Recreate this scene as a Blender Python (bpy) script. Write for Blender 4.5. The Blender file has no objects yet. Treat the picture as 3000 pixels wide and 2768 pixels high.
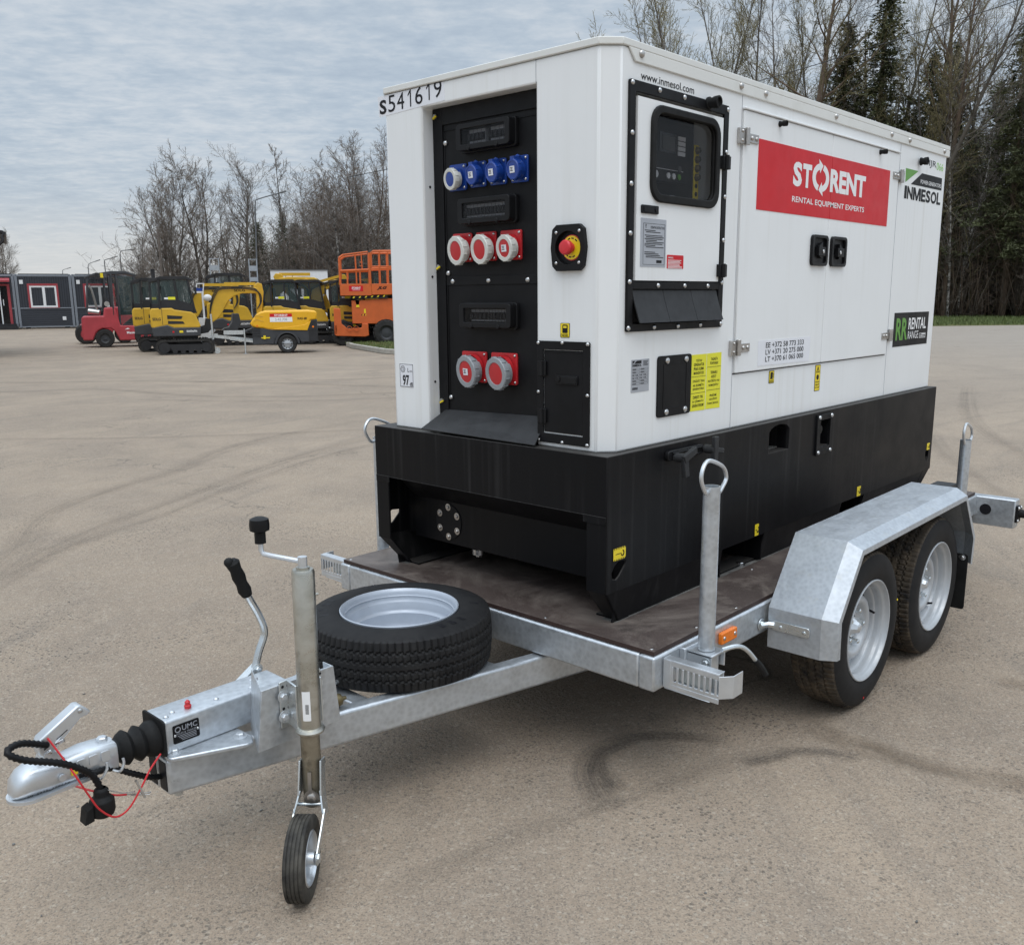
import bpy, math, random
from mathutils import Vector, Matrix, noise as mnoise
PI = math.pi
SC = bpy.context.scene
COL = SC.collection
# ------------------------------------------------------------------ camera
cd = bpy.data.cameras.new('camera')
cam = bpy.data.objects.new('camera', cd)
COL.objects.link(cam)
RT = Vector((0.67142713, -0.74104301, -0.0063925))
UP = Vector((0.15458839, 0.1316192, 0.97917252))
FW = Vector((0.72476757, 0.6584312, -0.20292935))
CAMP = Vector((-2.34642, -1.77551, 1.58487))
mw = Matrix.Identity(4)
for i in range(3):
    mw[i][0] = RT[i]; mw[i][1] = UP[i]; mw[i][2] = -FW[i]; mw[i][3] = CAMP[i]
cam.matrix_world = mw
cd.sensor_fit = 'HORIZONTAL'; cd.sensor_width = 36
cd.lens = 2696.45 / 3000 * 36
cd.shift_x = -0.01395; cd.shift_y = 0.01485
cd.clip_start = 0.05; cd.clip_end = 3000
SC.camera = cam
# ------------------------------------------------------------------ world, sun, exposure
SUN_EL, SUN_AZ = math.radians(63), math.radians(228)      # azimuth of the sun measured from +x towards +y
w = bpy.data.worlds.new('World'); SC.world = w; w.use_nodes = True
nt = w.node_tree; nt.nodes.clear()
def N(t, typ, **kw):
    n = t.nodes.new(typ)
    for k, v in kw.items(): setattr(n, k, v)
    return n
def mathn(t, op, a, b=None, c=None, clamp=False):
    n = t.nodes.new('ShaderNodeMath'); n.operation = op; n.use_clamp = clamp
    for i, v in enumerate((a, b, c)):
        if v is None: continue
        if isinstance(v, (int, float)): n.inputs[i].default_value = v
        else: t.links.new(v, n.inputs[i])
    return n.outputs[0]
def mixc(t, fac, a, b, mode='MIX'):
    n = t.nodes.new('ShaderNodeMix'); n.data_type = 'RGBA'; n.blend_type = mode
    for i, v in ((0, fac), (6, a), (7, b)):
        if isinstance(v, (int, float)): n.inputs[i].default_value = v
        elif isinstance(v, (tuple, list)): n.inputs[i].default_value = (*v[:3], 1)
        else: t.links.new(v, n.inputs[i])
    return n.outputs[2]
def ramp(t, fac, stops, interp='LINEAR'):
    n = t.nodes.new('ShaderNodeValToRGB'); n.color_ramp.interpolation = interp
    cr = n.color_ramp
    while len(cr.elements) > 1: cr.elements.remove(cr.elements[0])
    cr.elements[0].position = stops[0][0]
    def col(c): return (c, c, c, 1) if isinstance(c, (int, float)) else (*c, 1)
    cr.elements[0].color = col(stops[0][1])
    for p, c in stops[1:]:
        e = cr.elements.new(p); e.color = col(c)
    t.links.new(fac, n.inputs[0])
    return n.outputs[0]
def noisen(t, vec, scale, detail=3, rough=.55, dist=0, out=0):
    n = t.nodes.new('ShaderNodeTexNoise'); n.inputs['Scale'].default_value = scale
    n.inputs['Detail'].default_value = detail; n.inputs['Roughness'].default_value = rough
    n.inputs['Distortion'].default_value = dist
    if vec is not None: t.links.new(vec, n.inputs['Vector'])
    return n.outputs[out]
def mapping(t, vec, scale=(1, 1, 1), rot=(0, 0, 0), loc=(0, 0, 0)):
    n = t.nodes.new('ShaderNodeMapping')
    n.inputs['Scale'].default_value = scale; n.inputs['Rotation'].default_value = rot; n.inputs['Location'].default_value = loc
    t.links.new(vec, n.inputs['Vector']); return n.outputs[0]
sky = N(nt, 'ShaderNodeTexSky'); sky.sky_type = 'NISHITA'; sky.sun_disc = False
sky.sun_elevation = SUN_EL; sky.sun_rotation = PI/2 - SUN_AZ
sky.air_density = 1.0; sky.dust_density = 3.0; sky.ozone_density = 1.5
tc = N(nt, 'ShaderNodeTexCoord')
sep = N(nt, 'ShaderNodeSeparateXYZ'); nt.links.new(tc.outputs['Generated'], sep.inputs[0])
zc = mathn(nt, 'MAXIMUM', sep.outputs[2], 0.0)
den = mathn(nt, 'ADD', zc, 0.10)
cmb = N(nt, 'ShaderNodeCombineXYZ')
nt.links.new(mathn(nt, 'DIVIDE', sep.outputs[0], den), cmb.inputs[0])
nt.links.new(mathn(nt, 'DIVIDE', sep.outputs[1], den), cmb.inputs[1])
# altocumulus sheet: rolls lying across the view, seen edge on, broken up by finer puffs
dv = mapping(nt, cmb.outputs[0], rot=(0, 0, -math.radians(46)))
rolls = noisen(nt, mapping(nt, dv, scale=(1.0, .72, 1)), 7.0, 5, .56, .3)
puffs = noisen(nt, mapping(nt, dv, scale=(1.0, .7, 1), loc=(3, 1, 0)), 22.0, 4, .62, .2)
broad = noisen(nt, mapping(nt, dv, scale=(.5, 1.0, 1), loc=(7, 2, 0)), .8, 3, .5)
cl = mathn(nt, 'ADD', mathn(nt, 'MULTIPLY', rolls, .62), mathn(nt, 'MULTIPLY', puffs, .38))
cl = mathn(nt, 'ADD', mathn(nt, 'MULTIPLY', cl, .8), mathn(nt, 'MULTIPLY', broad, .32))
ccol = ramp(nt, cl, [(.38, (.375, .450, .540)), (.53, (.450, .523, .602)), (.66, (.555, .608, .664)), (.78, (.63, .665, .70))])
# overcast sky: brighter towards the zenith; a faintly warm pale band just above the horizon
zen = mathn(nt, 'ADD', mathn(nt, 'MULTIPLY', mathn(nt, 'SMOOTH_MIN', mathn(nt,'MAXIMUM', mathn(nt,'SUBTRACT', zc, .30), 0.0), .7, .1), 3.1), 1.0)
hz = ramp(nt, zc, [(0.0, 1.0), (.045, .75), (.10, .12), (.16, 0.0)])
ccol = mixc(nt, mathn(nt, 'MULTIPLY', hz, .75), ccol, (.70, .69, .66))
vm = N(nt, 'ShaderNodeVectorMath'); vm.operation = 'SCALE'
nt.links.new(ccol, vm.inputs[0]); nt.links.new(mathn(nt, 'MULTIPLY', zen, 8.9), vm.inputs['Scale'])
skymix = mixc(nt, .93, sky.outputs[0], vm.outputs[0])
bg = N(nt, 'ShaderNodeBackground'); bg.inputs[1].default_value = 0.1
nt.links.new(skymix, bg.inputs[0])
wo = N(nt, 'ShaderNodeOutputWorld'); nt.links.new(bg.outputs[0], wo.inputs[0])
sd = bpy.data.lights.new('sun', 'SUN'); sd.energy = .75; sd.angle = math.radians(40); sd.color = (1, .965, .92)
sun = bpy.data.objects.new('sun', sd); COL.objects.link(sun)
sdir = Vector((math.cos(SUN_EL)*math.cos(SUN_AZ), math.cos(SUN_EL)*math.sin(SUN_AZ), math.sin(SUN_EL)))
sun.rotation_euler = (-sdir).to_track_quat('-Z', 'Y').to_euler()
sun.location = (0, 0, 30)
vs = SC.view_settings
vs.view_transform = 'Standard'; vs.look = 'None'; vs.gamma = 1; vs.use_curve_mapping = False
vs.exposure = 0.31
SC.cycles.max_bounces = 6; SC.cycles.diffuse_bounces = 3; SC.cycles.glossy_bounces = 3; SC.cycles.transparent_max_bounces = 12
SC.cycles.transmission_bounces = 4
# ------------------------------------------------------------------ materials
MAT = {}
def bsdf(name):
    m = bpy.data.materials.new(name); m.use_nodes = True
    t = m.node_tree; t.nodes.clear()
    o = t.nodes.new('ShaderNodeOutputMaterial'); b = t.nodes.new('ShaderNodeBsdfPrincipled')
    t.links.new(b.outputs[0], o.inputs[0]); MAT[name] = m
    return m, t, b
def objco(t):
    return t.nodes.new('ShaderNodeTexCoord').outputs['Object']
def plain(name, c, rough=.5, metal=0, var=.12, scale=9, bump=0, bscale=120, spec=.5, coat=0):
    m, t, b = bsdf(name)
    co = objco(t); n = noisen(t, co, scale, 4, .6)
    lo = tuple(x*(1-var) for x in c); hi = tuple(min(1, x*(1+var)) for x in c)
    t.links.new(ramp(t, n, [(.3, lo), (.7, hi)]), b.inputs['Base Color'])
    b.inputs['Metallic'].default_value = metal
    t.links.new(ramp(t, noisen(t, co, scale*2.3, 3), [(.3, max(0, rough-.07)), (.7, min(1, rough+.07))]), b.inputs['Roughness'])
    b.inputs['Specular IOR Level'].default_value = spec
    b.inputs['Coat Weight'].default_value = coat
    if bump:
        bp = t.nodes.new('ShaderNodeBump'); bp.inputs['Strength'].default_value = bump; bp.inputs['Distance'].default_value = .01
        t.links.new(noisen(t, co, bscale, 2), bp.inputs['Height']); t.links.new(bp.outputs[0], b.inputs['Normal'])
    return m
def streaky(name, base, streak, rough, amount, lo=.55, hi=.75, xs=26, zs=.9, bump=.0, spec=.5, dust=None):
    # painted sheet metal with rain streaks running down it
    m, t, b = bsdf(name)
    co = objco(t)
    st = noisen(t, mapping(t, co, scale=(xs, xs, zs)), 1.0, 4, .6)
    patch = noisen(t, mapping(t, co, scale=(2.2, 2.2, 1.2), loc=(3, 1, 2)), 1.0, 3)
    f = mathn(t, 'MULTIPLY', ramp(t, st, [(lo, 0), (hi, 1)]), ramp(t, patch, [(.42, 0), (.68, amount)]))
    col = mixc(t, f, base, streak)
    fine = noisen(t, co, 5.0, 5, .6)
    col = mixc(t, ramp(t, fine, [(.3, .10), (.7, 0)]), col, tuple(x*.72 for x in base))
    if dust:
        g = t.nodes.new('ShaderNodeNewGeometry'); s = t.nodes.new('ShaderNodeSeparateXYZ'); t.links.new(g.outputs['Normal'], s.inputs[0])
        col = mixc(t, mathn(t, 'MULTIPLY', mathn(t, 'MAXIMUM', s.outputs[2], 0), .7), col, dust)
    t.links.new(col, b.inputs['Base Color'])
    t.links.new(ramp(t, fine, [(.3, rough-.06), (.7, rough+.08)]), b.inputs['Roughness'])
    b.inputs['Specular IOR Level'].default_value = spec
    if bump:
        bp = t.nodes.new('ShaderNodeBump'); bp.inputs['Strength'].default_value = bump; bp.inputs['Distance'].default_value = .002
        t.links.new(noisen(t, co, 260, 2), bp.inputs['Height'])
        wv = t.nodes.new('ShaderNodeBump'); wv.inputs['Strength'].default_value = .35; wv.inputs['Distance'].default_value = .006     # slight oil-canning of the sheet
        t.links.new(noisen(t, mapping(t, co, scale=(1, 1, .6)), 2.6, 2), wv.inputs['Height']); t.links.new(wv.outputs[0], bp.inputs['Normal'])
        t.links.new(bp.outputs[0], b.inputs['Normal'])
    return m
def galv(name, c1, c2, metal=.75, rough=.42, cell=28, dirt=(.30, .27, .22), dirtamt=.25):
    # hot dip galvanised steel: spangle, cloudy patches, a little grime
    m, t, b = bsdf(name)
    co = objco(t)
    v = t.nodes.new('ShaderNodeTexVoronoi'); v.inputs['Scale'].default_value = cell; t.links.new(co, v.inputs['Vector'])
    n1 = noisen(t, mapping(t, co, scale=(.45, 1, 1.2)), 15, 8, .78, .6); n2 = noisen(t, mapping(t, co, loc=(5, 5, 5)), 22, 4, .6)
    f = mathn(t, 'ADD', mathn(t, 'MULTIPLY', n1, .8), mathn(t, 'MULTIPLY', v.outputs['Distance'], .35))
    col = ramp(t, f, [(.38, c1), (.74, c2)])
    col = mixc(t, ramp(t, n2, [(.56, 0), (.78, dirtamt)]), col, dirt)
    t.links.new(col, b.inputs['Base Color'])
    b.inputs['Metallic'].default_value = metal
    t.links.new(ramp(t, n1, [(.3, rough-.12), (.7, rough+.14)]), b.inputs['Roughness'])
    bp = t.nodes.new('ShaderNodeBump'); bp.inputs['Strength'].default_value = .12; bp.inputs['Distance'].default_value = .004
    t.links.new(n2, bp.inputs['Height']); t.links.new(bp.outputs[0], b.inputs['Normal'])
    return m
streaky('white_paint', (.83, .84, .84), (.58, .56, .50), .34, .34, .5, .74, xs=34, zs=.55, bump=.05)
streaky('white_roof', (.74, .74, .71), (.46, .45, .38), .42, .5, .5, .7, xs=8, zs=8, bump=.05)
streaky('black_paint', (.0055, .0055, .0065), (.060, .058, .058), .42, .5, .52, .74, xs=34, zs=.5, bump=.12, dust=(.07, .065, .06), spec=.16)
plain('black_panel', (.0075, .0075, .0085), .5, var=.25, bump=.06, bscale=400, spec=.2)
plain('black_plastic', (.010, .010, .011), .42, var=.2, spec=.2)
plain('black_gloss', (.008, .008, .009), .12, var=.1)
plain('black_rubber', (.012, .012, .012), .62, var=.3, scale=20, spec=.2)
plain('flap_grey', (.035, .036, .038), .5, var=.2, scale=14, spec=.2)
plain('sticker_white', (.78, .79, .83), .4, var=.03)
plain('sticker_silver', (.42, .44, .48), .35, var=.05, metal=.2)
plain('sticker_black', (.007, .007, .008), .5, var=.1, spec=.2)
plain('ink_black', (.012, .012, .015), .5, var=.05, spec=.2)
plain('ink_white', (.84, .84, .84), .45, var=.03)
plain('ink_grey', (.30, .31, .34), .5, var=.05)
plain('red_banner', (.60, .018, .026), .38, var=.05, spec=.2)
plain('red_plastic', (.52, .020, .026), .38, var=.06)
plain('red_knob', (.62, .03, .04), .35, var=.05)
plain('blue_plastic', (.012, .055, .30), .35, var=.08)
plain('pale_plastic', (.66, .66, .62), .4, var=.05)
plain('grey_plastic', (.30, .32, .34), .45, var=.06)
plain('yellow_sticker', (.86, .66, .02), .4, var=.04)
plain('lime_sticker', (.80, .76, .03), .45, var=.04)
plain('green_ink', (.10, .30, .03), .4, var=.05)
plain('lime_ink', (.28, .62, .10), .4, var=.05)
plain('amber', (.85, .20, .01), .25, var=.08)
plain('breaker_grey', (.075, .077, .08), .5, var=.1)
plain('steel', (.60, .60, .60), .28, 1, var=.08, scale=30)
plain('brushed_steel', (.50, .48, .46), .36, 1, var=.12, scale=30)
plain('zinc', (.66, .70, .72), .30, .9, var=.12, scale=14)
plain('zinc_bright', (.66, .69, .72), .36, .75, var=.1, scale=10)
plain('brass', (.17, .135, .07), .4, .8, var=.2)
galv('galvanised', (.46, .49, .52), (.61, .645, .68), .72, .37, 60, dirtamt=.22)
galv('galvanised_fender', (.42, .452, .488), (.535, .572, .61), .58, .43, 70, dirt=(.47, .455, .39), dirtamt=.38)
galv('zinc_tube', (.42, .41, .36), (.56, .55, .50), .9, .32, 20, dirt=(.16, .13, .09), dirtamt=.5)
galv('dirty_tube', (.20, .17, .12), (.36, .32, .25), .7, .45, 20, dirt=(.06, .05, .035), dirtamt=.8)
plain('rim_paint', (.46, .48, .50), .36, .25, var=.06, scale=20)
plain('rim_blue_grey', (.42, .46, .52), .34, .2, var=.05, scale=16)
# tyre rubber: dusty tread, cleaner wall
def tyre_mat(name, dirt, amt):
    m, t, b = bsdf(name); co = objco(t)
    n = noisen(t, co, 24, 5, .65); n2 = noisen(t, co, 7, 4, .6)
    col = mixc(t, ramp(t, mathn(t, 'ADD', mathn(t, 'MULTIPLY', n, .5), mathn(t, 'MULTIPLY', n2, .5)), [(.38, 0), (.66, amt)]), (.011, .011, .012), dirt)
    t.links.new(col, b.inputs['Base Color']); b.inputs['Roughness'].default_value = .68
    b.inputs['Specular IOR Level'].default_value = .25
tyre_mat('tyre_wall', (.04, .038, .036), .3)
tyre_mat('tyre_tread_dusty', (.15, .115, .078), .8)
tyre_mat('tyre_tread', (.04, .039, .038), .5)
tyre_mat('tyre_grimy', (.13, .12, .10), .8)
# phenolic plywood deck
def deck_mat():
    m, t, b = bsdf('deck_plywood'); co = objco(t)
    n = noisen(t, co, 5, 6, .65, .5); n2 = noisen(t, mapping(t, co, scale=(1, 1, 1), loc=(2, 7, 0)), 2.2, 5, .7, 1.5)
    f = noisen(t, co, 160, 2)
    col = ramp(t, n, [(.3, (.050, .036, .031)), (.7, (.085, .064, .056))])
    col = mixc(t, ramp(t, n2, [(.46, 0), (.66, .85)]), col, (.21, .175, .15))
    col = mixc(t, ramp(t, noisen(t, mapping(t, co, loc=(9, 3, 1)), 4.0, 5, .75), [(.56, 0), (.7, .7)]), col, (.035, .027, .024))
    col = mixc(t, ramp(t, f, [(.55, 0), (.75, .35)]), col, (.2, .17, .15))
    t.links.new(col, b.inputs['Base Color']); b.inputs['Roughness'].default_value = .5
    bp = t.nodes.new('ShaderNodeBump'); bp.inputs['Strength'].default_value = .25; bp.inputs['Distance'].default_value = .002
    v = t.nodes.new('ShaderNodeTexVoronoi'); v.inputs['Scale'].default_value = 220; t.links.new(co, v.inputs['Vector'])
    t.links.new(v.outputs['Distance'], bp.inputs['Height']); t.links.new(bp.outputs[0], b.inputs['Normal'])
deck_mat()
plain('deck_edge', (.035, .018, .014), .6, var=.2)
plain('dusty_metal', (.15, .145, .135), .65, .1, var=.5, scale=14, bump=.3, bscale=60)
def glass(name, tint, alpha, rough=.03):
    m, t, b = bsdf(name)
    b.inputs['Base Color'].default_value = (*tint, 1); b.inputs['Roughness'].default_value = rough
    tr = t.nodes.new('ShaderNodeBsdfTransparent'); mx = t.nodes.new('ShaderNodeMixShader')
    mx.inputs[0].default_value = alpha
    t.links.new(tr.outputs[0], mx.inputs[1]); t.links.new(b.outputs[0], mx.inputs[2])
    o = [n for n in t.nodes if n.type == 'OUTPUT_MATERIAL'][0]; t.links.new(mx.outputs[0], o.inputs[0])
glass('smoked_glass', (.02, .021, .023), .2)
glass('panel_glass', (.012, .012, .013), .26)
glass('cab_glass', (.05, .085, .085), .45)
# ------------------------------------------------------------------ mesh helpers
OFF = {}
class MB:
    def __init__(s): s.v = []; s.f = []; s.mi = []
    def add(s, vs, fs, mi=0):
        b = len(s.v); s.v += [tuple(x) for x in vs]
        for f in fs: s.f.append(tuple(i+b for i in f)); s.mi.append(mi)
        return s
    def box(s, x0, x1, y0, y1, z0, z1, mi=0):
        v = [(x, y, z) for z in (z0, z1) for y in (y0, y1) for x in (x0, x1)]
        return s.add(v, [(0, 2, 3, 1), (4, 5, 7, 6), (0, 1, 5, 4), (2, 6, 7, 3), (0, 4, 6, 2), (1, 3, 7, 5)], mi)
    def obox(s, c, ux, uy, hx, hy, hz, mi=0):
        c = Vector(c); ux = Vector(ux).normalized(); uz = ux.cross(Vector(uy)).normalized(); uy = uz.cross(ux)
        v = [c+ux*a*hx+uy*b*hy+uz*d*hz for d in (-1, 1) for b in (-1, 1) for a in (-1, 1)]
        return s.add(v, [(0, 2, 3, 1), (4, 5, 7, 6), (0, 1, 5, 4), (2, 6, 7, 3), (0, 4, 6, 2), (1, 3, 7, 5)], mi)
    def bar(s, p, q, wd, ht, up=(0, 0, 1), mi=0):
        p = Vector(p); q = Vector(q); d = q-p; L = d.length
        side = d.cross(Vector(up))
        if side.length < 1e-6: side = d.cross(Vector((1, 0, 0)))
        return s.obox((p+q)/2, d, side, L/2, wd/2, ht/2, mi)
    def prism(s, pts, ax, a, b, mi=0):
        # polygon in the plane normal to ax, extruded from a to b. coords order: x:(y,z) y:(x,z) z:(x,y)
        def P(p, h): return (h, p[0], p[1]) if ax == 'x' else (p[0], h, p[1]) if ax == 'y' else (p[0], p[1], h)
        n = len(pts); v = [P(p, a) for p in pts]+[P(p, b) for p in pts]
        ar = sum(pts[i][0]*pts[(i+1) % n][1]-pts[(i+1) % n][0]*pts[i][1] for i in range(n))
        if ax == 'y': ar = -ar
        fl = (ar > 0) == (b > a)
        lo = tuple(range(n)); hi = tuple(range(n, 2*n))
        fs = [lo[::-1], hi] + [(i, (i+1) % n, n+(i+1) % n, n+i) for i in range(n)]
        if not fl: fs = [f[::-1] for f in fs]
        return s.add(v, fs, mi)
    def ring(s, outer, inner, ax, a, b, mi=0):
        # two outlines with equal point counts: a frame with an opening
        def P(p, h): return (h, p[0], p[1]) if ax == 'x' else (p[0], h, p[1]) if ax == 'y' else (p[0], p[1], h)
        n = len(outer); v = [P(p, h) for h in (a, b) for p in list(outer)+list(inner)]
        fs = []
        for i in range(n):
            j = (i+1) % n
            fs += [(i, j, n+j, n+i), (2*n+j, 2*n+i, 3*n+i, 3*n+j), (i, 2*n+i, 2*n+j, j), (n+j, 3*n+j, 3*n+i, n+i)]
        return s.add(v, fs, mi)
    def lathe(s, prof, o=(0, 0, 0), ax=(0, 0, 1), n=24, mi=0, cap0=False, cap1=False):
        o = Vector(o); ax = Vector(ax).normalized()
        u = ax.orthogonal().normalized(); w_ = ax.cross(u)
        v = []; m = len(prof)
        for r, h in prof:
            for k in range(n):
                a = 2*PI*k/n; v.append(o+ax*h+(u*math.cos(a)+w_*math.sin(a))*r)
        fs = [(i*n+k, i*n+(k+1) % n, (i+1)*n+(k+1) % n, (i+1)*n+k) for i in range(m-1) for k in range(n)]
        if cap0: fs.append(tuple(range(n))[::-1])
        if cap1: fs.append(tuple((m-1)*n+k for k in range(n)))
        return s.add(v, fs, mi)
    def cyl(s, p, q, r, r2=None, n=16, mi=0, caps=True):
        p = Vector(p); q = Vector(q); d = q-p
        return s.lathe([(r, 0), (r if r2 is None else r2, d.length)], p, d, n, mi, caps, caps)
    def tube(s, path, r, n=8, closed=False, mi=0):
        P = [Vector(p) for p in path]; m = len(P); v = []; rr = r if isinstance(r, (list, tuple)) else [r]*m
        T = []
        for i in range(m):
            a = P[(i-1) % m] if (closed or i > 0) else P[i]; b = P[(i+1) % m] if (closed or i < m-1) else P[i]
            T.append((b-a).normalized())
        u = T[0].orthogonal().normalized()
        for i in range(m):
            u = (u-T[i]*u.dot(T[i]))
            if u.length < 1e-6: u = T[i].orthogonal()
            u.normalize(); w_ = T[i].cross(u)
            for k in range(n):
                a = 2*PI*k/n; v.append(P[i]+(u*math.cos(a)+w_*math.sin(a))*rr[i])
        fs = [(i*n+k, i*n+(k+1) % n, ((i+1) % m)*n+(k+1) % n, ((i+1) % m)*n+k) for i in range(m if closed else m-1) for k in range(n)]
        if not closed: fs += [tuple(range(n))[::-1], tuple((m-1)*n+k for k in range(n))]
        return s.add(v, fs, mi)
    def sphere(s, c, r, n=12, mi=0, sc=(1, 1, 1)):
        c = Vector(c); v = []; m = n//2
        for i in range(m+1):
            t = PI*i/m
            for k in range(n):
                a = 2*PI*k/n; v.append(c+Vector((r*sc[0]*math.sin(t)*math.cos(a), r*sc[1]*math.sin(t)*math.sin(a), r*sc[2]*math.cos(t))))
        return s.add(v, [(i*n+k, (i+1)*n+k, (i+1)*n+(k+1) % n, i*n+(k+1) % n) for i in range(m) for k in range(n)], mi)
    def bolt(s, c, d, r=.007, h=.006, n=6, mi=0, washer=True):
        c = Vector(c); d = Vector(d).normalized()
        if washer: s.lathe([(r*1.7, -.001), (r*1.7, .0015), (r*.9, .002)], c, d, 12, mi)
        return s.lathe([(r, -.001), (r, h*.8), (r*.8, h), (0.0001, h*1.05)], c, d, n, mi)
    def dome(s, c, d, r, h, mi=0, n=12):
        return s.lathe([(r, -.001), (r, h*.15), (r*.85, h*.6), (r*.5, h*.92), (.0001, h)], c, d, n, mi)
    def xf(s, M, start=0):
        s.v[start:] = [tuple(M @ Vector(p)) for p in s.v[start:]]; return s
def rrect(x0, x1, y0, y1, r, n=5):
    p = []
    for cx, cy, a0 in ((x1-r, y1-r, 0), (x0+r, y1-r, 90), (x0+r, y0+r, 180), (x1-r, y0+r, 270)):
        for k in range(n+1):
            a = math.radians(a0+90*k/n); p.append((cx+r*math.cos(a), cy+r*math.sin(a)))
    return p
def circ(cx, cy, r, n=24): return [(cx+r*math.cos(2*PI*k/n), cy+r*math.sin(2*PI*k/n)) for k in range(n)]
def smooth_path(P, n=6):
    P = [Vector(p) for p in P]; out = []
    for i in range(len(P)-1):
        a = P[max(0, i-1)]; b = P[i]; c = P[i+1]; d = P[min(len(P)-1, i+2)]
        for k in range(n):
            t = k/n; out.append(.5*((2*b)+(c-a)*t+(2*a-5*b+4*c-d)*t*t+(3*b-a-3*c+d)*t**3))
    out.append(P[-1]); return out
def thing(name, label, cat, loc=(0, 0, 0), rotz=0, group=None, world=False):
    o = bpy.data.objects.new(name, None); COL.objects.link(o)
    o.location = loc; o.rotation_euler = (0, 0, rotz); o.empty_display_size = .2
    o['label'] = label; o['category'] = cat
    if group: o['group'] = group
    OFF[o] = Vector(loc) if world else Vector((0, 0, 0))
    return o
def obj(name, mb, mats, parent=None, bev=0, sharp=32, label=None, seg=2):
    me = bpy.data.meshes.new(name)
    off = OFF.get(parent, Vector((0, 0, 0)))
    me.from_pydata([tuple(Vector(p)-off) for p in mb.v], [], mb.f)
    for m in ([mats] if isinstance(mats, str) else mats): me.materials.append(MAT[m])
    me.polygons.foreach_set('material_index', mb.mi)
    me.polygons.foreach_set('use_smooth', [True]*len(mb.f))
    me.update(); me.set_sharp_from_angle(angle=math.radians(sharp))
    o = bpy.data.objects.new(name, me); COL.objects.link(o)
    if parent: o.parent = parent
    OFF[o] = off
    if bev:
        b = o.modifiers.new('bevel', 'BEVEL'); b.width = bev; b.segments = seg; b.limit_method = 'ANGLE'; b.angle_limit = math.radians(35)
    if label: o['label'] = label
    return o
def tag(o, label, cat, group=None):
    o['label'] = label; o['category'] = cat
    if group: o['group'] = group
    return o
def structure(o): o['kind'] = 'structure'; return o
def carve(o, cutters):
    # cut openings out of a mesh for good: the cutters are gone afterwards
    for mb in cutters:
        me = bpy.data.meshes.new('cut'); off = OFF[o]
        me.from_pydata([tuple(Vector(p)-off) for p in mb.v], [], mb.f); me.update()
        c = bpy.data.objects.new('cut', me); COL.objects.link(c)
        md = o.modifiers.new('cut', 'BOOLEAN'); md.operation = 'DIFFERENCE'; md.solver = 'EXACT'; md.object = c
        par = o.parent; o.parent = None
        bpy.context.view_layer.update()
        dg = bpy.context.evaluated_depsgraph_get()
        new = bpy.data.meshes.new_from_object(o.evaluated_get(dg))
        o.modifiers.remove(md); old = o.data; o.data = new; new.name = old.name
        o.parent = par
        bpy.data.objects.remove(c)
    o.data.set_sharp_from_angle(angle=math.radians(32))
TXT = {}
def txt_mesh(s, bold):
    k = (s, bold)
    if k not in TXT:
        c = bpy.data.curves.new('lettering', 'FONT'); c.body = s; c.size = 1; c.extrude = 0; c.offset = bold; c.resolution_u = 3
        c.space_line = .95
        o = bpy.data.objects.new('lettering', c); COL.objects.link(o)
        bpy.context.view_layer.update()
        me = bpy.data.meshes.new_from_object(o.evaluated_get(bpy.context.evaluated_depsgraph_get()))
        vs = [v.co.copy() for v in me.vertices]; fs = [tuple(p.vertices) for p in me.polygons]
        bpy.data.objects.remove(o); bpy.data.curves.remove(c); bpy.data.meshes.remove(me)
        x0 = min(v.x for v in vs); x1 = max(v.x for v in vs); y0 = min(v.y for v in vs); y1 = max(v.y for v in vs)
        TXT[k] = ([((v.x-x0)/(x1-x0), (v.y-y0)/(y1-y0)) for v in vs], fs)
    return TXT[k]
def put_text(mb, s, O, U, V, bold=0.0, mi=0, shear=0):
    # lettering stretched into the parallelogram O, O+U, O+V
    pts, fs = txt_mesh(s, bold); O = Vector(O); U = Vector(U); V = Vector(V)
    mb.add([O+U*(x+shear*y)+V*y for x, y in pts], fs, mi)
def side_text(mb, s, x0, x1, z0, z1, y, bold=0.0, mi=0, shear=0): put_text(mb, s, (x0, y, z0), (x1-x0, 0, 0), (0, 0, z1-z0), bold, mi, shear)
def front_text(mb, s, y0, y1, z0, z1, x, bold=0.0, mi=0): put_text(mb, s, (x, y0, z0), (0, y1-y0, 0), (0, 0, z1-z0), bold, mi)
def copy_thing(root, loc, rotz, label, group=None):
    r = root.copy(); COL.objects.link(r); r.location = loc; r.rotation_euler = (0, 0, rotz); r['label'] = label
    if group: r['group'] = group
    for ch in list(root.children):
        c = ch.copy(); COL.objects.link(c); c.parent = r
        for g in list(ch.children):
            d = g.copy(); COL.objects.link(d); d.parent = c
    return r
# ================================================================== generator
GW, GL, ZB, ZT = 1.10, 2.929, 1.085, 2.34
gen = thing('generator', 'white and black diesel generator with red banner and sockets, on the trailer deck', 'generator', (1.45, .55, .505), world=True)
c = .05
foot_n = [(0, c), (0, .303), (.07, .303), (.07, .85), (0, .85), (0, GW-c), (c, GW), (GL-.02, GW), (GL, GW-.02), (GL, .02), (GL-.02, 0), (c, 0)]
foot_f = [(0, c), (0, GW-c), (c, GW), (GL-.02, GW), (GL, GW-.02), (GL, .02), (GL-.02, 0), (c, 0)]
mb = MB(); mb.prism(foot_f, 'z', ZB, 2.3215)
house = obj('housing', mb, 'white_paint', gen)
carve(house, [MB().box(-.1, .07, .303, .85, 1.0, 2.25), MB().box(.10, .645, -.05, .13, 1.495, 2.21)])
bv = house.modifiers.new('bevel', 'BEVEL'); bv.width = .006; bv.segments = 2; bv.limit_method = 'ANGLE'; bv.angle_limit = math.radians(35)
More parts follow.
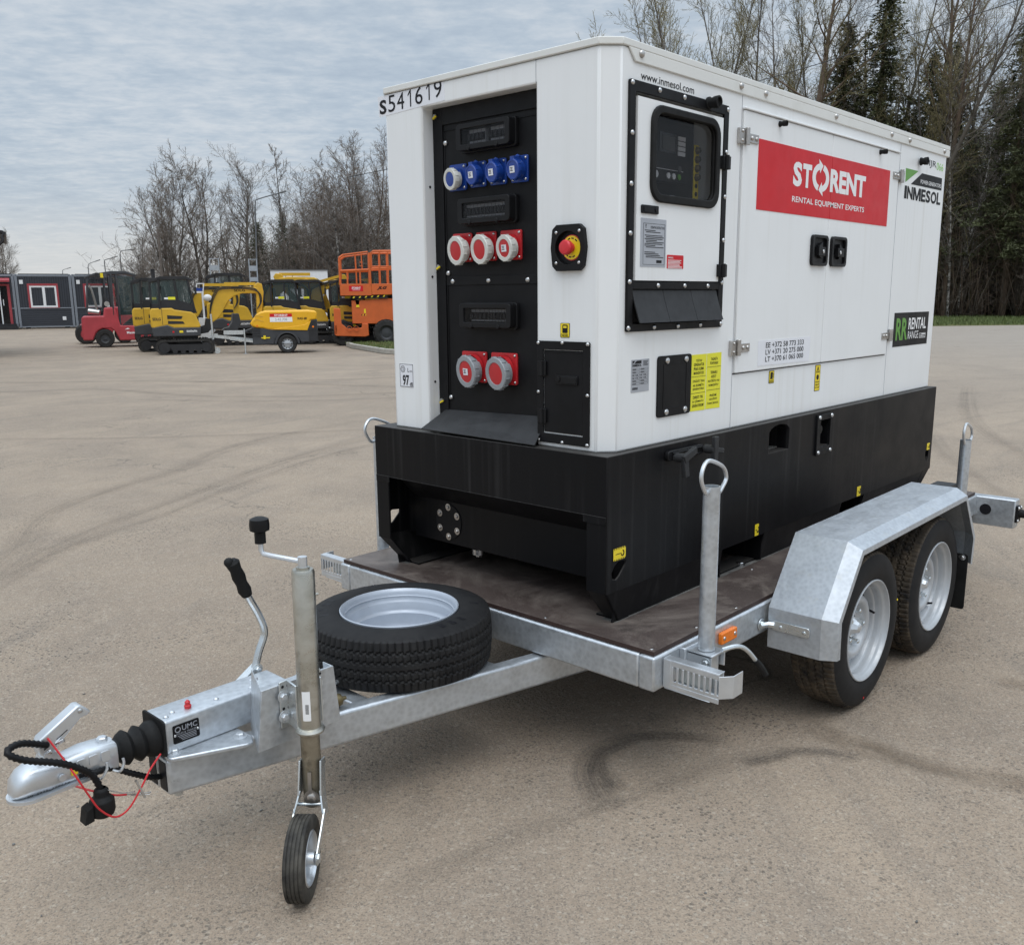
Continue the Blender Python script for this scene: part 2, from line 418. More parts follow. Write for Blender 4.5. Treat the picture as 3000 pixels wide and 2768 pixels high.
# roof cap with a skirt down the long sides
mb = MB(); e = .007
capf = [(-e, c-.003), (-e, GW-c+.003), (c-.003, GW+e), (GL+e, GW+e), (GL+e, -e), (c-.003, -e)]
mb.prism(capf, 'z', 2.322, 2.344)
for y0, y1 in ((-e, 0), (GW, GW+e)):
    mb.prism([(.075, 2.3225), (.109, 2.284), (GL+e, 2.288), (GL+e, 2.3225)], 'y', y0, y1)
mb.box(GL, GL+e, 0, GW, 2.288, 2.3225)
roof = obj('roof_cap', mb, 'white_roof', gen, bev=.003)
for x in (.138, .746, .925, 1.531, 2.135, 2.361, 2.848):
    m2 = MB(); m2.dome((x, -e, 2.310), (0, -1, 0), .0125, .009); obj('bolt', m2, 'brushed_steel', roof)
for q in ((-.0008, .001, .3022, .3036, 2.25, 2.322), (.769, .771, -.0008, .001, ZB, 2.284), (2.274, 2.276, -.0008, .001, ZB, 2.284)): mb = MB(); mb.box(*q); obj('panel_seam', mb, 'ink_grey', gen)
# rear half: doors
def side_plate(name, x0, x1, z0, z1, y0, y1, mat, r=.004, par=gen, bev=.003, label=None):
    m = MB(); m.prism(rrect(x0, x1, z0, z1, r, 3), 'y', y0, y1); return obj(name, m, mat, par, bev=bev, label=label)
dl = side_plate('door', .777, 1.5135, 1.296, 2.236, -.009, 0, 'white_paint', .006)
dr = side_plate('door', 1.5165, 2.249, 1.296, 2.236, -.009, 0, 'white_paint', .006)
mb = MB(); mb.box(.772, 2.254, -.0012, .001, 1.291, 1.2955); mb.box(1.5137, 1.5163, -.002, .001, 1.296, 2.236)
obj('door_gap', mb, 'sticker_black', gen)
mb = MB(); mb.box(.774, 2.252, -.016, 0, 2.2375, 2.2445); obj('rain_gutter', mb, 'white_paint', gen, bev=.002)
def latch(x0, x1, z0, z1, door, mir):
    m = MB(); o = rrect(x0, x1, z0, z1, .02); i = rrect(x0+.016, x1-.016, z0+.012, z1-.012, .012)
    m.ring(o, i, 'y', -.022, -.009); m.prism(i, 'y', -.0105, -.009)
    cx = (x0+x1)/2; m.prism(rrect(x0+.03, x1-.03, z0+.012, z0+.05, .01, 3), 'y', -.014, -.009)
    p = obj('paddle_handle', m, 'black_plastic', door, bev=.003)
    m = MB(); s = -1 if mir else 1
    m.box(cx-.032, cx+.032, -.03, -.0105, (z0+z1)/2-.022, (z0+z1)/2+.014)
    m.prism([(cx+s*.01, z1-.03), (cx-s*.02, z1-.045), (cx-s*.012, z0+.035), (cx+s*.012, z0+.03)], 'y', -.026, -.0105)
    m.cyl((cx+s*.01, -.03, (z0+z1)/2-.004), (cx+s*.01, -.033, (z0+z1)/2-.004), .008, mi=1)
    obj('lock', m, ['black_plastic', 'steel'], door, bev=.002)
latch(1.352, 1.5, 1.704, 1.829, dl, False); latch(1.538, 1.688, 1.704, 1.829, dr, True)
def hinge(x0, x1, z, right):
    m = MB(); k = x0 if not right else x1
    s = 1 if not right else -1
    m.prism([(k, z-.027), (k+s*.035, z-.027), (k+s*.035, z+.027), (k, z+.027)], 'y', -.014, -.0005)
    m.cyl((k+s*.045, -.017, z-.030), (k+s*.045, -.017, z+.030), .0095, n=12)
    m.prism([(k+s*.05, z-.018), (k+s*.135, z-.018), (k+s*.135, z+.014), (k+s*.05, z+.014)], 'y', -.0145, -.009)
    for dx in (.085, .118): m.dome((k+s*dx, -.0145, z-.002), (0, -1, 0), .0085, .006)
    for dz in (-.016, .016): m.dome((k+s*.017, -.014, z+dz), (0, -1, 0), .006, .005)
    obj('door_hinge', m, 'brushed_steel', gen, bev=.0015)
hinge(.742, 0, 2.145, False); hinge(.738, 0, 1.392, False); hinge(0, 2.314, 2.137, True); hinge(0, 2.312, 1.388, True)
for x, z, k_, l_ in ((.530, 2.222, .80, .55), (1.040, 2.219, .42, .40), (2.010, 2.219, .44, .42), (2.522, 2.228, .74, .45)):
    m = MB(); y0 = -.008
    m.lathe([(.026, 0), (.026, .012), (.021, .016), (.021, .040), (.0245, .043), (.0255, .078), (.019, .080), (.017, .066), (.0001, .064)], (0, 0, 0), (0, -1, 0), 18, cap0=True); m.xf(Matrix.Translation((x, y0, z)) @ Matrix.Diagonal((k_, l_, k_, 1)))
    obj('door_buffer', m, 'black_rubber', gen)
# control bay: black frame, white door with a window, rain flaps
cb = MB(); cb.ring(rrect(.080, .667, 1.472, 2.232, .006, 2), rrect(.110, .636, 1.497, 2.20, .003, 2), 'y', -.010, 0)
cb.box(.110, .636, -.010, -.002, 1.606, 1.630)
frame = obj('control_frame', cb, 'black_panel', gen, bev=.002)
for x, z in ((.090, 2.222), (.236, 2.22), (.379, 2.219), (.657, 2.218), (.092, 2.077), (.091, 1.927), (.090, 1.778), (.655, 2.077), (.655, 1.927), (.655, 1.778), (.090, 1.629), (.088, 1.484), (.232, 1.484), (.375, 1.484), (.518, 1.484), (.657, 1.484), (.655, 1.630), (.25, 1.618), (.41, 1.618), (.56, 1.618)):
    m = MB(); m.dome((x, -.010, z), (0, -1, 0), .0085, .006, n=10); obj('screw', m, 'steel', frame)
wout = rrect(.196, .590, 1.892, 2.166, .05, 6); win = rrect(.211, .575, 1.906, 2.152, .04, 6)
dout = [(.118, 1.632)]*0
def ring_to_rect(x0, x1, z0, z1, inner):
    # rectangle outline resampled to match the points of a rounded opening
    cx = sum(p[0] for p in inner)/len(inner); cz = sum(p[1] for p in inner)/len(inner); o = []
    q = len(inner)//4
    cor = [(x1, z1), (x0, z1), (x0, z0), (x1, z0)]
    for i, p in enumerate(inner):
        k = i//q; j = i % q; C = cor[k]
        hx = (C[0], p[1]) ; hz = (p[0], C[1])
        o.append(C if j == q//2 else ((hx if (j < q//2) == (k % 2 == 0) else hz)))
    return o
mb = MB(); mb.ring(ring_to_rect(.118, .626, 1.634, 2.187, wout), wout, 'y', -.020, -.008)
cdoor = obj('control_door', mb, 'white_paint', gen)
mb = MB(); mb.ring(rrect(.186, .600, 1.880, 2.176, .058, 6), win, 'y', -.030, -.0185)
mb.ring(wout, win, 'y', -.0185, -.004)
obj('window_seal', mb, 'black_rubber', cdoor, bev=.004)
mb = MB(); mb.prism(win, 'y', -.0075, -.0045); obj('window_pane', mb, 'panel_glass', cdoor)
mb = MB(); mb.prism(rrect(.141, .234, 1.842, 1.868, .004, 3), 'y', -.026, -.020); mb.prism(rrect(.150, .205, 1.846, 1.864, .003, 2), 'y', -.028, -.026)
mb.cyl((.220, -.026, 1.855), (.220, -.0285, 1.855), .008); obj('door_latch', mb, 'black_plastic', cdoor, bev=.0015)
mb = MB(); mb.prism(rrect(.142, .286, 1.677, 1.828, .002, 2), 'y', -.0212, -.0200)
st = obj('notice_sticker', mb, 'sticker_silver', cdoor)
mb = MB(); rnd = random.Random(3)
mb.prism(rrect(.156, .278, 1.812, 1.8128, .0003, 1), 'y', -.0218, -.0212); mb.prism(rrect(.156, .278, 1.684, 1.6848, .0003, 1), 'y', -.0218, -.0212)
mb.prism(rrect(.156, .1568, 1.684, 1.8128, .0003, 1), 'y', -.0218, -.0212); mb.prism(rrect(.277, .278, 1.684, 1.8128, .0003, 1), 'y', -.0218, -.0212)
z = 1.79
while z > 1.70:
    L = rnd.choice((.03, .06, .08, .10, .10, 0)); xx = .164 + rnd.choice((0, .008))
    if L: mb.box(xx, xx+L, -.0218, -.0212, z, z+.0022)
    z -= .0052
side_text(mb, 'OPERATING INSTRUCTIONS', .196, .274, 1.797, 1.805, -.0219, .004)
side_text(mb, '\u26A0' if False else '!', .168, .172, 1.798, 1.81, -.0219, .02)
mb.box(.232, .262, -.0218, -.0212, 1.690, 1.699)
obj('lettering', mb, 'ink_black', st) if False else None
o_ = obj('notice_lettering', mb, 'ink_grey', cdoor); o_.data.materials[0] = MAT['ink_black']
mb = MB(); mb.prism(rrect(.295, .394, 1.674, 1.718, .003, 2), 'y', -.0212, -.0200, 0)
side_text(mb, 'WARNING', .300, .330, 1.706, 1.712, -.0219, .01, 1)
for k in range(7): mb.box(.300, .388-rnd.random()*.02, -.0218, -.0212, 1.7-.0042*k, 1.7018-.0042*k, 1)
obj('warning_sticker', mb, ['red_banner', 'ink_white'], cdoor)
for z in (2.040, 1.672):
    m = MB(); m.box(.612, .660, -.036, -.012, z-.022, z+.022); m.cyl((.63, -.037, z-.024), (.63, -.037, z+.024), .009); obj('hinge', m, 'black_plastic', cdoor, bev=.002)
cdoor.location.y = .008
# the instruments behind the window
mb = MB(); mb.box(.102, .643, .118, .128, 1.63, 2.205); mb.box(.102, .643, -.002, .118, 1.627, 1.632)
pan = obj('instrument_panel', mb, 'black_panel', gen)
mb = MB(); Y = .070
mb.box(.258, .535, Y, .118, 1.965, 2.150)
ctl = obj('controller', mb, 'black_plastic', pan)
mb = MB(); mb.box(.355, .455, Y-.003, Y, 2.058, 2.122, 0); mb.box(.370, .445, Y-.005, Y-.003, 2.065, 2.112, 1)
for k in range(4): mb.box(.468, .512, Y-.003, Y, 2.105-.0165*k, 2.118-.0165*k, 2)
mb.box(.295, .505, Y-.0015, Y, 2.004, 2.0055, 2)
for x, z, r, mi in ((.295, 1.985, .010, 3), (.338, 1.985, .012, 2), (.412, 1.985, .010, 2), (.445, 1.985, .010, 2), (.478, 1.985, .010, 4), (.318, 2.10, .008, 2), (.480, 2.012, .011, 1)):
    mb.cyl((x, Y-.004, z), (x, Y, z), r, n=14, mi=mi)
for dx, dz in ((-.016, 0), (.016, 0), (0, .018), (0, -.018)): mb.cyl((.318+dx, Y-.002, 2.10+dz), (.318+dx, Y, 2.10+dz), .003, n=8, mi=2)
side_text(mb, '0', .290, .300, 1.980, 1.990, Y-.005, .01, 2)
mb.prism([(.292, 2.028), (.312, 2.028), (.302, 2.044)], 'y', Y-.001, Y+.001, 2)
obj('controller_keys', mb, ['black_gloss', 'breaker_grey', 'sticker_white', 'red_plastic', 'green_ink'], pan)
mb = MB(); mb.box(.560, .590, .060, .064, 1.905, 2.10, 0); mb.box(.560, .590, .064, .118, 1.905, 1.908, 0)
for k in range(4): mb.lathe([(.013, 0), (.010, .012), (.008, .014), (.0001, .015)], (.575, .060, 2.082-.03*k), (0, -1, 0), 12, 1, True)
for k in range(5): mb.cyl((.575, .0585, 1.958-.027*k+.005), (.575, .060, 1.958-.027*k+.005), .008, n=12, mi=2)
obj('fuse_strip', mb, ['yellow_sticker', 'brass', 'ink_black'], pan)
for q in ((.300, .345, 1.914, 1.922), (.470, .500, 1.915, 1.928), (.512, .542, 1.915, 1.926)): mb = MB(); mb.box(q[0], q[1], .098, .1, q[2], q[3]); obj('tag', mb, 'sticker_white', pan)
mb = MB(); mb.prism([(.222, 1.935), (.236, 1.930), (.236, 2.0), (.222, 1.99)], 'y', .03, .032); obj('yellow_tag', mb, 'lime_sticker', pan)
# rubber rain flaps under the door
mb = MB(); mb.box(.110, .636, .02, .03, 1.499, 1.606); obj('cable_opening', mb, 'ink_black', gen)
for k in range(3):
    x0, x1 = .118+.171*k, .118+.171*(k+1)-.002; m = MB(); sg = 6
    P = [(-.004-.034*(t/sg)**1.2, 1.604-.104*(t/sg)) for t in range(sg+1)]
    pts = P+[(y+.004, z) for y, z in P[::-1]]
    m.prism(pts, 'x', x0-.004*(k == 0), x1); obj('rain_flap', m, 'flap_grey', gen)
# ---- big banner and lettering on the doors
mb = MB(); mb.prism(rrect(.885, 1.5137, 1.899, 2.150, .001, 1), 'y', -.0104, -.009, 0); mb.prism(rrect(1.5163, 2.141, 1.899, 2.150, .001, 1), 'y', -.0104, -.009, 0)
ban = obj('banner', mb, 'red_banner', gen)
mb = MB(); yb = -.0110
side_text(mb, 'S', 1.167, 1.243, 2.006, 2.099, yb, .045); side_text(mb, 'T', 1.250, 1.328, 2.007, 2.098, yb, .045)
side_text(mb, 'RENT', 1.503, 1.867, 2.008, 2.100, yb, .045)
def arc_arrow(cx, cz, rx, rz, a0, a1, th):
    n = 14; o = []; i_ = []
    for k in range(n+1):
        a = math.radians(a0+(a1-a0)*k/n)
        o.append((cx+rx*math.cos(a), cz+rz*math.sin(a))); i_.append((cx+(rx-th)*math.cos(a), cz+(rz-th*.8)*math.sin(a)))
    for k in range(n): mb.prism([o[k], o[k+1], i_[k+1], i_[k]], 'y', yb+.0003, yb-.0003)
    a = math.radians(a1); s = 1 if a1 > a0 else -1
    T = Vector((-math.sin(a)*s*rx, math.cos(a)*s*rz)).normalized(); R_ = Vector((math.cos(a), math.sin(a)))
    M_ = Vector((cx+(rx-th/2)*math.cos(a), cz+(rz-th*.4)*math.sin(a)))
    p = [M_+R_*.030, M_-R_*.026, M_+T*.034]; mb.prism([tuple(q) for q in p], 'y', yb+.0003, yb-.0003)
arc_arrow(1.413, 2.056, .078, .056, 250, 105, .030); arc_arrow(1.413, 2.056, .078, .056, 70, -75, .030)
side_text(mb, 'RENTAL EQUIPMENT EXPERTS', 1.167, 1.867, 1.942, 1.968, yb, .014)
obj('lettering', mb, 'ink_white', ban)
def flat(name, pts, y, mat, par=gen): m = MB(); m.prism(pts, 'y', y-.0012, y); return obj(name, m, mat, par)
ph = flat('phone_sticker', [(.948, 1.313), (1.398, 1.309), (1.402, 1.412), (.948, 1.411)], -.009, 'sticker_white')
mb = MB()
for k, s in enumerate(('EE +372 58 773 333', 'LV +371 20 275 000', 'LT +370 61 065 000')): side_text(mb, s, 1.008, 1.338, 1.381-.0275*k, 1.402-.0275*k, -.0108, .012)
obj('lettering', mb, 'ink_black', ph)
mb = MB(); side_text(mb, 'www.inmesol.com', .146, .450, 2.2405, 2.2635, -.0009, .006); obj('web_lettering', mb, 'ink_black', gen)
mb = MB(); side_text(mb, 'IJR', 2.664, 2.765, 2.213, 2.251, -.0009, 0, 0); side_text(mb, '066', 2.772, 2.870, 2.212, 2.249, -.0009, 0, 1); obj('model_lettering', mb, ['ink_black', 'lime_ink'], gen)
mb = MB()
mb.prism([(2.357, 2.183), (2.522, 2.183), (2.362, 2.119)], 'y', -.001, 0, 0)
mb.prism([(2.575, 2.178), (2.864, 2.178), (2.868, 2.117), (2.435, 2.115)], 'y', -.001, 0, 1)
side_text(mb, 'POWER GENERATORS', 2.560, 2.855, 2.128, 2.147, -.0018, .01, 2)
xx = 2.358
for ch, wl in zip('INMESOL', (.030, .072, .104, .060, .064, .082, .056)):
    if ch == 'M':
        q = lambda a, b_: (xx+wl*a, 2.043+.060*b_)
        for pl in ([(0, 0), (.2, 0), (.2, 1), (0, 1)], [(.8, 0), (1, 0), (1, 1), (.8, 1)], [(.2, 1), (.2, .62), (.42, 0), (.5, 0), (.5, .3), (.26, 1)], [(.8, 1), (.74, 1), (.5, .3), (.5, 0), (.58, 0), (.8, .62)]): mb.prism([q(*p) for p in pl], 'y', -.0012, -.0006, 1)
    else: side_text(mb, ch, xx, xx+wl, 2.043, 2.103, -.0009, .035, 1)
    xx += wl+.0065
obj('maker_logo', mb, ['green_ink', 'sticker_black', 'ink_white'], gen)
rr = flat('rental_sticker', rrect(2.348, 2.830, 1.325, 1.494, .001, 1), 0, 'sticker_black')
mb = MB(); side_text(mb, 'RR', 2.378, 2.533, 1.356, 1.467, -.0018, .03, 0); side_text(mb, 'RENTAL', 2.545, 2.795, 1.407, 1.466, -.0018, .02, 1); side_text(mb, 'RANGE', 2.545, 2.692, 1.359, 1.398, -.0018, 0, 1)
mb.ring(rrect(2.71, 2.80, 1.358, 1.384, .001, 1), rrect(2.713, 2.797, 1.360, 1.382, .001, 1), 'y', -.0016, -.0012, 1); side_text(mb, 'INMESOL', 2.716, 2.793, 1.362, 1.371, -.0018, .02, 1); mb.prism([(2.716, 1.374), (2.75, 1.380), (2.793, 1.380), (2.793, 1.375)], 'y', -.0016, -.0012, 1)
obj('lettering', mb, ['green_ink', 'ink_white'], rr)
def pump(m, x0, x1, z0, z1, put, mi):
    w_, h = x1-x0, z1-z0
    put(m, rrect(x0+.2*w_, x0+.68*w_, z0+.30*h, z1-.12*h, .1*w_, 2), mi); put(m, [(x0+.14*w_, z0+.24*h), (x0+.74*w_, z0+.24*h), (x0+.74*w_, z0+.30*h), (x0+.14*w_, z0+.30*h)], mi)
    put(m, [(x0+.74*w_, z0+.36*h), (x0+.84*w_, z0+.34*h), (x0+.84*w_, z0+.74*h), (x0+.70*w_, z0+.84*h), (x0+.66*w_, z0+.8*h), (x0+.77*w_, z0+.7*h)], mi)
def ps(m, pts, mi): m.prism(pts, 'y', -.0018, -.0012, mi)
mb = MB(); mb.prism(rrect(1.064, 1.108, 1.236, 1.287, .003, 2), 'y', -.0012, 0, 1); mb.prism(rrect(1.067, 1.105, 1.2385, 1.2845, .002, 2), 'y', -.0015, -.0012, 0)
pump(mb, 1.066, 1.108, 1.242, 1.286, ps, 1); side_text(mb, 'DIESEL', 1.069, 1.103, 1.240, 1.249, -.002, .01, 1)
obj('fuel_sticker', mb, ['yellow_sticker', 'ink_black'], gen)
mb = MB(); mb.prism(rrect(1.484, 1.536, 1.172, 1.286, .003, 2), 'y', -.0012, 0, 1); mb.prism(rrect(1.487, 1.533, 1.1745, 1.2835, .002, 2), 'y', -.0015, -.0012, 0)
mb.ring([(1.493, 1.252), (1.527, 1.252), (1.510, 1.280)], [(1.499, 1.2555), (1.521, 1.2555), (1.510, 1.2735)], 'y', -.002, -.0015, 1); mb.box(1.5085, 1.5115, -.002, -.0015, 1.258, 1.268, 1)
mb.prism(circ(1.510, 1.232, .012, 14), 'y', -.002, -.0015, 1)
for k in range(3): side_text(mb, ('MAINTENANCE', 'ENGINE OFF', 'NO ACCESS')[k], 1.491, 1.529, 1.208-.012*k, 1.215-.012*k, -.002, .01, 1)
obj('hazard_sticker', mb, ['yellow_sticker', 'ink_black'], gen)
# rating plate
mb = MB(); mb.prism(rrect(.120, .222, 1.274, 1.381, .002, 2), 'y', -.0012, 0, 0)
side_text(mb, 'INMESOL', .126, .176, 1.358, 1.366, -.0018, .03, 1); mb.prism([(.126, 1.367), (.126, 1.377), (.142, 1.377)], 'y', -.0018, -.0012, 1); mb.prism([(.136, 1.3675), (.150, 1.377), (.176, 1.377), (.176, 1.3675)], 'y', -.0018, -.0012, 1)
for k in range(5): mb.box(.186, .216-.004*(k % 3), -.0018, -.0012, 1.374-.0036*k, 1.3755-.0036*k, 1)
for k in range(6):
    z = 1.352-.0095*k
    for x0, x1 in (((.126, .145), (.148, .167), (.17, .19), (.193, .215)) if k in (2, 3) else ((.126, .168), (.172, .215))):
        mb.ring(rrect(x0, x1, z-.006, z, .0005, 1), rrect(x0+.0006, x1-.0006, z-.0054, z-.0006, .0004, 1), 'y', -.0016, -.0012, 1); mb.box(x0+.003, x0+.5*(x1-x0), -.0017, -.0012, z-.0042, z-.0022, 1)
for k in range(9): mb.box(.127+.0035*k, .127+.0035*k+.0012+.0008*(k % 2), -.0018, -.0012, 1.282, 1.290, 1)
obj('rating_plate', mb, ['sticker_silver', 'ink_black'], gen)
# black blanking panel and the two columns of yellow notice
mb = MB(); mb.prism(rrect(.268, .477, 1.176, 1.385, .012, 3), 'y', -.006, 0); mb.ring(rrect(.300, .445, 1.203, 1.358, .002, 1), rrect(.303, .442, 1.206, 1.355, .002, 1), 'y', -.0072, -.006)
bp_ = obj('blanking_panel', mb, 'black_panel', gen, bev=.0015)
for x, z in ((.322, 1.368), (.440, 1.368), (.322, 1.192), (.440, 1.192)):
    m = MB(); m.dome((x, -.006, z), (0, -1, 0), .0115, .007); obj('screw', m, 'steel', bp_)
mb = MB(); mb.prism([(.484, 1.178), (.582, 1.176), (.584, 1.379), (.482, 1.379)], 'y', -.0012, 0, 0); mb.prism([(.587, 1.177), (.687, 1.175), (.687, 1.380), (.588, 1.379)], 'y', -.0012, 0, 0)
lines = [(.494, .572, (('TÖÖTAV', 1.358), ('GENERAATOR', 1.343), ('PEAB OLEMA', 1.328), ('MAANDATUD!', 1.313), ('STRĀDĀT TIKAI', 1.285), ('AR IEZEMĒTU', 1.270), ('ĢENERATORU!', 1.255), ('DIRBTI TIK', 1.226), ('SU ĮŽEMINTU', 1.211), ('GENERATORIUMI!', 1.196))),
         (.598, .676, (('TAGASTA', 1.358), ('PUHTANA!', 1.343), ('TEHNIKU', 1.309), ('NODOT', 1.294), ('NOTĪRĪTU VAI', 1.279), ('NOMAZGĀTU!', 1.264), ('PRAŠOME', 1.226), ('GRĄŽINTI', 1.211), ('ŠVARIĄ ĮRANGĄ', 1.196)))]
for x0, x1, L in lines:
    for s, z in L:
        w_ = (x1-x0)*min(1, len(s)/11.5); cx = (x0+x1)/2
        side_text(mb, s, cx-w_/2, cx+w_/2, z-.005, z+.0055, -.0018, .012, 1)
for x0, x1, z in ((.486, .580, 1.300), (.486, .580, 1.241), (.590, .684, 1.329), (.590, .684, 1.245)): mb.box(x0, x1, -.0018, -.0012, z, z+.0012, 1)
obj('yellow_notice', mb, ['lime_sticker', 'ink_black'], gen)
# ---- front face
def fplate(name, y0, y1, z0, z1, x0, x1, mat, r=.004, par=gen, bev=.002): m = MB(); m.prism(rrect(y0, y1, z0, z1, r, 3), 'x', x0, x1); return obj(name, m, mat, par, bev=bev)
mb = MB(); mb.prism([(1.093, 2.318), (.731, 2.318), (.727, 2.258), (1.088, 2.246)], 'x', -.001, 0); s_ = obj('number_sticker', mb, 'sticker_white', gen)
mb = MB(); x_ = -.0018
for k, ch in enumerate('S541619'):
    y0 = 1.083-.0502*k; z0 = 2.254+.0022*k; h = .058 if k else .050
    if k > 4: z0 += .004
    w_ = .040 if ch != '1' else .017
    if ch == '1':
        q = lambda a, b_: (y0-.010-.018*a, z0+h*b_)
        mb.add([(x_, *q(.66, 0)), (x_, *q(1, 0)), (x_, *q(1, 1)), (x_, *q(.74, 1)), (x_, *q(0, .74)), (x_, *q(0, .62)), (x_, *q(.66, .82))], [(0, 1, 2, 3, 6), (3, 4, 5, 6)]); continue
    front_text(mb, ch, y0-(.010 if ch == '1' else 0), y0-w_-(.010 if ch == '1' else 0), z0, z0+h, x_, .03 if k == 0 else 0)
obj('lettering', mb, 'ink_black', s_)
mb = MB(); mb.prism(rrect(.940, 1.019, 1.244, 1.334, .001, 1), 'x', -.001, 0, 0); mb.ring(rrect(.941, 1.018, 1.245, 1.333, .001, 1), rrect(.9425, 1.0165, 1.2465, 1.3315, .001, 1), 'x', -.0016, -.001, 1)
mb.ring(circ(1.000, 1.313, .014, 6), circ(1.000, 1.313, .012, 6), 'x', -.0016, -.001, 1); mb.ring(circ(1.000, 1.313, .007, 12), circ(1.000, 1.313, .0055, 12), 'x', -.0016, -.001, 1)
front_text(mb, 'L', .972, .962, 1.303, 1.318, -.0017, 0, 1); front_text(mb, 'WA', .960, .945, 1.303, 1.309, -.0017, .01, 1)
front_text(mb, '97', 1.002, .964, 1.250, 1.291, -.0017, .03, 1); front_text(mb, 'dB', .961, .944, 1.249, 1.264, -.0017, .01, 1)
obj('noise_sticker', mb, ['sticker_white', 'ink_black'], gen)
# socket panel in the recess
sp = fplate('socket_panel', .3032, .8498, 1.09, 2.249, .056, .0698, 'black_panel', .001, bev=.001)
mb = MB(); mb.box(.050, .056, .800, .8498, 1.09, 2.249); mb.box(.050, .056, .3032, .800, 2.19, 2.249)
mb.box(.052, .056, .3032, .797, 1.628, 1.660); mb.box(.0535, .056, .3032, .797, 2.168, 2.172); mb.box(.0535, .056, .792, .797, 1.20, 2.168)
obj('panel_rim', mb, 'black_panel', sp, bev=.0015)
for y, z in ((.787, 2.128), (.787, 1.672), (.764, 1.642), (.579, 1.642), (.391, 1.642), (.787, 1.213)):
    m = MB(); m.dome((.054, y, z), (-1, 0, 0), .010, .008); obj('screw', m, 'steel', sp)
for z in (2.222, 1.695, 1.197):
    m = MB(); m.cyl((.052, .833, z), (.044, .833, z), .009, mi=0); m.obox((.041, .829, z-.003), (0, 1, -.5), (1, 0, 0), .009, .0025, .003, 1); obj('key_lock', m, ['steel', 'yellow_sticker'], sp)
for z in (1.98, 1.66, 1.27):
    m = MB(); m.dome((.03, .85, z), (0, -1, 0), .005, .003); obj('rivet', m, 'ink_black', gen)
def breaker_box(y0, y1, z0, z1, spans):
    b = MB(); o = rrect(y0, y1, z0, z1, .012, 3); i = rrect(y0+.022, y1-.022, z0+.018, z1-.016, .004, 3)
    b.ring(o, i, 'x', .012, .056); b.prism(i, 'x', .050, .056)
    b.ring(rrect(y0-.006, y1+.006, z0-.006, z1+.004, .012, 3), rrect(y0+.01, y1-.01, z0+.01, z1-.01, .006, 3), 'x', .040, .056)
    for y in (y0+.06, y1-.06): b.cyl((.009, y, z0+.004), (.03, y, z0+.004), .008, n=10)
    bb = obj('breaker_cover', b, 'black_plastic', gen, bev=.002)
    b = MB()
    for (ya, yb, nlev, big) in spans:
        b.box(.034, .050, ya, yb, z0+.022, z1-.02, 0)
        zc_ = (z0+z1)/2
        for k in range(nlev):
            y = ya+(yb-ya)*(k+.5)/nlev; wl = (yb-ya)/nlev
            b.box(.022, .034, y-wl*.30, y+wl*.30, zc_-.010, zc_+.008, 1); b.box(.0335, .034, y-wl*.45, y+wl*.45, zc_-.014, zc_+.012, 1)
            b.box(.0333, .034, y+wl*.46, y+wl*.5, z0+.022, z1-.02, 1)
    obj('circuit_breakers', b, ['ink_grey', 'ink_black'], bb)
    b = MB(); b.prism(i, 'x', .0165, .018); obj('cover_window', b, 'smoked_glass', bb)
breaker_box(.435, .690, 2.086, 2.172, ((.460, .540, 4, 0), (.566, .644, 4, 0)))
breaker_box(.437, .690, 1.839, 1.924, ((.452, .523, 4, 0), (.5235, .593, 4, 0), (.5935, .665, 4, 0)))
breaker_box(.437, .692, 1.478, 1.562, ((.470, .560, 6, 0), (.562, .650, 4, 1)))
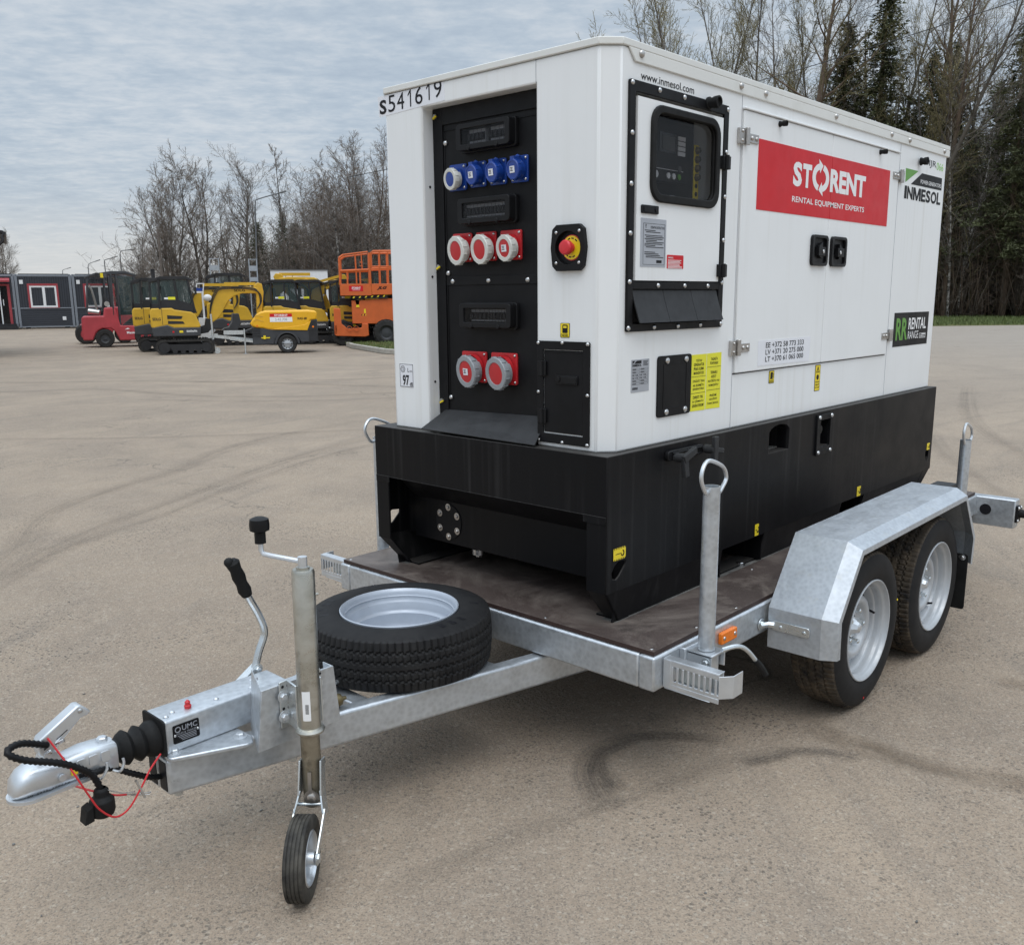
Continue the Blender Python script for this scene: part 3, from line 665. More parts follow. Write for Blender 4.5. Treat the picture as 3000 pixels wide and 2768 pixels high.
def socket(y, z, hw, hh, mat, capmat, R, dy, dz, tip, kind):
    # square flange, tilted barrel, sprung lid with a ring
    b = MB(); b.prism(rrect(y-hw, y+hw, z-hh, z+hh, .006, 3), 'x', .048, .056)
    b.lathe([(R*.86, 0), (R*.82, .018)], (.048, y, z), (-1, 0, -.12), 24)
    so = obj('power_socket', b, mat, gen, bev=.0015)
    for sy in (-1, 1):
        for sz in (-1, 1):
            if sy > 0 and kind == 'ring': continue
            s2 = MB(); s2.dome((.048, y+sy*(hw-.009), z+sz*(hh-.009)), (-1, 0, 0), .0055, .005, n=8); obj('screw', s2, 'steel', so)
    ax = Vector((-1, 0.16, -.10)).normalized(); O = Vector((.040, y+dy, z+dz)); d = .040-tip
    if kind == 'ring':
        b = MB(); b.lathe([(R*.80, 0), (R*.82, d*.42), (R*.98, d*.46), (R*1.02, d*.9), (R*.98, d), (R*.70, d), (R*.68, d*.94)], O, ax, 32, 0)
        u = ax.orthogonal().normalized(); w2 = ax.cross(u)
        for k in range(12):
            a = 2*PI*k/12; rr_ = (u*math.cos(a)+w2*math.sin(a))
            b.obox(O+ax*d*.72+rr_*R*1.015, ax, rr_, d*.22, R*.035, R*.025, 0)
        obj('socket_ring', b, capmat, so, bev=0)
        b = MB(); b.lathe([(R*.72, d*.93), (R*.6, d*.955), (.0001, d*.96)], O, ax, 28, 0); obj('socket_lid', b, mat, so)
    else:
        b = MB(); b.lathe([(R*.95, 0), (R*.97, d*.5), (R, d*.55), (R, d*.9), (R*.93, d), (R*.8, d), (R*.78, d*.95), (.0001, d*.95)], O, ax, 28, 0)
        b.obox(O+ax*d*.5+Vector((0, 0, R*1.02)), ax, (0, 1, 0), d*.5, R*.32, R*.22)
        b.tube([O+ax*d*.3+Vector((0, R*.3, R*1.1)), O+ax*d*.2+Vector((0, 0, R*1.28)), O+ax*d*.3+Vector((0, -R*.35, R*1.1))], .005, 8)
        for k in range(10):
            a = 2*PI*k/10; u = ax.orthogonal().normalized(); w2 = ax.cross(u); rr_ = (u*math.cos(a)+w2*math.sin(a))
            b.obox(O+ax*d*.7+rr_*R*1.0, ax, rr_, d*.2, R*.05, R*.05, 0)
        obj('socket_lid', b, mat, so)
    if kind == 'lid' or kind == 'ring' and capmat == 'label':
        pass
    return O, ax, d, so
def lid_label(O, ax, d, so, s, par=None):
    u = Vector((0, 0, 1)); u = (u-ax*u.dot(ax)).normalized(); v = ax.cross(u)   # v points to the viewer's right
    if v.y > 0: v = -v
    b = MB(); b.obox(O+ax*(d*.97+.0008), v, u, .0135*s, .0115*s, .0004, 0)
    for k in range(3): b.obox(O+ax*(d*.97+.0014)+u*(.006-.005*k)*s+v*(-.003)*s, v, u, (.007-.002*(k % 2))*s, .0012*s, .0002, 1)
    obj('socket_label', b, ['sticker_white', 'ink_black'], so)
# blue: one ringed, three lidded
socket(.722, 2.004, .043, .045, 'blue_plastic', 'pale_plastic', .037, -.006+.0, -.006, .006, 'ring')
for y in (.620, .522, .422):
    r_ = socket(y, 2.006, .038, .043, 'blue_plastic', None, .034, -.006, -.002, .010, 'lid'); lid_label(*r_, .95)
for y, lab in ((.705, 0), (.585, 0), (.465, 1)):
    r_ = socket(y, 1.760, .049, .050, 'red_plastic', 'pale_plastic', .050 if not lab else .044, -.013, -.009, .004, 'ring')
    if lab: lid_label(*r_, 1.0)
for y, lab in ((.655, 1), (.504, 0)):
    r_ = socket(y, 1.334, .063, .056, 'red_plastic', 'grey_plastic', .058, -.010, -.011, -.002, 'ring')
    if lab: lid_label(*r_, 1.05)
# sloping sill under the socket panel
mb = MB(); A = [(.052, .815, 1.165), (.052, .302, 1.178), (-.046, .276, 1.093), (-.046, .853, 1.098)]
nrm = Vector((-.75, 0, .9)).normalized()*.004
mb.add([Vector(p) for p in A]+[Vector(p)-nrm for p in A], [(0, 1, 2, 3), (7, 6, 5, 4), (0, 4, 5, 1), (1, 5, 6, 2), (2, 6, 7, 3), (3, 7, 4, 0)])
obj('sill_plate', mb, 'flap_grey', gen)
# emergency stop
mb = MB(); pl = [(.112, 1.665), (.205, 1.665), (.222, 1.680), (.229, 1.737), (.222, 1.795), (.205, 1.809), (.112, 1.809), (.095, 1.795), (.087, 1.737), (.095, 1.680)]
def dens(pl, n):
    out = []
    for i in range(len(pl)):
        a = pl[i]; b = pl[(i+1) % len(pl)]
        for k in range(n): out.append((a[0]+(b[0]-a[0])*k/n, a[1]+(b[1]-a[1])*k/n))
    return out
po = dens(pl, 4); cy, cz = .158, 1.737
inn = [(cy+.052*(p[0]-cy)/math.hypot(p[0]-cy, p[1]-cz), cz+.052*(p[1]-cz)/math.hypot(p[0]-cy, p[1]-cz)) for p in po]
mb.ring(po, inn, 'x', -.016, 0); mb.prism(inn, 'x', -.002, -.0005)
es = obj('emergency_stop', mb, 'black_plastic', gen, bev=.003)
mb = MB(); mb.cyl((-.002, .148, 1.737), (-.006, .148, 1.737), .040, n=28, mi=2); mb.cyl((-.006, .148, 1.737), (-.008, .148, 1.737), .037, n=28, mi=0)
for a in (70, 100, 130, 250, 280, 310): mb.obox((-.0083, .148+.029*math.cos(math.radians(a)), 1.737+.029*math.sin(math.radians(a))), (0, -math.sin(math.radians(a)), math.cos(math.radians(a))), (1, 0, 0), .005, .0004, .0018, 1)
obj('warning_disc', mb, ['yellow_sticker', 'ink_black', 'red_knob'], es)
mb = MB(); mb.lathe([(.014, 0), (.014, .016), (.0225, .018), (.0235, .032), (.020, .038), (.010, .040), (.0001, .0395)], (-.008, .148, 1.737), (-1, 0, 0), 24); obj('stop_button', mb, 'red_knob', es)
for y, z in ((.205, 1.785), (.110, 1.787), (.205, 1.690), (.111, 1.690)): m = MB(); m.dome((-.016, y, z), (-1, 0, 0), .0058, .004, n=10); obj('screw', m, 'steel', es)
# fuel sticker and filler door
mb = MB(); mb.prism(rrect(.160, .200, 1.453, 1.500, .003, 2), 'x', -.0012, 0, 1); mb.prism(rrect(.1615, .1985, 1.4545, 1.4985, .002, 2), 'x', -.0016, -.0012, 0)
mb.prism(rrect(.168, .190, 1.468, 1.495, .003, 2), 'x', -.0022, -.0016, 1); mb.box(-.0026, -.0022, .172, .186, 1.484, 1.491, 0); front_text(mb, 'DIESEL', .197, .163, 1.456, 1.465, -.0022, .012, 1)
obj('fuel_sticker', mb, ['yellow_sticker', 'ink_black'], gen)
mb = MB(); mb.ring(rrect(.073, .297, 1.100, 1.441, .006, 3), rrect(.100, .271, 1.132, 1.413, .003, 3), 'x', -.007, 0)
ff = obj('filler_frame', mb, 'black_panel', gen, bev=.002)
mb = MB(); mb.prism(rrect(.102, .269, 1.136, 1.411, .003, 3), 'x', -.003, 0); mb.box(-.0045, -.003, .104, .267, 1.404, 1.4065)
fd = obj('filler_door', mb, 'black_panel', gen, bev=.0015)
mb = MB(); mb.prism(rrect(.122, .216, 1.300, 1.330, .004, 3), 'x', -.008, -.003); mb.prism(rrect(.126, .190, 1.304, 1.326, .003, 3), 'x', -.010, -.008); mb.cyl((-.008, .204, 1.316), (-.011, .204, 1.316), .009)
obj('handle', mb, 'black_plastic', fd, bev=.001)
for z in (1.350, 1.190):
    m = MB(); m.box(-.011, -.006, .256, .292, z-.024, z+.024); m.cyl((-.012, .272, z-.025), (-.012, .272, z+.025), .0055); obj('hinge', m, 'black_plastic', fd, bev=.001)
for y, z in ((.291, 1.434), (.186, 1.436), (.080, 1.434), (.291, 1.27), (.080, 1.27), (.291, 1.107), (.186, 1.106), (.080, 1.107)): m = MB(); m.dome((-.007, y, z), (-1, 0, 0), .0065, .005, n=10); obj('screw', m, 'steel', ff)
# ---- black base tank
mb = MB(); X0, X1, Y0, Y1 = -.046, 2.949, -.033, 1.133
mb.box(X0, X1, Y0, Y1, .627, ZB)
base = obj('base_tank', mb, 'black_paint', gen)
arch = [(1.030, .957), (1.203, .955), (1.203, 1.043), (1.185, 1.056), (1.160, 1.064), (1.115, 1.068), (1.075, 1.064), (1.045, 1.055), (1.030, 1.043)]
def drop(cx, cz, s=1): return [(cx+s*.038, cz+.028), (cx-s*.002, cz+.032), (cx-s*.024, cz+.02), (cx-s*.040, cz-.002), (cx-s*.034, cz-.022), (cx-s*.015, cz-.028), (cx+s*.002, cz-.018), (cx+s*.036, cz+.014)]
carve(base, [MB().box(-.1, .099, .049, 1.060, .5, .884), MB().box(-.040, .099, 1.03, 1.126, .5, .88), MB().box(-.040, .099, -.026, .08, .5, .88), MB().prism(arch, 'y', -.1, .12), MB().box(1.482, 1.583, -.1, .10, .928, 1.048),
             MB().prism(drop(.025, .696), 'y', -.1, .045), MB().prism([(2.858, .735), (2.905, .735), (2.905, .70), (2.885, .672), (2.86, .70)], 'y', -.1, .05),
             MB().prism(drop(.025, .696), 'y', 1.04, 1.2)])
bv = base.modifiers.new('bevel', 'BEVEL'); bv.width = .007; bv.segments = 2; bv.limit_method = 'ANGLE'; bv.angle_limit = math.radians(40)
# folded skirt under the tank: leans in to the feet, open at the fork pockets
def slant(m, y_out, y_in, xa, xb, za=.627, zb=.5055, th=.006):
    s = 1 if y_in > y_out else -1
    m.prism([(y_out, za), (y_in, zb), (y_in+s*th, zb), (y_out+s*th, za)], 'x', xa, xb)
mb = MB()
for xa, xb in ((.03, .70), (1.03, 1.785), (2.045, 2.87)):
    slant(mb, -.030, -.004, xa, xb); slant(mb, 1.130, 1.104, xa, xb)
for (ya, yb, sy) in ((-.033, .049, 1), (1.060, 1.133, -1)):
    # front and rear corner feet, slanting back to the deck
    yo, yi = (ya, yb) if sy > 0 else (yb, ya)
    for xo, xi in ((X0+.001, .060), (X1-.001, 2.84)):
        A = [(xo, yo+sy*.002, .630), (xo, yi, .630), (xi, yi, .5055), (xi, yo+sy*.026, .5055)]; sx = .008 if xo < 1 else -.008
        mb.add([Vector(p) for p in A]+[Vector(p)+Vector((sx, 0, 0)) for p in A], [(0, 1, 2, 3), (7, 6, 5, 4), (0, 4, 5, 1), (1, 5, 6, 2), (2, 6, 7, 3), (3, 7, 4, 0)])
        A = [(xo, yo+sy*.002, .630), (xi, yo+sy*.026, .5055), (xi+(.06 if xo < 1 else -.06), yo+sy*.026, .5055), (xo+(.1 if xo < 1 else -.1), yo+sy*.002, .630)]
        mb.add([Vector(p) for p in A]+[Vector(p)+Vector((0, sy*.006, 0)) for p in A], [(0, 1, 2, 3), (7, 6, 5, 4), (0, 4, 5, 1), (1, 5, 6, 2), (2, 6, 7, 3), (3, 7, 4, 0)])
    mb.box(.06, 2.84, min(yo+sy*.04, yo+sy*.12), max(yo+sy*.04, yo+sy*.12), .506, .512)
for xa, xb in ((.70, 1.03), (1.785, 2.045)):
    for x in (xa, xb):
        mb.prism([(x-.004, .627), (x+.004, .627), (x+.004, .512), (x-.004, .512)], 'y', -.02, 1.12)
    mb.box(xa, xb, .06, 1.04, .600, .6265)
obj('base_skirt', mb, 'black_paint', gen)
mb = MB(); mb.box(X0-.004, X0, .049, 1.060, .884, 1.08) if False else None
mb = MB(); mb.box(.090, .098, .0505, 1.0585, .620, .8835); mb.prism([(.0, .8835), (.09, .8835), (.09, .79)], 'y', .051, 1.058)
mb.box(-.044, -.038, Y0+.004, .0485, .66, .879); mb.box(-.044, -.038, 1.0605, Y1-.004, .66, .879)
obj('tank_front', mb, 'black_paint', gen)
mb = MB(); mb.box(X0-.003, X0, Y0+.002, .062, .862, .888); mb.box(X0-.003, X0, 1.050, Y1-.002, .862, .888); mb.box(X0-.002, X0, .062, 1.05, .884, .887)
obj('weld_lip', mb, 'black_paint', gen, bev=.001)
mb = MB(); mb.cyl((.099, .855, .708), (.086, .855, .708), .072, n=32)
fl = obj('inspection_cover', mb, 'black_panel', gen, bev=.002)
for k in range(6):
    a = math.radians(90+60*k); m = MB(); m.bolt((.086, .855+.057*math.cos(a), .708+.060*math.sin(a)), (-1, 0, 0), .0085, .008); obj('bolt', m, 'brushed_steel', fl)
mb = MB(); mb.cyl((.16, .76, .600), (.16, .76, .578), .028, n=20); mb.bolt((.16, .76, .578), (0, 0, -1), .014, .012); obj('drain_plug', mb, 'steel', gen)
mb = MB(); mb.ring(rrect(1.452, 1.606, .893, 1.072, .004, 2), rrect(1.484, 1.582, .928, 1.047, .002, 2), 'y', -.042, -.033); fr = obj('coupling_frame', mb, 'black_panel', gen, bev=.002)
for x, z in ((1.470, 1.060), (1.590, 1.060), (1.470, .905), (1.590, .905)): m = MB(); m.dome((x, -.042, z), (0, -1, 0), .010, .007); obj('screw', m, 'steel', fr)
mb = MB(); mb.box(1.483, 1.582, .085, .095, .929, 1.047); mb.box(1.483, 1.582, .0, .09, .929, .934)
obj('coupling_box', mb, 'flap_grey', gen)
for x, z, r in ((1.505, .985, .019), (1.550, .998, .022)):
    m = MB(); m.cyl((x, .08, z), (x, -.01, z), r, n=18, mi=0); m.cyl((x, -.01, z), (x, -.0115, z), r*.85, n=18, mi=1); obj('fuel_coupling', m, ['black_panel', 'brushed_steel'], gen)
mb = MB(); mb.box(1.03, 1.203, .02, .11, .957, .961); obj('arch_floor', mb, 'dusty_metal', gen)
mb = MB(); yq = -.036
mb.prism(rrect(.276, .505, 1.028, 1.064, .014, 4), 'y', -.050, -.033); mb.box(.30, .49, -.056, -.05, 1.053, 1.059); mb.box(.30, .49, -.056, -.05, 1.032, 1.038)
vb = obj('valve_bar', mb, 'black_plastic', gen, bev=.003)
for x, z, flip in ((.318, 1.040, 1), (.510, 1.046, -1)):
    m = MB(); m.cyl((x, -.05, z), (x, -.095, z), .016, n=14)
    if flip > 0:
        m.obox((x+.024, -.093, z+.010), (1, 0, .35), (0, 1, 0), .040, .008, .013); m.obox((x+.004, -.090, z-.032), (.15, 0, -1), (0, 1, 0), .034, .008, .013)
    else:
        m.obox((x, -.093, z+.0), (.02, 0, 1), (0, 1, 0), .048, .008, .013); m.obox((x+.022, -.093, z-.004), (1, 0, -.2), (0, 1, 0), .034, .006, .009)
    obj('tap_lever', m, 'flap_grey', vb, bev=.003)
def hook_sticker(x0, x1, z0, z1, stripes):
    m = MB(); m.prism(rrect(x0, x1, z0, z1, .003, 2), 'y', -.0342, -.033, 1); m.prism(rrect(x0+.002, x1-.002, z0+.002, z1-.002, .003, 2), 'y', -.0346, -.0342, 0)
    if stripes:
        n = 7
        for k in range(n):
            x = x0+.003+(x1-x0-.012)*k/(n-1)
            for z in (z0+.001, z1-.007): m.prism([(x, z), (x+.004, z), (x+.008, z+.006), (x+.004, z+.006)], 'y', -.035, -.0346, 1)
    cx = x0+(x1-x0)*.72; cz = (z0+z1)/2; h = (z1-z0)
    P = [(cx+h*.16*math.cos(a), -.035, cz+h*.2*math.sin(a)) for a in [math.radians(t) for t in range(200, 470, 30)]]
    m.tube(P, h*.045, 5, mi=1); m.box(x0+(x1-x0)*.2, cx-h*.12, -.0352, -.0346, cz-h*.02, cz+h*.03, 1)
    obj('lift_sticker', m, ['yellow_sticker', 'ink_black'], gen)
hook_sticker(-.010, .061, .732, .778, True); hook_sticker(.940, .975, .629, .681, False); hook_sticker(1.943, 1.990, .627, .679, False); hook_sticker(2.868, 2.915, .737, .779, False)
# ================================================================== trailer
TC = .53                                    # centre line
trl = thing('trailer', 'galvanised tandem axle flatbed trailer with a brown plywood deck, carrying the generator', 'trailer', (.85, TC, 0), world=True)
def mir(y): return 2*TC-y
FX0, FX1, FY0, FY1 = -.105, 3.05, -.268, mir(-.268)
mb = MB()
mb.box(FX0, FX1, FY0, FY0+.06, .376, .4895); mb.box(FX0, FX1, FY1-.06, FY1, .376, .4895)
for x in (FX0, .6, 1.3, 2.0, FX1-.06): mb.box(x+.001, x+.06, FY0+.06, FY1-.06, .386 if x > 0 else .3765, .489)
fr = obj('frame', mb, 'galvanised', trl, bev=.007)
mb = MB(); mb.box(-.092, 3.04, FY0+.012, FY1-.012, .4905, .505, 0)
dk = obj('deck', mb, 'deck_plywood', trl, bev=.0015)
mb = MB(); mb.box(-.0935, -.092, FY0+.012, FY1-.012, .4908, .5045); mb.box(-.092, 3.04, FY0+.0105, FY0+.012, .4908, .5045); obj('deck_edge', mb, 'deck_edge', dk)
mb = MB(); mb.box(.04, 3.0, -.012, .05, .505, .5056); mb.box(.04, 3.0, 1.06, 1.10, .505, .5056); obj('deck_rail', mb, 'dusty_metal', dk)
for x, y in ((.182, -.238), (.443, -.238), (.900, -.05), (-.076, -.238), (1.2, -.238), (1.8, -.238), (-.076, .2), (-.076, .75), (-.076, 1.29), (.85, .035), (1.5, -.05)): mb = MB(); mb.dome((x, y, .505), (0, 0, 1), .006, .002, n=8); obj('deck_screw', mb, 'steel', dk)
mb = MB(); mb.bolt((.92, .015, .5056), (0, 0, 1), .014, .012); obj('deck_bolt', mb, 'steel', dk)
# drawbar: two box beams meeting at the tip
def beam(s, name):
    a = Vector((-1.316, .474 if s > 0 else mir(.474), 0)); b = Vector((1.0, .474-.227*2.316 if s > 0 else mir(.474-.227*2.316), 0))
    d = (b-a).normalized(); n = Vector((-d.y, d.x, 0)) * (1 if s > 0 else -1)
    m = MB(); t = .055
    P = [a, b, b+n*t, a+n*(t*.98)]
    P[3].x = a.x
    m.prism([(p.x, p.y) for p in P], 'z', .265, .370)
    o = obj(name, m, 'galvanised', trl, bev=.010, seg=3)
    m = MB()
    Q = [a+Vector((-.0008, .008, 0)), a+Vector((-.0008, .046 if s > 0 else -.046, 0))] if s > 0 else [a+Vector((-.0008, -.008, 0)), a+Vector((-.0008, -.046, 0))]
    ys = sorted((Q[0].y, Q[1].y)); m.box(a.x-.0012, a.x+.001, ys[0], ys[1], .276, .360); obj('beam_opening', m, 'ink_black', o)
    return o, d, n
bm, bd, bn = beam(1, 'drawbar_beam'); beam(-1, 'drawbar_beam')
def on_beam(x, out=0): return Vector((x, .474-.227*(x+1.316)-out, 0))
for q in ((-.75, -.69, .36, .70, .27, .36), (-.30, -.24, .27, .80, .27, .365)): mb = MB(); mb.box(*q); obj('cross_brace', mb, 'galvanised', trl, bev=.005)
for x in (-1.30, -.98): mb = MB(); p = on_beam(x+.02, -.03); mb.bolt((p.x, p.y, .265), (0, 0, -1), .012, .018); obj('bolt', mb, 'zinc', trl)
# gusset plates, tilt bracket of the deck, overrun housing
for s in (1, -1):
    pts = [(-1.318, .462), (-1.312, .450), (-1.13, .372), (-1.112, .376), (-1.095, .408), (-1.10, .520), (-1.312, .497)]
    if s < 0: pts = [(x, mir(y)) for x, y in pts]
    m = MB(); m.prism(pts, 'z', .3705, .384); g = obj('gusset_plate', m, 'galvanised', trl, bev=.004)
    for x, y in ((-1.290, .478), (-1.122, .428)): m = MB(); m.bolt((x, y if s > 0 else mir(y), .384), (0, 0, 1), .012, .011); obj('bolt', m, 'zinc_bright', g)
mb = MB(); mb.prism(rrect(.474, .586, .384, .480, .008, 3), 'x', -1.312, -.93); mb.prism([(-.93, .384), (-.93, .470), (-.86, .40), (-.86, .384)], 'y', .48, .58)
hs = obj('overrun_housing', mb, 'galvanised', trl, bev=.006, seg=3)
mb = MB(); mb.prism(rrect(.470, .590, .380, .484, .010, 3), 'x', -1.3185, -1.3125); obj('housing_gasket', mb, 'black_rubber', hs, bev=.001)
for x, y in ((-1.295, .50), (-1.27, .515), (-1.145, .503), (-1.03, .50), (-1.0, .545)): m = MB(); m.dome((x, y, .480), (0, 0, 1), .008 if x < -1.1 else .014, .006, n=6 if x > -1.1 else 12); obj('bolt', m, 'zinc_bright', hs)
mb = MB(); mb.lathe([(.009, 0), (.010, .008), (.007, .010), (.0075, .018), (.003, .023), (.0001, .023)], (-1.225, .512, .480), (0, 0, 1), 10); obj('grease_cap', mb, 'red_plastic', hs)
mb = MB(); mb.prism(rrect(-1.292, -1.216, .408, .461, .004, 2), 'y', .4725, .474, 0); yl = .4717
mb.ring(circ(-1.278, .447, .0085, 14), circ(-1.278, .447, .006, 14), 'y', yl, yl+.0008, 1); side_text(mb, 'UMC', -1.266, -1.222, .441, .456, yl, .01, 1); side_text(mb, 'AXLES & TRAILERS', -1.284, -1.222, .432, .4375, yl, .004, 1)
for k in range(4): mb.box(-1.280+.004*k, -1.226, yl, yl+.0008, .4275-.0045*k, .4288-.0045*k, 1)
for x in (-1.287, -1.221): mb.dome((x, .4722, .432), (0, -1, 0), .004, .003, mi=2, n=8)
obj('maker_plate', mb, ['sticker_black', 'ink_grey', 'steel'], hs)
# rubber bellows and coupling head
mb = MB(); mb.lathe([(.030, 0), (.031, .012), (.041, .022), (.0475, .034), (.040, .044), (.033, .048), (.034, .052), (.044, .062), (.049, .068), (.043, .078), (.037, .082), (.039, .085), (.047, .094), (.050, .100), (.050, .122)], (-1.434, TC, .424), (1, 0, -.03), 28, cap0=True)
obj('bellows', mb, 'black_rubber', trl)
def loft(m, secs, n=20, mi=0):
    # (x, yc, zlo, zhi, halfwidth, squareness)
    v = []
    for x, yc, z0, z1, hw, q in secs:
        for k in range(n):
            a = 2*PI*k/n; ca, sa = math.cos(a), math.sin(a)
            v.append((x, yc+hw*math.copysign(abs(ca)**q, ca), (z0+z1)/2+(z1-z0)/2*math.copysign(abs(sa)**q, sa)))
    fs = [(i*n+k, i*n+(k+1) % n, (i+1)*n+(k+1) % n, (i+1)*n+k) for i in range(len(secs)-1) for k in range(n)]
    fs += [tuple(range(n))[::-1], tuple((len(secs)-1)*n+k for k in range(n))]
    m.add(v, fs, mi)
mb = MB()
loft(mb, [(-1.432, TC, .388, .460, .036, .35), (-1.436, TC, .385, .463, .038, .35), (-1.505, TC, .388, .468, .038, .4), (-1.535, TC, .392, .466, .036, .5), (-1.565, TC, .394, .462, .037, .55), (-1.60, TC, .394, .468, .041, .6), (-1.635, TC, .394, .472, .043, .75), (-1.660, TC, .394, .462, .041, .85), (-1.675, TC, .395, .446, .033, .9), (-1.682, TC, .396, .425, .020, 1)])
lip = []
for k in range(28):
    a = 2*PI*k/28; lip.append((-1.64+.051*math.cos(a), TC+.050*math.sin(a)))
L1 = [(x, y) for x, y in lip if x < -1.64]
mb.prism([(-1.50, TC-.040), (-1.60, TC-.047)]+[(-1.64, TC-.050)]+sorted(L1, key=lambda p: math.atan2(p[1]-TC, -(p[0]+1.64)))+[(-1.64, TC+.050), (-1.60, TC+.047), (-1.50, TC+.040)], 'z', .389, .397)
for x in (-1.465, -1.495, -1.525): mb.prism(rrect(x-.011, x+.011, .425, .452, .004, 2), 'y', TC-.041, TC-.036)
mb.bolt((-1.455, TC, .462), (0, 0, 1), .014, .013)
mb.prism([(-1.61, .47), (-1.555, .462), (-1.575, .487), (-1.60, .492)], 'y', TC-.022, TC+.022)
mb.tube(smooth_path([(-1.50, TC-.04, .395), (-1.49, TC-.06, .392), (-1.475, TC-.062, .412), (-1.472, TC-.06, .43)], 4), .0035, 6); mb.tube(smooth_path([(-1.45, TC-.04, .392), (-1.44, TC-.058, .392), (-1.43, TC-.06, .41), (-1.43, TC-.058, .425)], 4), .0035, 6)
mb.cyl((-1.575, TC-.04, .425), (-1.575, TC-.048, .425), .009, n=12)
cp = obj('coupling_head', mb, 'zinc_bright', trl, sharp=38)
mb = MB(); side_text(mb, '50  S235  2700 kg', -1.66, -1.56, .406, .412, TC-.0478, 0, 0); mb.box(-1.552, -1.536, TC-.0395, TC-.038, .418, .432, 1); mb.box(-1.535, -1.515, TC-.042, TC-.038, .405, .414, 0)
obj('coupling_mark', mb, ['ink_black', 'yellow_sticker'], cp)
mb = MB(); mb.prism([(-1.598, .472), (-1.612, .490), (-1.616, .512), (-1.606, .530), (-1.512, .586), (-1.503, .584), (-1.481, .562), (-1.486, .555), (-1.507, .552), (-1.566, .500), (-1.582, .480)], 'y', TC-.019, TC+.019)
lv = obj('coupling_lever', mb, 'zinc_bright', trl, bev=.006, seg=3)
mb = MB(); mb.dome((-1.507, TC-.019, .571), (0, -1, 0), .0065, .004); mb.dome((-1.589, TC-.019, .489), (0, -1, 0), .008, .004)
mb.prism([(-1.602, .502), (-1.590, .511), (-1.588, .508), (-1.600, .499)], 'y', TC-.0195, TC-.018, 1); mb.cyl((-1.572, TC-.019, .506), (-1.556, TC-.030, .514), .005, n=8)
for x0, z0, x1, z1 in ((-1.570, .517, -1.542, .533),): mb.bar((x0, TC-.0193, z0), (x1, TC-.0193, z1), .001, .002, mi=1)
obj('rivet', mb, ['steel', 'ink_black'], lv)
# corrugated cable looped over the coupling, with its rubber plug
def corrugated(path, r, pitch=.0105):
    P = smooth_path(path, 40); pts = [P[0]]; acc = 0
    for a, b in zip(P, P[1:]):
        acc += (b-a).length
        if acc >= pitch/2: pts.append(b); acc = 0
    m = MB(); m.tube(pts, [r if k % 2 else r*.74 for k in range(len(pts))], 12); return m
yc = TC-.075
m = corrugated([(-1.595, TC-.03, .515), (-1.655, TC-.045, .548), (-1.690, TC-.06, .552), (-1.694, yc+.002, .543), (-1.664, yc-.004, .520), (-1.600, yc-.006, .489), (-1.557, yc-.004, .460), (-1.520, yc, .424), (-1.505, yc, .392), (-1.50, yc, .370)], .0095)
cb_ = obj('cable_conduit', m, 'black_plastic', trl, sharp=60)
m = corrugated([(-1.565, TC+.0, .412), (-1.50, TC-.045, .408), (-1.454, TC-.03, .396), (-1.395, TC-.03, .356), (-1.346, TC-.02, .322), (-1.30, TC-.01, .304)], .009); obj('cable_conduit', m, 'black_plastic', trl, sharp=60)
mb = MB(); mb.lathe([(.012, 0), (.018, .006), (.019, .022), (.030, .032), (.0315, .060), (.028, .072), (.018, .078), (.0001, .079)], (-1.499, yc, .378), (-.03, 0, -1), 20)
mb.prism([(-1.528, .345), (-1.545, .338), (-1.552, .300), (-1.528, .304)], 'y', yc-.018, yc+.018)
obj('cable_plug', mb, 'black_rubber', trl, bev=.002)
yr = yc-.022
P = smooth_path([(-1.590, TC-.02, .528), (-1.574, yr+.03, .480), (-1.560, yr-.003, .435), (-1.538, yr-.010, .378), (-1.519, yr-.014, .338), (-1.486, yr-.016, .305), (-1.448, yr-.010, .309), (-1.407, yr, .347), (-1.376, yr+.01, .380), (-1.335, yr+.03, .402)], 6)
mb = MB(); mb.tube(P, .0026, 6); mb.tube(smooth_path([(-1.56, TC-.02, .395), (-1.52, yr+.03, .375), (-1.47, yr+.02, .345), (-1.44, yr+.015, .335)], 5), .0026, 6)
obj('breakaway_cable', mb, 'red_plastic', trl)
mb = MB(); mb.tube([(-1.44, yr+.015, .335), (-1.40, yr+.012, .323), (-1.378, yr+.012, .317), (-1.385, yr+.012, .313), (-1.43, yr+.013, .329)], .0018, 6); mb.bar((-1.417, yr+.006, .368), (-1.402, yr-.004, .318), .005, .009, up=(0, 1, 0)); mb.tube([(-1.49, yr+.01, .372), (-1.45, yr+.01, .345), (-1.42, yr+.01, .337)], .0016, 5)
obj('cable_clip', mb, 'brushed_steel', trl)
# hand brake lever
yb_ = .615
P = smooth_path([(-.985, yb_, .455), (-.955, yb_, .478), (-.935, yb_, .53), (-.912, yb_, .585), (-.925, yb_, .640), (-.955, yb_, .705), (-.972, yb_, .745)], 6)
mb = MB(); mb.tube(P, .0115, 10); mb.bar((-1.05, yb_, .425), (-.945, yb_, .490), .012, .030, up=(0, 1, 0)); mb.bolt((-.950, yb_-.012, .482), (0, -1, 0), .010, .01)
hb = obj('brake_lever', mb, 'zinc', trl)
mb = MB(); G = [(-.960, .716), (-.968, .735), (-.976, .757), (-.984, .780), (-.992, .803), (-1.001, .826), (-1.004, .834)]
mb.tube([(x, yb_, z) for x, z in G], [.0155, .0205, .0170, .0205, .0175, .0215, .014], 12); mb.sphere((-1.012, yb_, .829), .015); obj('lever_grip', mb, 'black_rubber', hb)
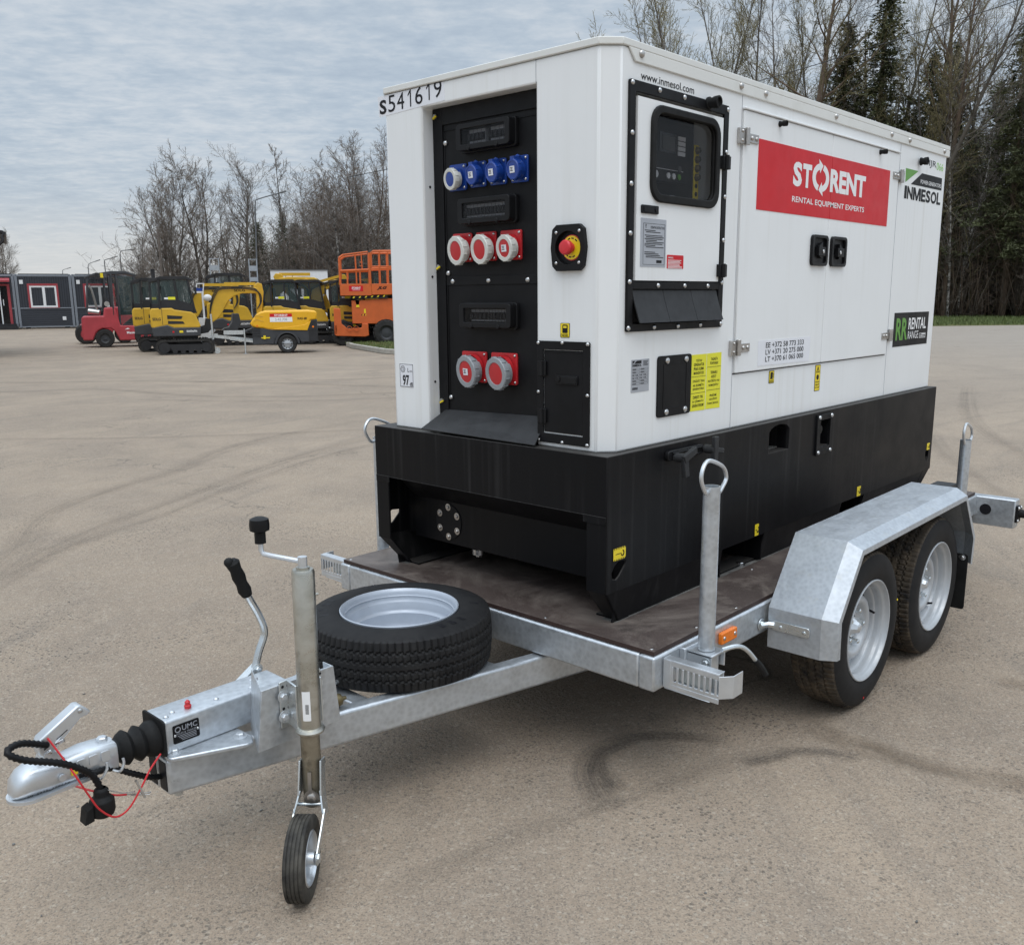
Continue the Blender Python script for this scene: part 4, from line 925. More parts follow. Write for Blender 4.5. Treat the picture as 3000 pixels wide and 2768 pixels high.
# jockey wheel
JX, JY = -1.003, .25
jd = Vector((.010, 0, 1)).normalized()
def jp(z, dx=0, dy=0): return Vector((JX-.006+(z-.43)*.012+dx, JY+dy, z))
mb = MB(); mb.lathe([(.0305, 0), (.0305, .444), (.027, .452), (.012, .453)], jp(.428), jp(.88)-jp(.428), 28)
mb.cyl(jp(.878), jp(.886), .018, n=16)
jt = obj('jockey_tube', mb, 'zinc_tube', trl)
mb = MB(); mb.lathe([(.030, .0), (.0385, .003), (.0405, .009), (.037, .015), (.030, .018)], jp(.415), (0, 0, 1), 28); mb.cyl(jp(.80, .030), jp(.80, .044), .004, n=8)
obj('jockey_collar', mb, 'zinc_tube', jt)
mb = MB(); mb.lathe([(.0255, 0), (.0265, .004), (.0265, .22)], jp(.200), (0, 0, 1), 24, cap0=True); obj('inner_tube', mb, 'dirty_tube', jt)
mb = MB(); a0 = -2.4
for k in range(7):
    a = a0+(k-3)*.12
    if k: mb.add([jp(.46)+Vector((.0312*math.cos(q), .0312*math.sin(q), h)) for q, h in ((a-.12, 0), (a, 0), (a, .085), (a-.12, .085))], [(0, 1, 2, 3)])
for k in range(10):
    q = a0-.10+.03*k; mb.add([jp(.48)+Vector((.0315*math.cos(t), .0315*math.sin(t), h)) for t, h in ((q, 0), (q+.013+.007*(k % 2), 0), (q+.013+.007*(k % 2), .028), (q, .028))], [(0, 1, 2, 3)], 1)
obj('barcode_label', mb, ['ink_white', 'ink_black'], jt)
mb = MB(); mb.cyl(jp(.88), jp(.914), .0125, n=16); E_ = Vector((-1.058, .360, .917))
mb.tube([jp(.900), E_+Vector((.014, -.026, -.008)), E_+Vector((.003, -.006, -.004)), E_+Vector((0, 0, .006)), E_+Vector((0, 0, .035))], .0068, 10)
ck = obj('crank', mb, 'zinc_bright', jt) if False else obj('crank', mb, 'zinc_bright', trl)
mb = MB(); mb.lathe([(.015, 0), (.015, .030), (.026, .036), (.027, .052), (.025, .066), (.014, .071), (.0001, .071)], E_+Vector((0, 0, .026)), (0, 0, 1), 16, cap0=True); obj('crank_knob', mb, 'black_plastic', ck)
# wheel on its fork, trailing towards the front left
WC = Vector((-1.112, .168, .113)); axl = Vector((.67, -.742, 0)).normalized(); rol = Vector((-.742, -.67, 0)).normalized()
mb = MB()
for s in (-1, 1):
    T0 = jp(.33)+axl*s*.029; T1 = jp(.245)+axl*s*.031+rol*.02; T2 = jp(.20)+axl*s*.041+rol*.045; T3 = WC+axl*s*.040
    ch = [T0, T1, T2, T3]
    for a, b, w_ in ((T0, T1, .050), (T1, T2, .046), (T2, T3, .036)):
        mb.obox((a+b)/2, b-a, rol, (b-a).length/2+.004, w_/2, .0025)
    mb.cyl(T3-axl*s*.002, T3+axl*s*.008, .014, n=6); mb.cyl(T3-axl*s*.002, T3+axl*s*.003, .020, n=16)
mb.cyl(jp(.214)+rol*.03-axl*.04, jp(.214)+rol*.03+axl*.04, .006, n=10)
obj('jockey_fork', mb, 'zinc', trl, bev=.001)
mb = MB(); mb.bolt(jp(.235)+rol*.030+Vector((.0, -.004, 0)), rol, .013, .008, n=12); mb.bar(jp(.24)+rol*.035, jp(.31)+rol*.033, .010, .004, up=rol); obj('fork_pin', mb, 'brushed_steel', trl)
mb = MB()
pr = [(.074, -.024), (.085, -.028), (.100, -.028)]
for k in range(5):
    h = -.026+.0104*k; pr += [(.110, h+.0005), (.1125, h+.002), (.1130, h+.0055), (.1125, h+.0085), (.110, h+.0099)]
pr += [(.100, .028), (.085, .028), (.074, .024)]
mb.lathe(pr, WC, axl, 48); jw = obj('jockey_wheel', mb, 'tyre_grimy', trl, sharp=50)
mb = MB(); mb.lathe([(.075, -.022), (.070, -.026), (.066, -.020), (.064, 0), (.066, .020), (.070, .026), (.075, .022)], WC, axl, 32); mb.lathe([(.064, -.004), (.03, .004), (.022, .010), (.018, .034), (.0001, .034)], WC, axl, 24); mb.lathe([(.018, -.034), (.0001, -.034)], WC, axl, 16)
obj('rim', mb, 'zinc_bright', jw)
# jockey clamp bracket on the beam
mb = MB(); pb = [(-1.128, .372), (-1.108, .545), (-.872, .545), (-.856, .372)]
mb.prism(pb, 'y', .322, .330); mb.add([(-1.128, .330, .372), (-1.108, .330, .545), (-1.045, .476, .545), (-1.060, .476, .372), (-1.124, .334, .372), (-1.104, .334, .545), (-1.041, .478, .545), (-1.056, .478, .372)], [(0, 3, 2, 1), (4, 5, 6, 7), (0, 1, 5, 4), (1, 2, 6, 5), (2, 3, 7, 6), (3, 0, 4, 7)]); mb.prism([(-.872, .545), (-.856, .372), (-.860, .372), (-.876, .545)], 'y', .330, .37)
mb.prism([(-1.108, .330), (-.88, .330), (-.90, .476), (-1.045, .476)], 'z', .478, .482)
br = obj('jockey_bracket', mb, 'galvanised', trl, bev=.004)
mb = MB(); mb.prism([(-1.058, .42), (-1.058, .555), (-1.028, .556), (-1.028, .42)], 'y', .314, .3205); mb.prism([(-.950, .42), (-.950, .556), (-.922, .555), (-.922, .42)], 'y', .314, .3205)
mb.obox((-1.034, .292, .49), (0, 0, 1), (.15, 1, 0), .065, .03, .003); mb.obox((-.962, .292, .49), (0, 0, 1), (-.15, 1, 0), .065, .03, .003)
cl_ = obj('clamp_plate', mb, 'zinc', br, bev=.0015)
for x in (-1.047, -.935):
    for z in (.512, .452): mb = MB(); mb.bolt((x, .314, z), (0, -1, 0), .0105, .009); obj('bolt', mb, 'zinc_bright', br)
mb = MB()
for k in range(4):
    for x in (-1.052, -1.035, -.929):
        z = .54-.032*k
        if x == -1.052 and k in (1, 3): continue
        mb.cyl((x+.004, .3141, z), (x+.004, .3138, z), .0045, n=10)
obj('bolt_hole', mb, 'ink_black', br)
mb = MB(); mb.cyl((-.86, .50, .40), (-.2, .50, .40), .007, n=8, mi=0); mb.lathe([(.0001, 0), (.018, .006), (.022, .02), (.018, .034), (.008, .038), (.006, .052), (.0001, .052)], (-.835, .40, .395), (1, -.15, 0), 16, 1)
obj('brake_rod', mb, ['zinc', 'brass'], trl)
# lashing posts at the four corners, with rings
def post(x, y, z0, z1, s):
    m = MB(); r = .0265; m.lathe([(r, 0), (r, z1-z0), (r*.87, z1-z0), (r*.85, z1-z0-.12)], (x, y, z0), (0, 0, 1), 28)
    p = obj('corner_post', m, 'galvanised', trl)
    P = [(x-.054, y-.01, z1-.012), (x-.080, y-.012, z1+.025), (x-.082, y-.012, z1+.052), (x-.062, y-.010, z1+.078), (x-.030, y-.008, z1+.084), (x+.035, y-.006, z1+.062), (x+.066, y-.004, z1+.042), (x+.078, y-.003, z1+.012), (x+.050, y-.006, z1-.012), (x+.024, y-.012, z1-.022)]
    m = MB(); m.tube(smooth_path([(x-.025, y, z1-.014)]+P, 5), .0065, 8); obj('post_ring', m, 'zinc_bright', p)
post(.088, -.335, .482, 1.012, 1); post(.168, 1.376, .46, .990, -1); post(2.53, -.335, .40, .868, 1); post(2.53, mir(-.335), .40, .868, -1)
mb = MB(); mb.box(.046, .132, -.380, -.290, .470, .480); mb.box(.046, .052, -.380, -.290, .425, .480); mb.box(.126, .132, -.380, -.290, .425, .480); mb.box(.036, .154, -.290, -.268, .40, .486); mb.box(.060, .118, -.365, -.30, .405, .472)
pc = obj('post_clamp', mb, 'zinc_bright', trl, bev=.004)
mb = MB(); mb.bolt((.046, -.36, .455), (-1, 0, 0), .009, .008); mb.tube(smooth_path([(.10, -.385, .488), (.15, -.41, .492), (.19, -.425, .470), (.222, -.445, .425)], 5), .0075, 8, mi=0); mb.tube([(.216, -.442, .433), (.235, -.452, .405), (.250, -.462, .378)], [.010, .0125, .011], 10, mi=1)
obj('clamp_handle', mb, ['zinc', 'black_rubber'], pc)
# perforated lamp guards at the front corners
def guard(s):
    Y = lambda y: y if s > 0 else mir(y)
    x = -.060; m = MB(); ys = [-.445+.0235*k for k in range(7)]
    def bx(a, b, c0, d, e, f): q = sorted((Y(c0), Y(d))); m.box(a, b, q[0], q[1], e, f)
    bx(x, x+.003, -.272, -.300, .384, .478); bx(x, x+.003, -.300, -.470, .384, .400); bx(x, x+.003, -.300, -.470, .460, .478)
    n = 8
    for k in range(n+1):
        y = -.300-.155*k/n; bx(x, x+.003, y, y-.008, .400, .460)
    bx(x+.0005, x+.003, -.300, -.470, .400, .412); bx(x, x+.034, -.272, -.470, .478, .4805); bx(x, x+.085, -.276, -.44, .381, .3835)
    bx(x+.05, x+.056, -.29, -.455, .39, .47)
    q = [(x, Y(-.470)), (x+.003, Y(-.472)), (x+.035, Y(-.500)), (x+.09, Y(-.500)), (x+.09, Y(-.497)), (x+.036, Y(-.497)), (x+.002, Y(-.468))]
    m.prism(q, 'z', .40, .472)
    g = obj('lamp_guard', m, 'zinc_bright', trl, bev=.0015)
    m = MB(); a, b = sorted((Y(-.30), Y(-.42))); m.box(x+.03, x+.049, a, b, .40, .46); obj('lamp', m, 'pale_plastic', g, bev=.006)
guard(1); guard(-1)
mb = MB(); mb.prism(rrect(.276, .378, .424, .465, .004, 2), 'y', -.284, -.268, 0)
for x in (.292, .362): mb.dome((x, -.284, .445), (0, -1, 0), .0075, .004, mi=1)
obj('amber_reflector', mb, ['amber', 'steel'], trl, bev=.003)
# mudguards: folded sheet over each pair of wheels
def fender(s):
    Y = lambda y: y if s > 0 else mir(y)
    prof = [(.606, .323), (.604, .475), (.787, .720), (1.958, .732), (2.145, .492), (2.140, .350)]
    cx, cz = 1.38, .42
    def sh(p, d):
        # offset the profile inwards
        i = prof.index(p); t = Vector((0, 0))
        a = prof[max(0, i-1)]; b = prof[min(len(prof)-1, i+1)]
        d0 = Vector((p[0]-a[0], p[1]-a[1])); d1 = Vector((b[0]-p[0], b[1]-p[1]))
        n = Vector((0, 0))
        for q in (d0, d1):
            if q.length > 1e-6: q.normalize(); n += Vector((q.y, -q.x))
        n.normalize()
        if n.dot(Vector((cx-p[0], cz-p[1]))) < 0: n = -n
        return (p[0]+n.x*d, p[1]+n.y*d)
    m = MB(); rows = [(-.282, 0), (-.484, 0), (-.536, .030), (-.537, .052)]
    def sheet(dd):
        v = []
        for y, d in rows:
            for p in prof: q = sh(p, d+dd); v.append((q[0], Y(y)+(dd*.6 if y < -.53 else 0)*(1 if s > 0 else -1), q[1]))
        return v
    n = len(prof); v = sheet(0)+sheet(.003); k = n*len(rows); fs = []
    for r in range(len(rows)-1):
        for i in range(n-1):
            f = (r*n+i, r*n+i+1, (r+1)*n+i+1, (r+1)*n+i); fs += [f if s > 0 else f[::-1], tuple(q+k for q in (f[::-1] if s > 0 else f))]
    for i in range(n-1): fs += [(i, k+i, k+i+1, i+1), ((len(rows)-1)*n+i, (len(rows)-1)*n+i+1, k+(len(rows)-1)*n+i+1, k+(len(rows)-1)*n+i)]
    for r in range(len(rows)-1): fs += [(r*n, (r+1)*n, k+(r+1)*n, k+r*n), (r*n+n-1, k+r*n+n-1, k+(r+1)*n+n-1, (r+1)*n+n-1)]
    m.add(v, fs)
    f = obj('mudguard', m, 'galvanised_fender', trl, bev=.002, sharp=18)
    m = MB(); a, b = sorted((Y(-.30), Y(-.42)))
    m.prism(rrect(min(Y(-.30), Y(-.445)), max(Y(-.30), Y(-.445)), .395, .432, .010, 3), 'x', .598, .603); m.tube([(.600, Y(-.31), .414), (.590, Y(-.288), .414), (.560, Y(-.274), .414)], .012, 6)
    for y in (-.335, -.425): m.dome((.598, Y(y), .412), (-1, 0, 0), .007, .004)
    m.bolt((.575, Y(-.272), .414), (0, -s, 0), .014, .01)
    obj('mudguard_strap', m, 'zinc', f, bev=.0015)
    m = MB(); a, b = sorted((Y(-.31), Y(-.525))); m.prism(rrect(a, b, .135, .40, .012, 3), 'x', 2.075, 2.081); obj('mud_flap', m, 'black_rubber', trl)
    m = MB(); m.bolt((2.075, Y(-.50), .385), (-1, 0, 0), .009, .008); obj('bolt', m, 'steel', trl)
fender(1); fender(-1)
# wheels -------------------------------------------------------------
def tyre_mesh(R=.313, n=420):
    m = MB(); half = .080; rows = 27
    wall_i = [(.194, .055), (.1995, .080), (.2035, .091), (.222, .097), (.245, .0985), (.268, .096), (.286, .0905), (.298, .085)]
    v = []; rr_ = random.Random(1)
    hs = [half-2*half*i/(rows-1) for i in range(rows)]
    prof = [(r, h, 0) for r, h in wall_i]+[(R-.0075*(abs(h)/half)**2.6, h, 1) for h in hs]+[(r, -h, 0) for r, h in wall_i[::-1]]
    for j, (r, h, t) in enumerate(prof):
        for k in range(n):
            a = 2*PI*k/n; d = 0
            if t:
                u = h/half; ph = k*84/n; saw = (ph % 1.0)
                zig = .045*(1 if saw < .5 else -1)
                for g, wd in ((-.56, .040), (-.19, .055), (.19, .055), (.56, .040)):
                    if abs(u-g-zig) < wd: d = .0075
                if abs(u) > .62 and (saw % .5) < .10: d = max(d, .005)
                if abs(u) < .60 and ((ph+(.5 if -.19 < u < .19 else 0)) % 1.0) < .10: d = max(d, .004)
                if abs(u) > .70 and (saw % .25) < .05: d = max(d, .0025)
            if not t and j < 8 and .268 < r < .297 and (k % 7) < 3 : d = .002
            v.append(((r-d)*math.cos(a), h, (r-d)*math.sin(a)))
    rowsN = len(prof); fs = []
    for j in range(rowsN-1):
        for k in range(n): fs.append((j*n+k, j*n+(k+1) % n, (j+1)*n+(k+1) % n, (j+1)*n+k))
    m.v = v; m.f = fs
    m.mi = [1 if (8 <= i//n < 8+rows-1 or i//n == 7 or i//n == 8+rows-1) else 0 for i in range(len(fs))]
    return m
def rim_front():
    # outer face looks along -y; all radii about the y axis
    m = MB(); ax = (0, -1, 0)
    m.lathe([(.184, .070), (.192, .076), (.2005, .086), (.2010, .093), (.198, .0955), (.1945, .094), (.191, .082), (.188, .0765), (.181, .074), (.1785, .070), (.177, .050), (.1745, .0455), (.167, .0435), (.1645, .039), (.163, .020), (.160, .014), (.150, .012), (.141, .014), (.133, .030), (.124, .042), (.112, .047), (.100, .046), (.092, .038), (.086, .022), (.080, .017), (.048, .016), (.044, .024), (.042, .010)], (0, 0, 0), ax, 64)
    m.lathe([(.176, .060), (.165, 0), (.176, -.07)], (0, 0, 0), ax, 48)
    return m
tm = tyre_mesh()
def wheel(x, s, first=[]):
    Yc = (-.394 if s > 0 else mir(-.394)); o = Vector((x, Yc, .313)); M_ = Matrix.Translation(o)
    if s < 0: M_ = M_ @ Matrix.Rotation(PI, 4, 'Z')
    rot = Matrix.Rotation(.7+x*2, 4, 'Y')
    if not first:
        hub = MB(); ax = (0, -1, 0)
        hub.lathe([(.042, .0), (.040, .026), (.033, .034), (.0315, .038), (.026, .044), (.020, .054), (.013, .058), (.0001, .059)], (0, 0, 0), ax, 8); hub.lathe([(.041, .006), (.0405, .028), (.034, .030)], (0, 0, 0), ax, 24)
        w0 = obj('wheel', hub, 'zinc_bright', None, sharp=25)
        t0 = obj('tyre', tm, ['tyre_wall', 'tyre_tread_dusty'], w0, sharp=30)
        r0 = obj('rim', rim_front(), 'rim_paint', w0, sharp=48)
        nuts = []
        for k in range(5):
            b = MB(); a = 2*PI*k/5; c = Vector((.066*math.cos(a), -.017, .066*math.sin(a))); b.lathe([(.015, -.002), (.0145, .008), (.0105, .016), (.0105, .028), (.007, .031), (.0001, .031)], c, ax, 6); nuts.append(obj('wheel_bolt', b, 'zinc', w0, sharp=25))
        b = MB()
        for k in range(10):
            a = 2*PI*k/10
            for q in (-.13, .0): b.obox((.1515*math.cos(a+q), -.0135, .1515*math.sin(a+q)), (-math.sin(a+q), 0, math.cos(a+q)), (math.cos(a+q), 0, math.sin(a+q)), .0105, .004, .0015) if q == 0 else None
        c = Vector((.150*math.cos(.2), -.020, .150*math.sin(.2))); b.tube([c, c+Vector((-.004, -.018, 0)), c+Vector((-.012, -.036, -.002))], [.006, .0052, .0045], 8)
        s0 = obj('rim_slot', b, 'ink_black', w0)
        d = MB(); d.cyl((.262, -.0965, .06), (.262, -.0985, .06), .0045, n=10, mi=0); d.cyl((-.02, -.0970, -.27), (-.02, -.0975, -.27), .005, n=10, mi=1)
        d0 = obj('paint_dot', d, ['yellow_sticker', 'red_banner'], w0)
        for q in [w0, t0, r0, s0, d0]+nuts:
            q.parent = None if q is w0 else w0
        first += [w0, [t0, r0, s0, d0]+nuts]
        W_ = w0
    else:
        W_ = first[0].copy(); COL.objects.link(W_)
        for q in first[1]:
            if q.name.startswith('paint_dot') and (s < 0 or x > 1.5): continue
            e_ = q.copy(); COL.objects.link(e_); e_.parent = W_
    W_.parent = trl; W_.matrix_parent_inverse = Matrix.Identity(4)
    W_.location = o-OFF[trl]; W_.rotation_euler = (0, (.0 if x < 1.5 else 1.1), 0) if s > 0 else (0, .4, PI)
wheel(1.04, 1); wheel(1.775, 1); wheel(1.04, -1); wheel(1.775, -1)
mb = MB()
for x in (1.04, 1.775): mb.bar((x, -.30, .313), (x, mir(-.30), .313), .07, .07); mb.box(x-.02, x+.16, -.262, -.22, .28, .376); mb.box(x-.02, x+.16, mir(-.22), mir(-.262), .28, .376)
obj('axle', mb, 'galvanised', trl, bev=.006)
# rear lamp beam
mb = MB(); mb.box(3.052, 3.13, -.465, mir(-.465), .325, .484); rb = obj('rear_beam', mb, 'galvanised', trl, bev=.006)
mb = MB(); mb.cyl((3.0515, -.315, .415), (3.049, -.315, .415), .030, n=24); obj('beam_hole', mb, 'ink_black', rb)
mb = MB()
mb.box(3.058, 3.115, -.480, -.466, .36, .45, 1); mb.tube([(3.085, -.478, .412), (3.085, -.53, .404), (3.085, -.59, .395)], [.026, .018, .017], 10, mi=1)
obj('side_marker_arm', mb, ['ink_black', 'black_rubber'], rb, bev=.002)
for x, z in ((3.066, .44), (3.107, .44), (3.066, .37)): mb = MB(); mb.bolt((x, -.48, z), (0, -1, 0), .007, .006); obj('bolt', mb, 'steel', rb)
mb = MB(); mb.box(3.0, 3.2, -.11, .0, .486, .512); obj('rear_plate', mb, 'flap_grey', trl, bev=.003)
# ------------------------------------------------------------------ spare wheel lying on the drawbar
spw = thing('spare_wheel', 'spare tyre on pale grey rim lying flat on the trailer drawbar', 'spare wheel', (-.43, .552, .462))
sm = tyre_mesh(); M_ = Matrix.Rotation(-PI/2, 4, 'X') @ Matrix.Rotation(0, 4, 'Y')
sm.xf(Matrix.Rotation(PI/2, 4, 'X'))
obj('tyre', sm, ['tyre_wall', 'tyre_tread'], spw, sharp=30)
mb = MB(); mb.lathe([(.184, .072), (.193, .079), (.201, .088), (.2012, .095), (.198, .097), (.193, .092), (.188, .084), (.186, .062), (.181, .054), (.178, .050), (.1775, .026), (.173, .018), (.166, .014), (.163, -.020), (.158, -.034), (.148, -.046), (.120, -.058), (.096, -.050), (.084, -.046), (.046, -.046), (.044, -.060)], (0, 0, 0), (0, 0, 1), 64)
obj('rim', mb, 'rim_blue_grey', spw, sharp=45)
for k, (a, w_) in enumerate(((2.05, .05), (2.2, .07), (2.42, .05), (2.64, .07), (-1.75, .07), (-1.58, .07), (-1.40, .06), (-.75, .05), (1.35, .05), (1.2, .06))):
    mb = MB()
    for q in range(5):
        a1 = a+w_*q/5; a2 = a+w_*(q+1)/5
        if (k+q) % 4 == 3: continue
        mb.add([(r*math.cos(t), r*math.sin(t), z) for r, t, z in ((.238, a1, .0990), (.238, a2, .0990), (.268, a2, .0972), (.268, a1, .0972))], [(0, 3, 2, 1)])
    obj('wall_letter', mb, 'ink_black', spw)
mb = MB(); mb.cyl((0, 0, -.1), (0, 0, -.03), .03); obj('spare_carrier', mb, 'zinc', spw)
# ================================================================== yard: machines and cabins
plain('machine_yellow', (.60, .36, .025), .42, var=.10, scale=3)
plain('compressor_yellow', (.80, .42, .012), .32, var=.06, scale=3)
plain('machine_grey', (.045, .047, .052), .5, var=.2, scale=4)
plain('machine_black', (.016, .016, .018), .5, var=.3, scale=4)
plain('track_rubber', (.025, .023, .021), .8, var=.5, scale=6)
plain('forklift_red', (.44, .050, .062), .45, var=.15, scale=3)
plain('lift_orange', (.62, .125, .025), .45, var=.10, scale=3)
plain('cabin_cladding', (.036, .042, .055), .6, var=.12, scale=2)
plain('cabin_trim', (.21, .23, .26), .5, var=.08)
plain('cabin_red', (.34, .045, .055), .5, var=.1)
plain('window_white', (.78, .79, .80), .4, var=.03)
plain('room_dark', (.015, .015, .017), .6, var=.4, scale=3)
plain('lamp_grey', (.15, .155, .16), .5, .4, var=.1)
plain('wood_pole', (.12, .10, .085), .8, var=.2)
plain('tyre_far', (.022, .021, .020), .85, var=.4)
plain('cabin_white', (.74, .75, .76), .5, var=.05)
plain('sign_grey', (.36, .39, .42), .5, .3, var=.1)
def cladding(name, c, axis, pitch):
    m, t, b = bsdf(name); co = objco(t); s = t.nodes.new('ShaderNodeSeparateXYZ'); t.links.new(co, s.inputs[0])
    f = mathn(t, 'FRACT', mathn(t, 'MULTIPLY', s.outputs[axis], 1/pitch))
    g = ramp(t, f, [(0, 0), (.10, 0), (.16, 1), (.94, 1), (1, 0)])
    col = mixc(t, g, tuple(x*.45 for x in c), mixc(t, noisen(t, co, 3, 4), tuple(x*.85 for x in c), tuple(x*1.15 for x in c)))
    t.links.new(col, b.inputs['Base Color']); b.inputs['Roughness'].default_value = .55
    bp = t.nodes.new('ShaderNodeBump'); bp.inputs['Distance'].default_value = .01; t.links.new(g, bp.inputs['Height']); t.links.new(bp.outputs[0], b.inputs['Normal'])
cladding('cladding_upright', (.032, .037, .048), 0, .12); cladding('cladding_level', (.032, .037, .048), 2, .12)
def machine(name, label, cat, xy, yaw, group=None): return thing(name, label, cat, (xy[0], xy[1], 0), math.radians(yaw), group)
def track_loop(x0, x1, z0, z1, n=10):
    r = (z1-z0)/2; zc = (z0+z1)/2; p = []
    for k in range(n+1): a = math.radians(90+180*k/n); p.append((x0+r+r*math.cos(a), zc+r*math.sin(a)))
    for k in range(n+1): a = math.radians(-90+180*k/n); p.append((x1-r+r*math.cos(a), zc+r*math.sin(a)))
    return p
def crawler(mb, x0, x1, y0, y1, z1):
    o = track_loop(x0, x1, .0, z1, 12); i = [(x0+.05+(p[0]-x0)*(x1-x0-.1)/(x1-x0), .045+p[1]*(z1-.09)/z1) for p in o]
    mb.ring(o, i, 'y', y0, y1, 0)
    # lugs round the belt
    for k in range(len(o)):
        a, b = o[k], o[(k+1) % len(o)]; L = math.hypot(b[0]-a[0], b[1]-a[1]); m_ = max(1, int(L/.085))
        for j in range(m_):
            t = (j+.5)/m_; x = a[0]+(b[0]-a[0])*t; z = a[1]+(b[1]-a[1])*t; ux, uz = (b[0]-a[0])/L, (b[1]-a[1])/L
            mb.obox((x+uz*.008, (y0+y1)/2, z-ux*.008+ .006), (ux, 0, uz), (0, 1, 0), .022, (y1-y0)/2, .012, 0)
def make_excavator(label, xy, yaw):
    t = machine('mini_excavator', label, 'excavator', xy, yaw, 'yellow mini excavators parked in a row')
    for y0, y1 in ((0, .30), (1.15, 1.45)):
        m = MB(); crawler(m, -.52, 1.06, y0, y1, .42); tr = obj('crawler_track', m, 'track_rubber', t, sharp=40)
        m = MB(); yy = y0+.02 if y0 < .5 else y1-.02
        m.prism([(-.1, .12), (.78, .12), (.86, .30), (-.18, .30)], 'y', y0+.03, y1-.03)
        for x, r in ((-.30, .155), (.86, .145)): m.cyl((x, y0+.015, .21), (x, y1-.015, .21), r, n=18)
        for x in (-.02, .2, .42, .64): m.cyl((x, y0+.02, .10), (x, y1-.02, .10), .07, n=12)
        obj('track_frame', m, 'machine_black', tr)
    m = MB(); m.prism([(.05, .30), (.75, .30), (.62, .52), (.12, .52)], 'y', .25, 1.2); m.cyl((.3, .72, .40), (.3, .72, .56), .36, n=24)
    m.box(1.0, 1.08, .02, 1.43, .05, .42); m.box(.6, 1.02, .36, .44, .20, .30); m.box(.6, 1.02, 1.0, 1.08, .20, .30)
    obj('undercarriage', m, 'machine_black', t, bev=.012)
    m = MB(); body = [(-.62, .80), (-.62, 1.24), (-.58, 1.33), (-.02, 1.34), (.05, 1.29), (.50, 1.22), (.60, 1.16), (.74, .82), (.70, .76), (.0, .76), (-.18, .84), (-.55, .76)]
    m.prism(body, 'y', .06, 1.40)
    bd_ = obj('body', m, 'machine_yellow', t, bev=.05, seg=3)
    m = MB(); m.prism([(-.58, .52), (-.60, .78), (-.18, .86), (.0, .78), (.74, .78), (.72, .52)], 'y', .055, 1.405); obj('body_skirt', m, 'machine_grey', t, bev=.03)
    m = MB()
    m.prism([(-.16, 1.02), (.22, 1.02), (.26, 1.10), (-.16, 1.13)], 'y', .054, .06); m.prism([(-.15, .88), (.30, .88), (.26, .95), (-.15, .97)], 'y', .054, .06)
    m.box(-.30, -.29, .0545, .06, .86, 1.33)
    side_text(m, 'SDLG', -.56, -.34, .98, 1.06, .0565, .03); side_text(m, 'SDLG', -.06, .10, .80, .86, -.2, .03) if False else None
    put_text(m, 'SDLG', (-.6215, .62, 1.0), (0, -.26, 0), (0, 0, .075), .03)
    obj('body_vent', m, 'machine_black', t)
    m = MB(); side_text(m, 'E6036FN', .34, .62, .64, .70, .0535, .02); obj('lettering', m, 'ink_white', t)
    m = MB(); m.box(-.05, .0, .053, .055, .63, .68, 0); m.box(.14, .24, .053, .055, .63, .69, 1); obj('decal', m, ['red_banner', 'yellow_sticker'], t)
    # cab: frame posts, roof and glazing round a seat
    y0, y1 = .08, 1.02; m = MB()
    roofp = [(-.60, 2.05), (-.56, 2.14), (-.40, 2.18), (-.28, 2.22), (.42, 2.225), (.58, 2.14), (.58, 2.10), (.40, 2.14), (-.28, 2.13), (-.50, 2.06)]
    m.prism(roofp, 'y', y0-.02, y1+.02)
    for (a, b, w_) in (((-.57, 1.30), (-.57, 2.10), .05), ((-.34, 1.30), (-.32, 2.16), .09), ((.16, 1.3), (.10, 2.16), .045), ((.62, 1.20), (.46, 2.14), .055)):
        for y in (y0, y1-.05): m.bar((a[0], y+.025, a[1]), (b[0], y+.025, b[1]), .05, w_, up=(0, 1, 0))
    m.prism([(-.60, 1.28), (-.60, 1.46), (-.30, 1.46), (-.28, 1.56), (.22, 1.54), (.60, 1.42), (.66, 1.18)], 'y', y0, y0+.04); m.prism([(-.60, 1.28), (-.60, 1.46), (.60, 1.42), (.66, 1.18)], 'y', y1-.04, y1)
    m.box(-.60, -.56, y0, y1, 1.28, 1.50); m.box(.56, .60, y0, y1, 1.18, 1.45)
    m.box(-.15, .30, y0+.04, y1-.04, 1.24, 1.30)
    m.tube([(.58, y0-.01, 2.12), (.66, y0-.08, 2.12), (.66, y0-.10, 1.9)], .012, 6); m.box(.63, .69, y0-.15, y0-.05, 1.72, 1.93)
    cb2 = obj('cab', m, 'machine_black', t, bev=.015)
    m = MB()
    for y in (y0+.02, y1-.02):
        m.add([(-.55, y, 1.45), (-.36, y, 1.45), (-.35, y, 2.07), (-.54, y, 2.03)], [(0, 1, 2, 3)]); m.add([(-.28, y, 1.55), (.14, y, 1.52), (.09, y, 2.14), (-.26, y, 2.14)], [(0, 1, 2, 3)]); m.add([(.19, y, 1.52), (.58, y, 1.40), (.45, y, 2.12), (.13, y, 2.14)], [(0, 1, 2, 3)])
    m.add([(-.58, y0+.05, 1.48), (-.58, y1-.05, 1.48), (-.58, y1-.05, 2.05), (-.58, y0+.05, 2.05)], [(0, 1, 2, 3)]); m.add([(.60, y0+.05, 1.42), (.60, y1-.05, 1.42), (.47, y1-.05, 2.12), (.47, y0+.05, 2.12)], [(0, 1, 2, 3)])
    obj('cab_glazing', m, 'cab_glass', t)
    m = MB(); m.prism([(-.22, 1.30), (.16, 1.30), (.14, 1.44), (-.10, 1.44), (-.20, 1.95), (-.30, 1.95), (-.26, 1.4)], 'y', .32, .78); obj('seat', m, 'flap_grey', t, bev=.03)
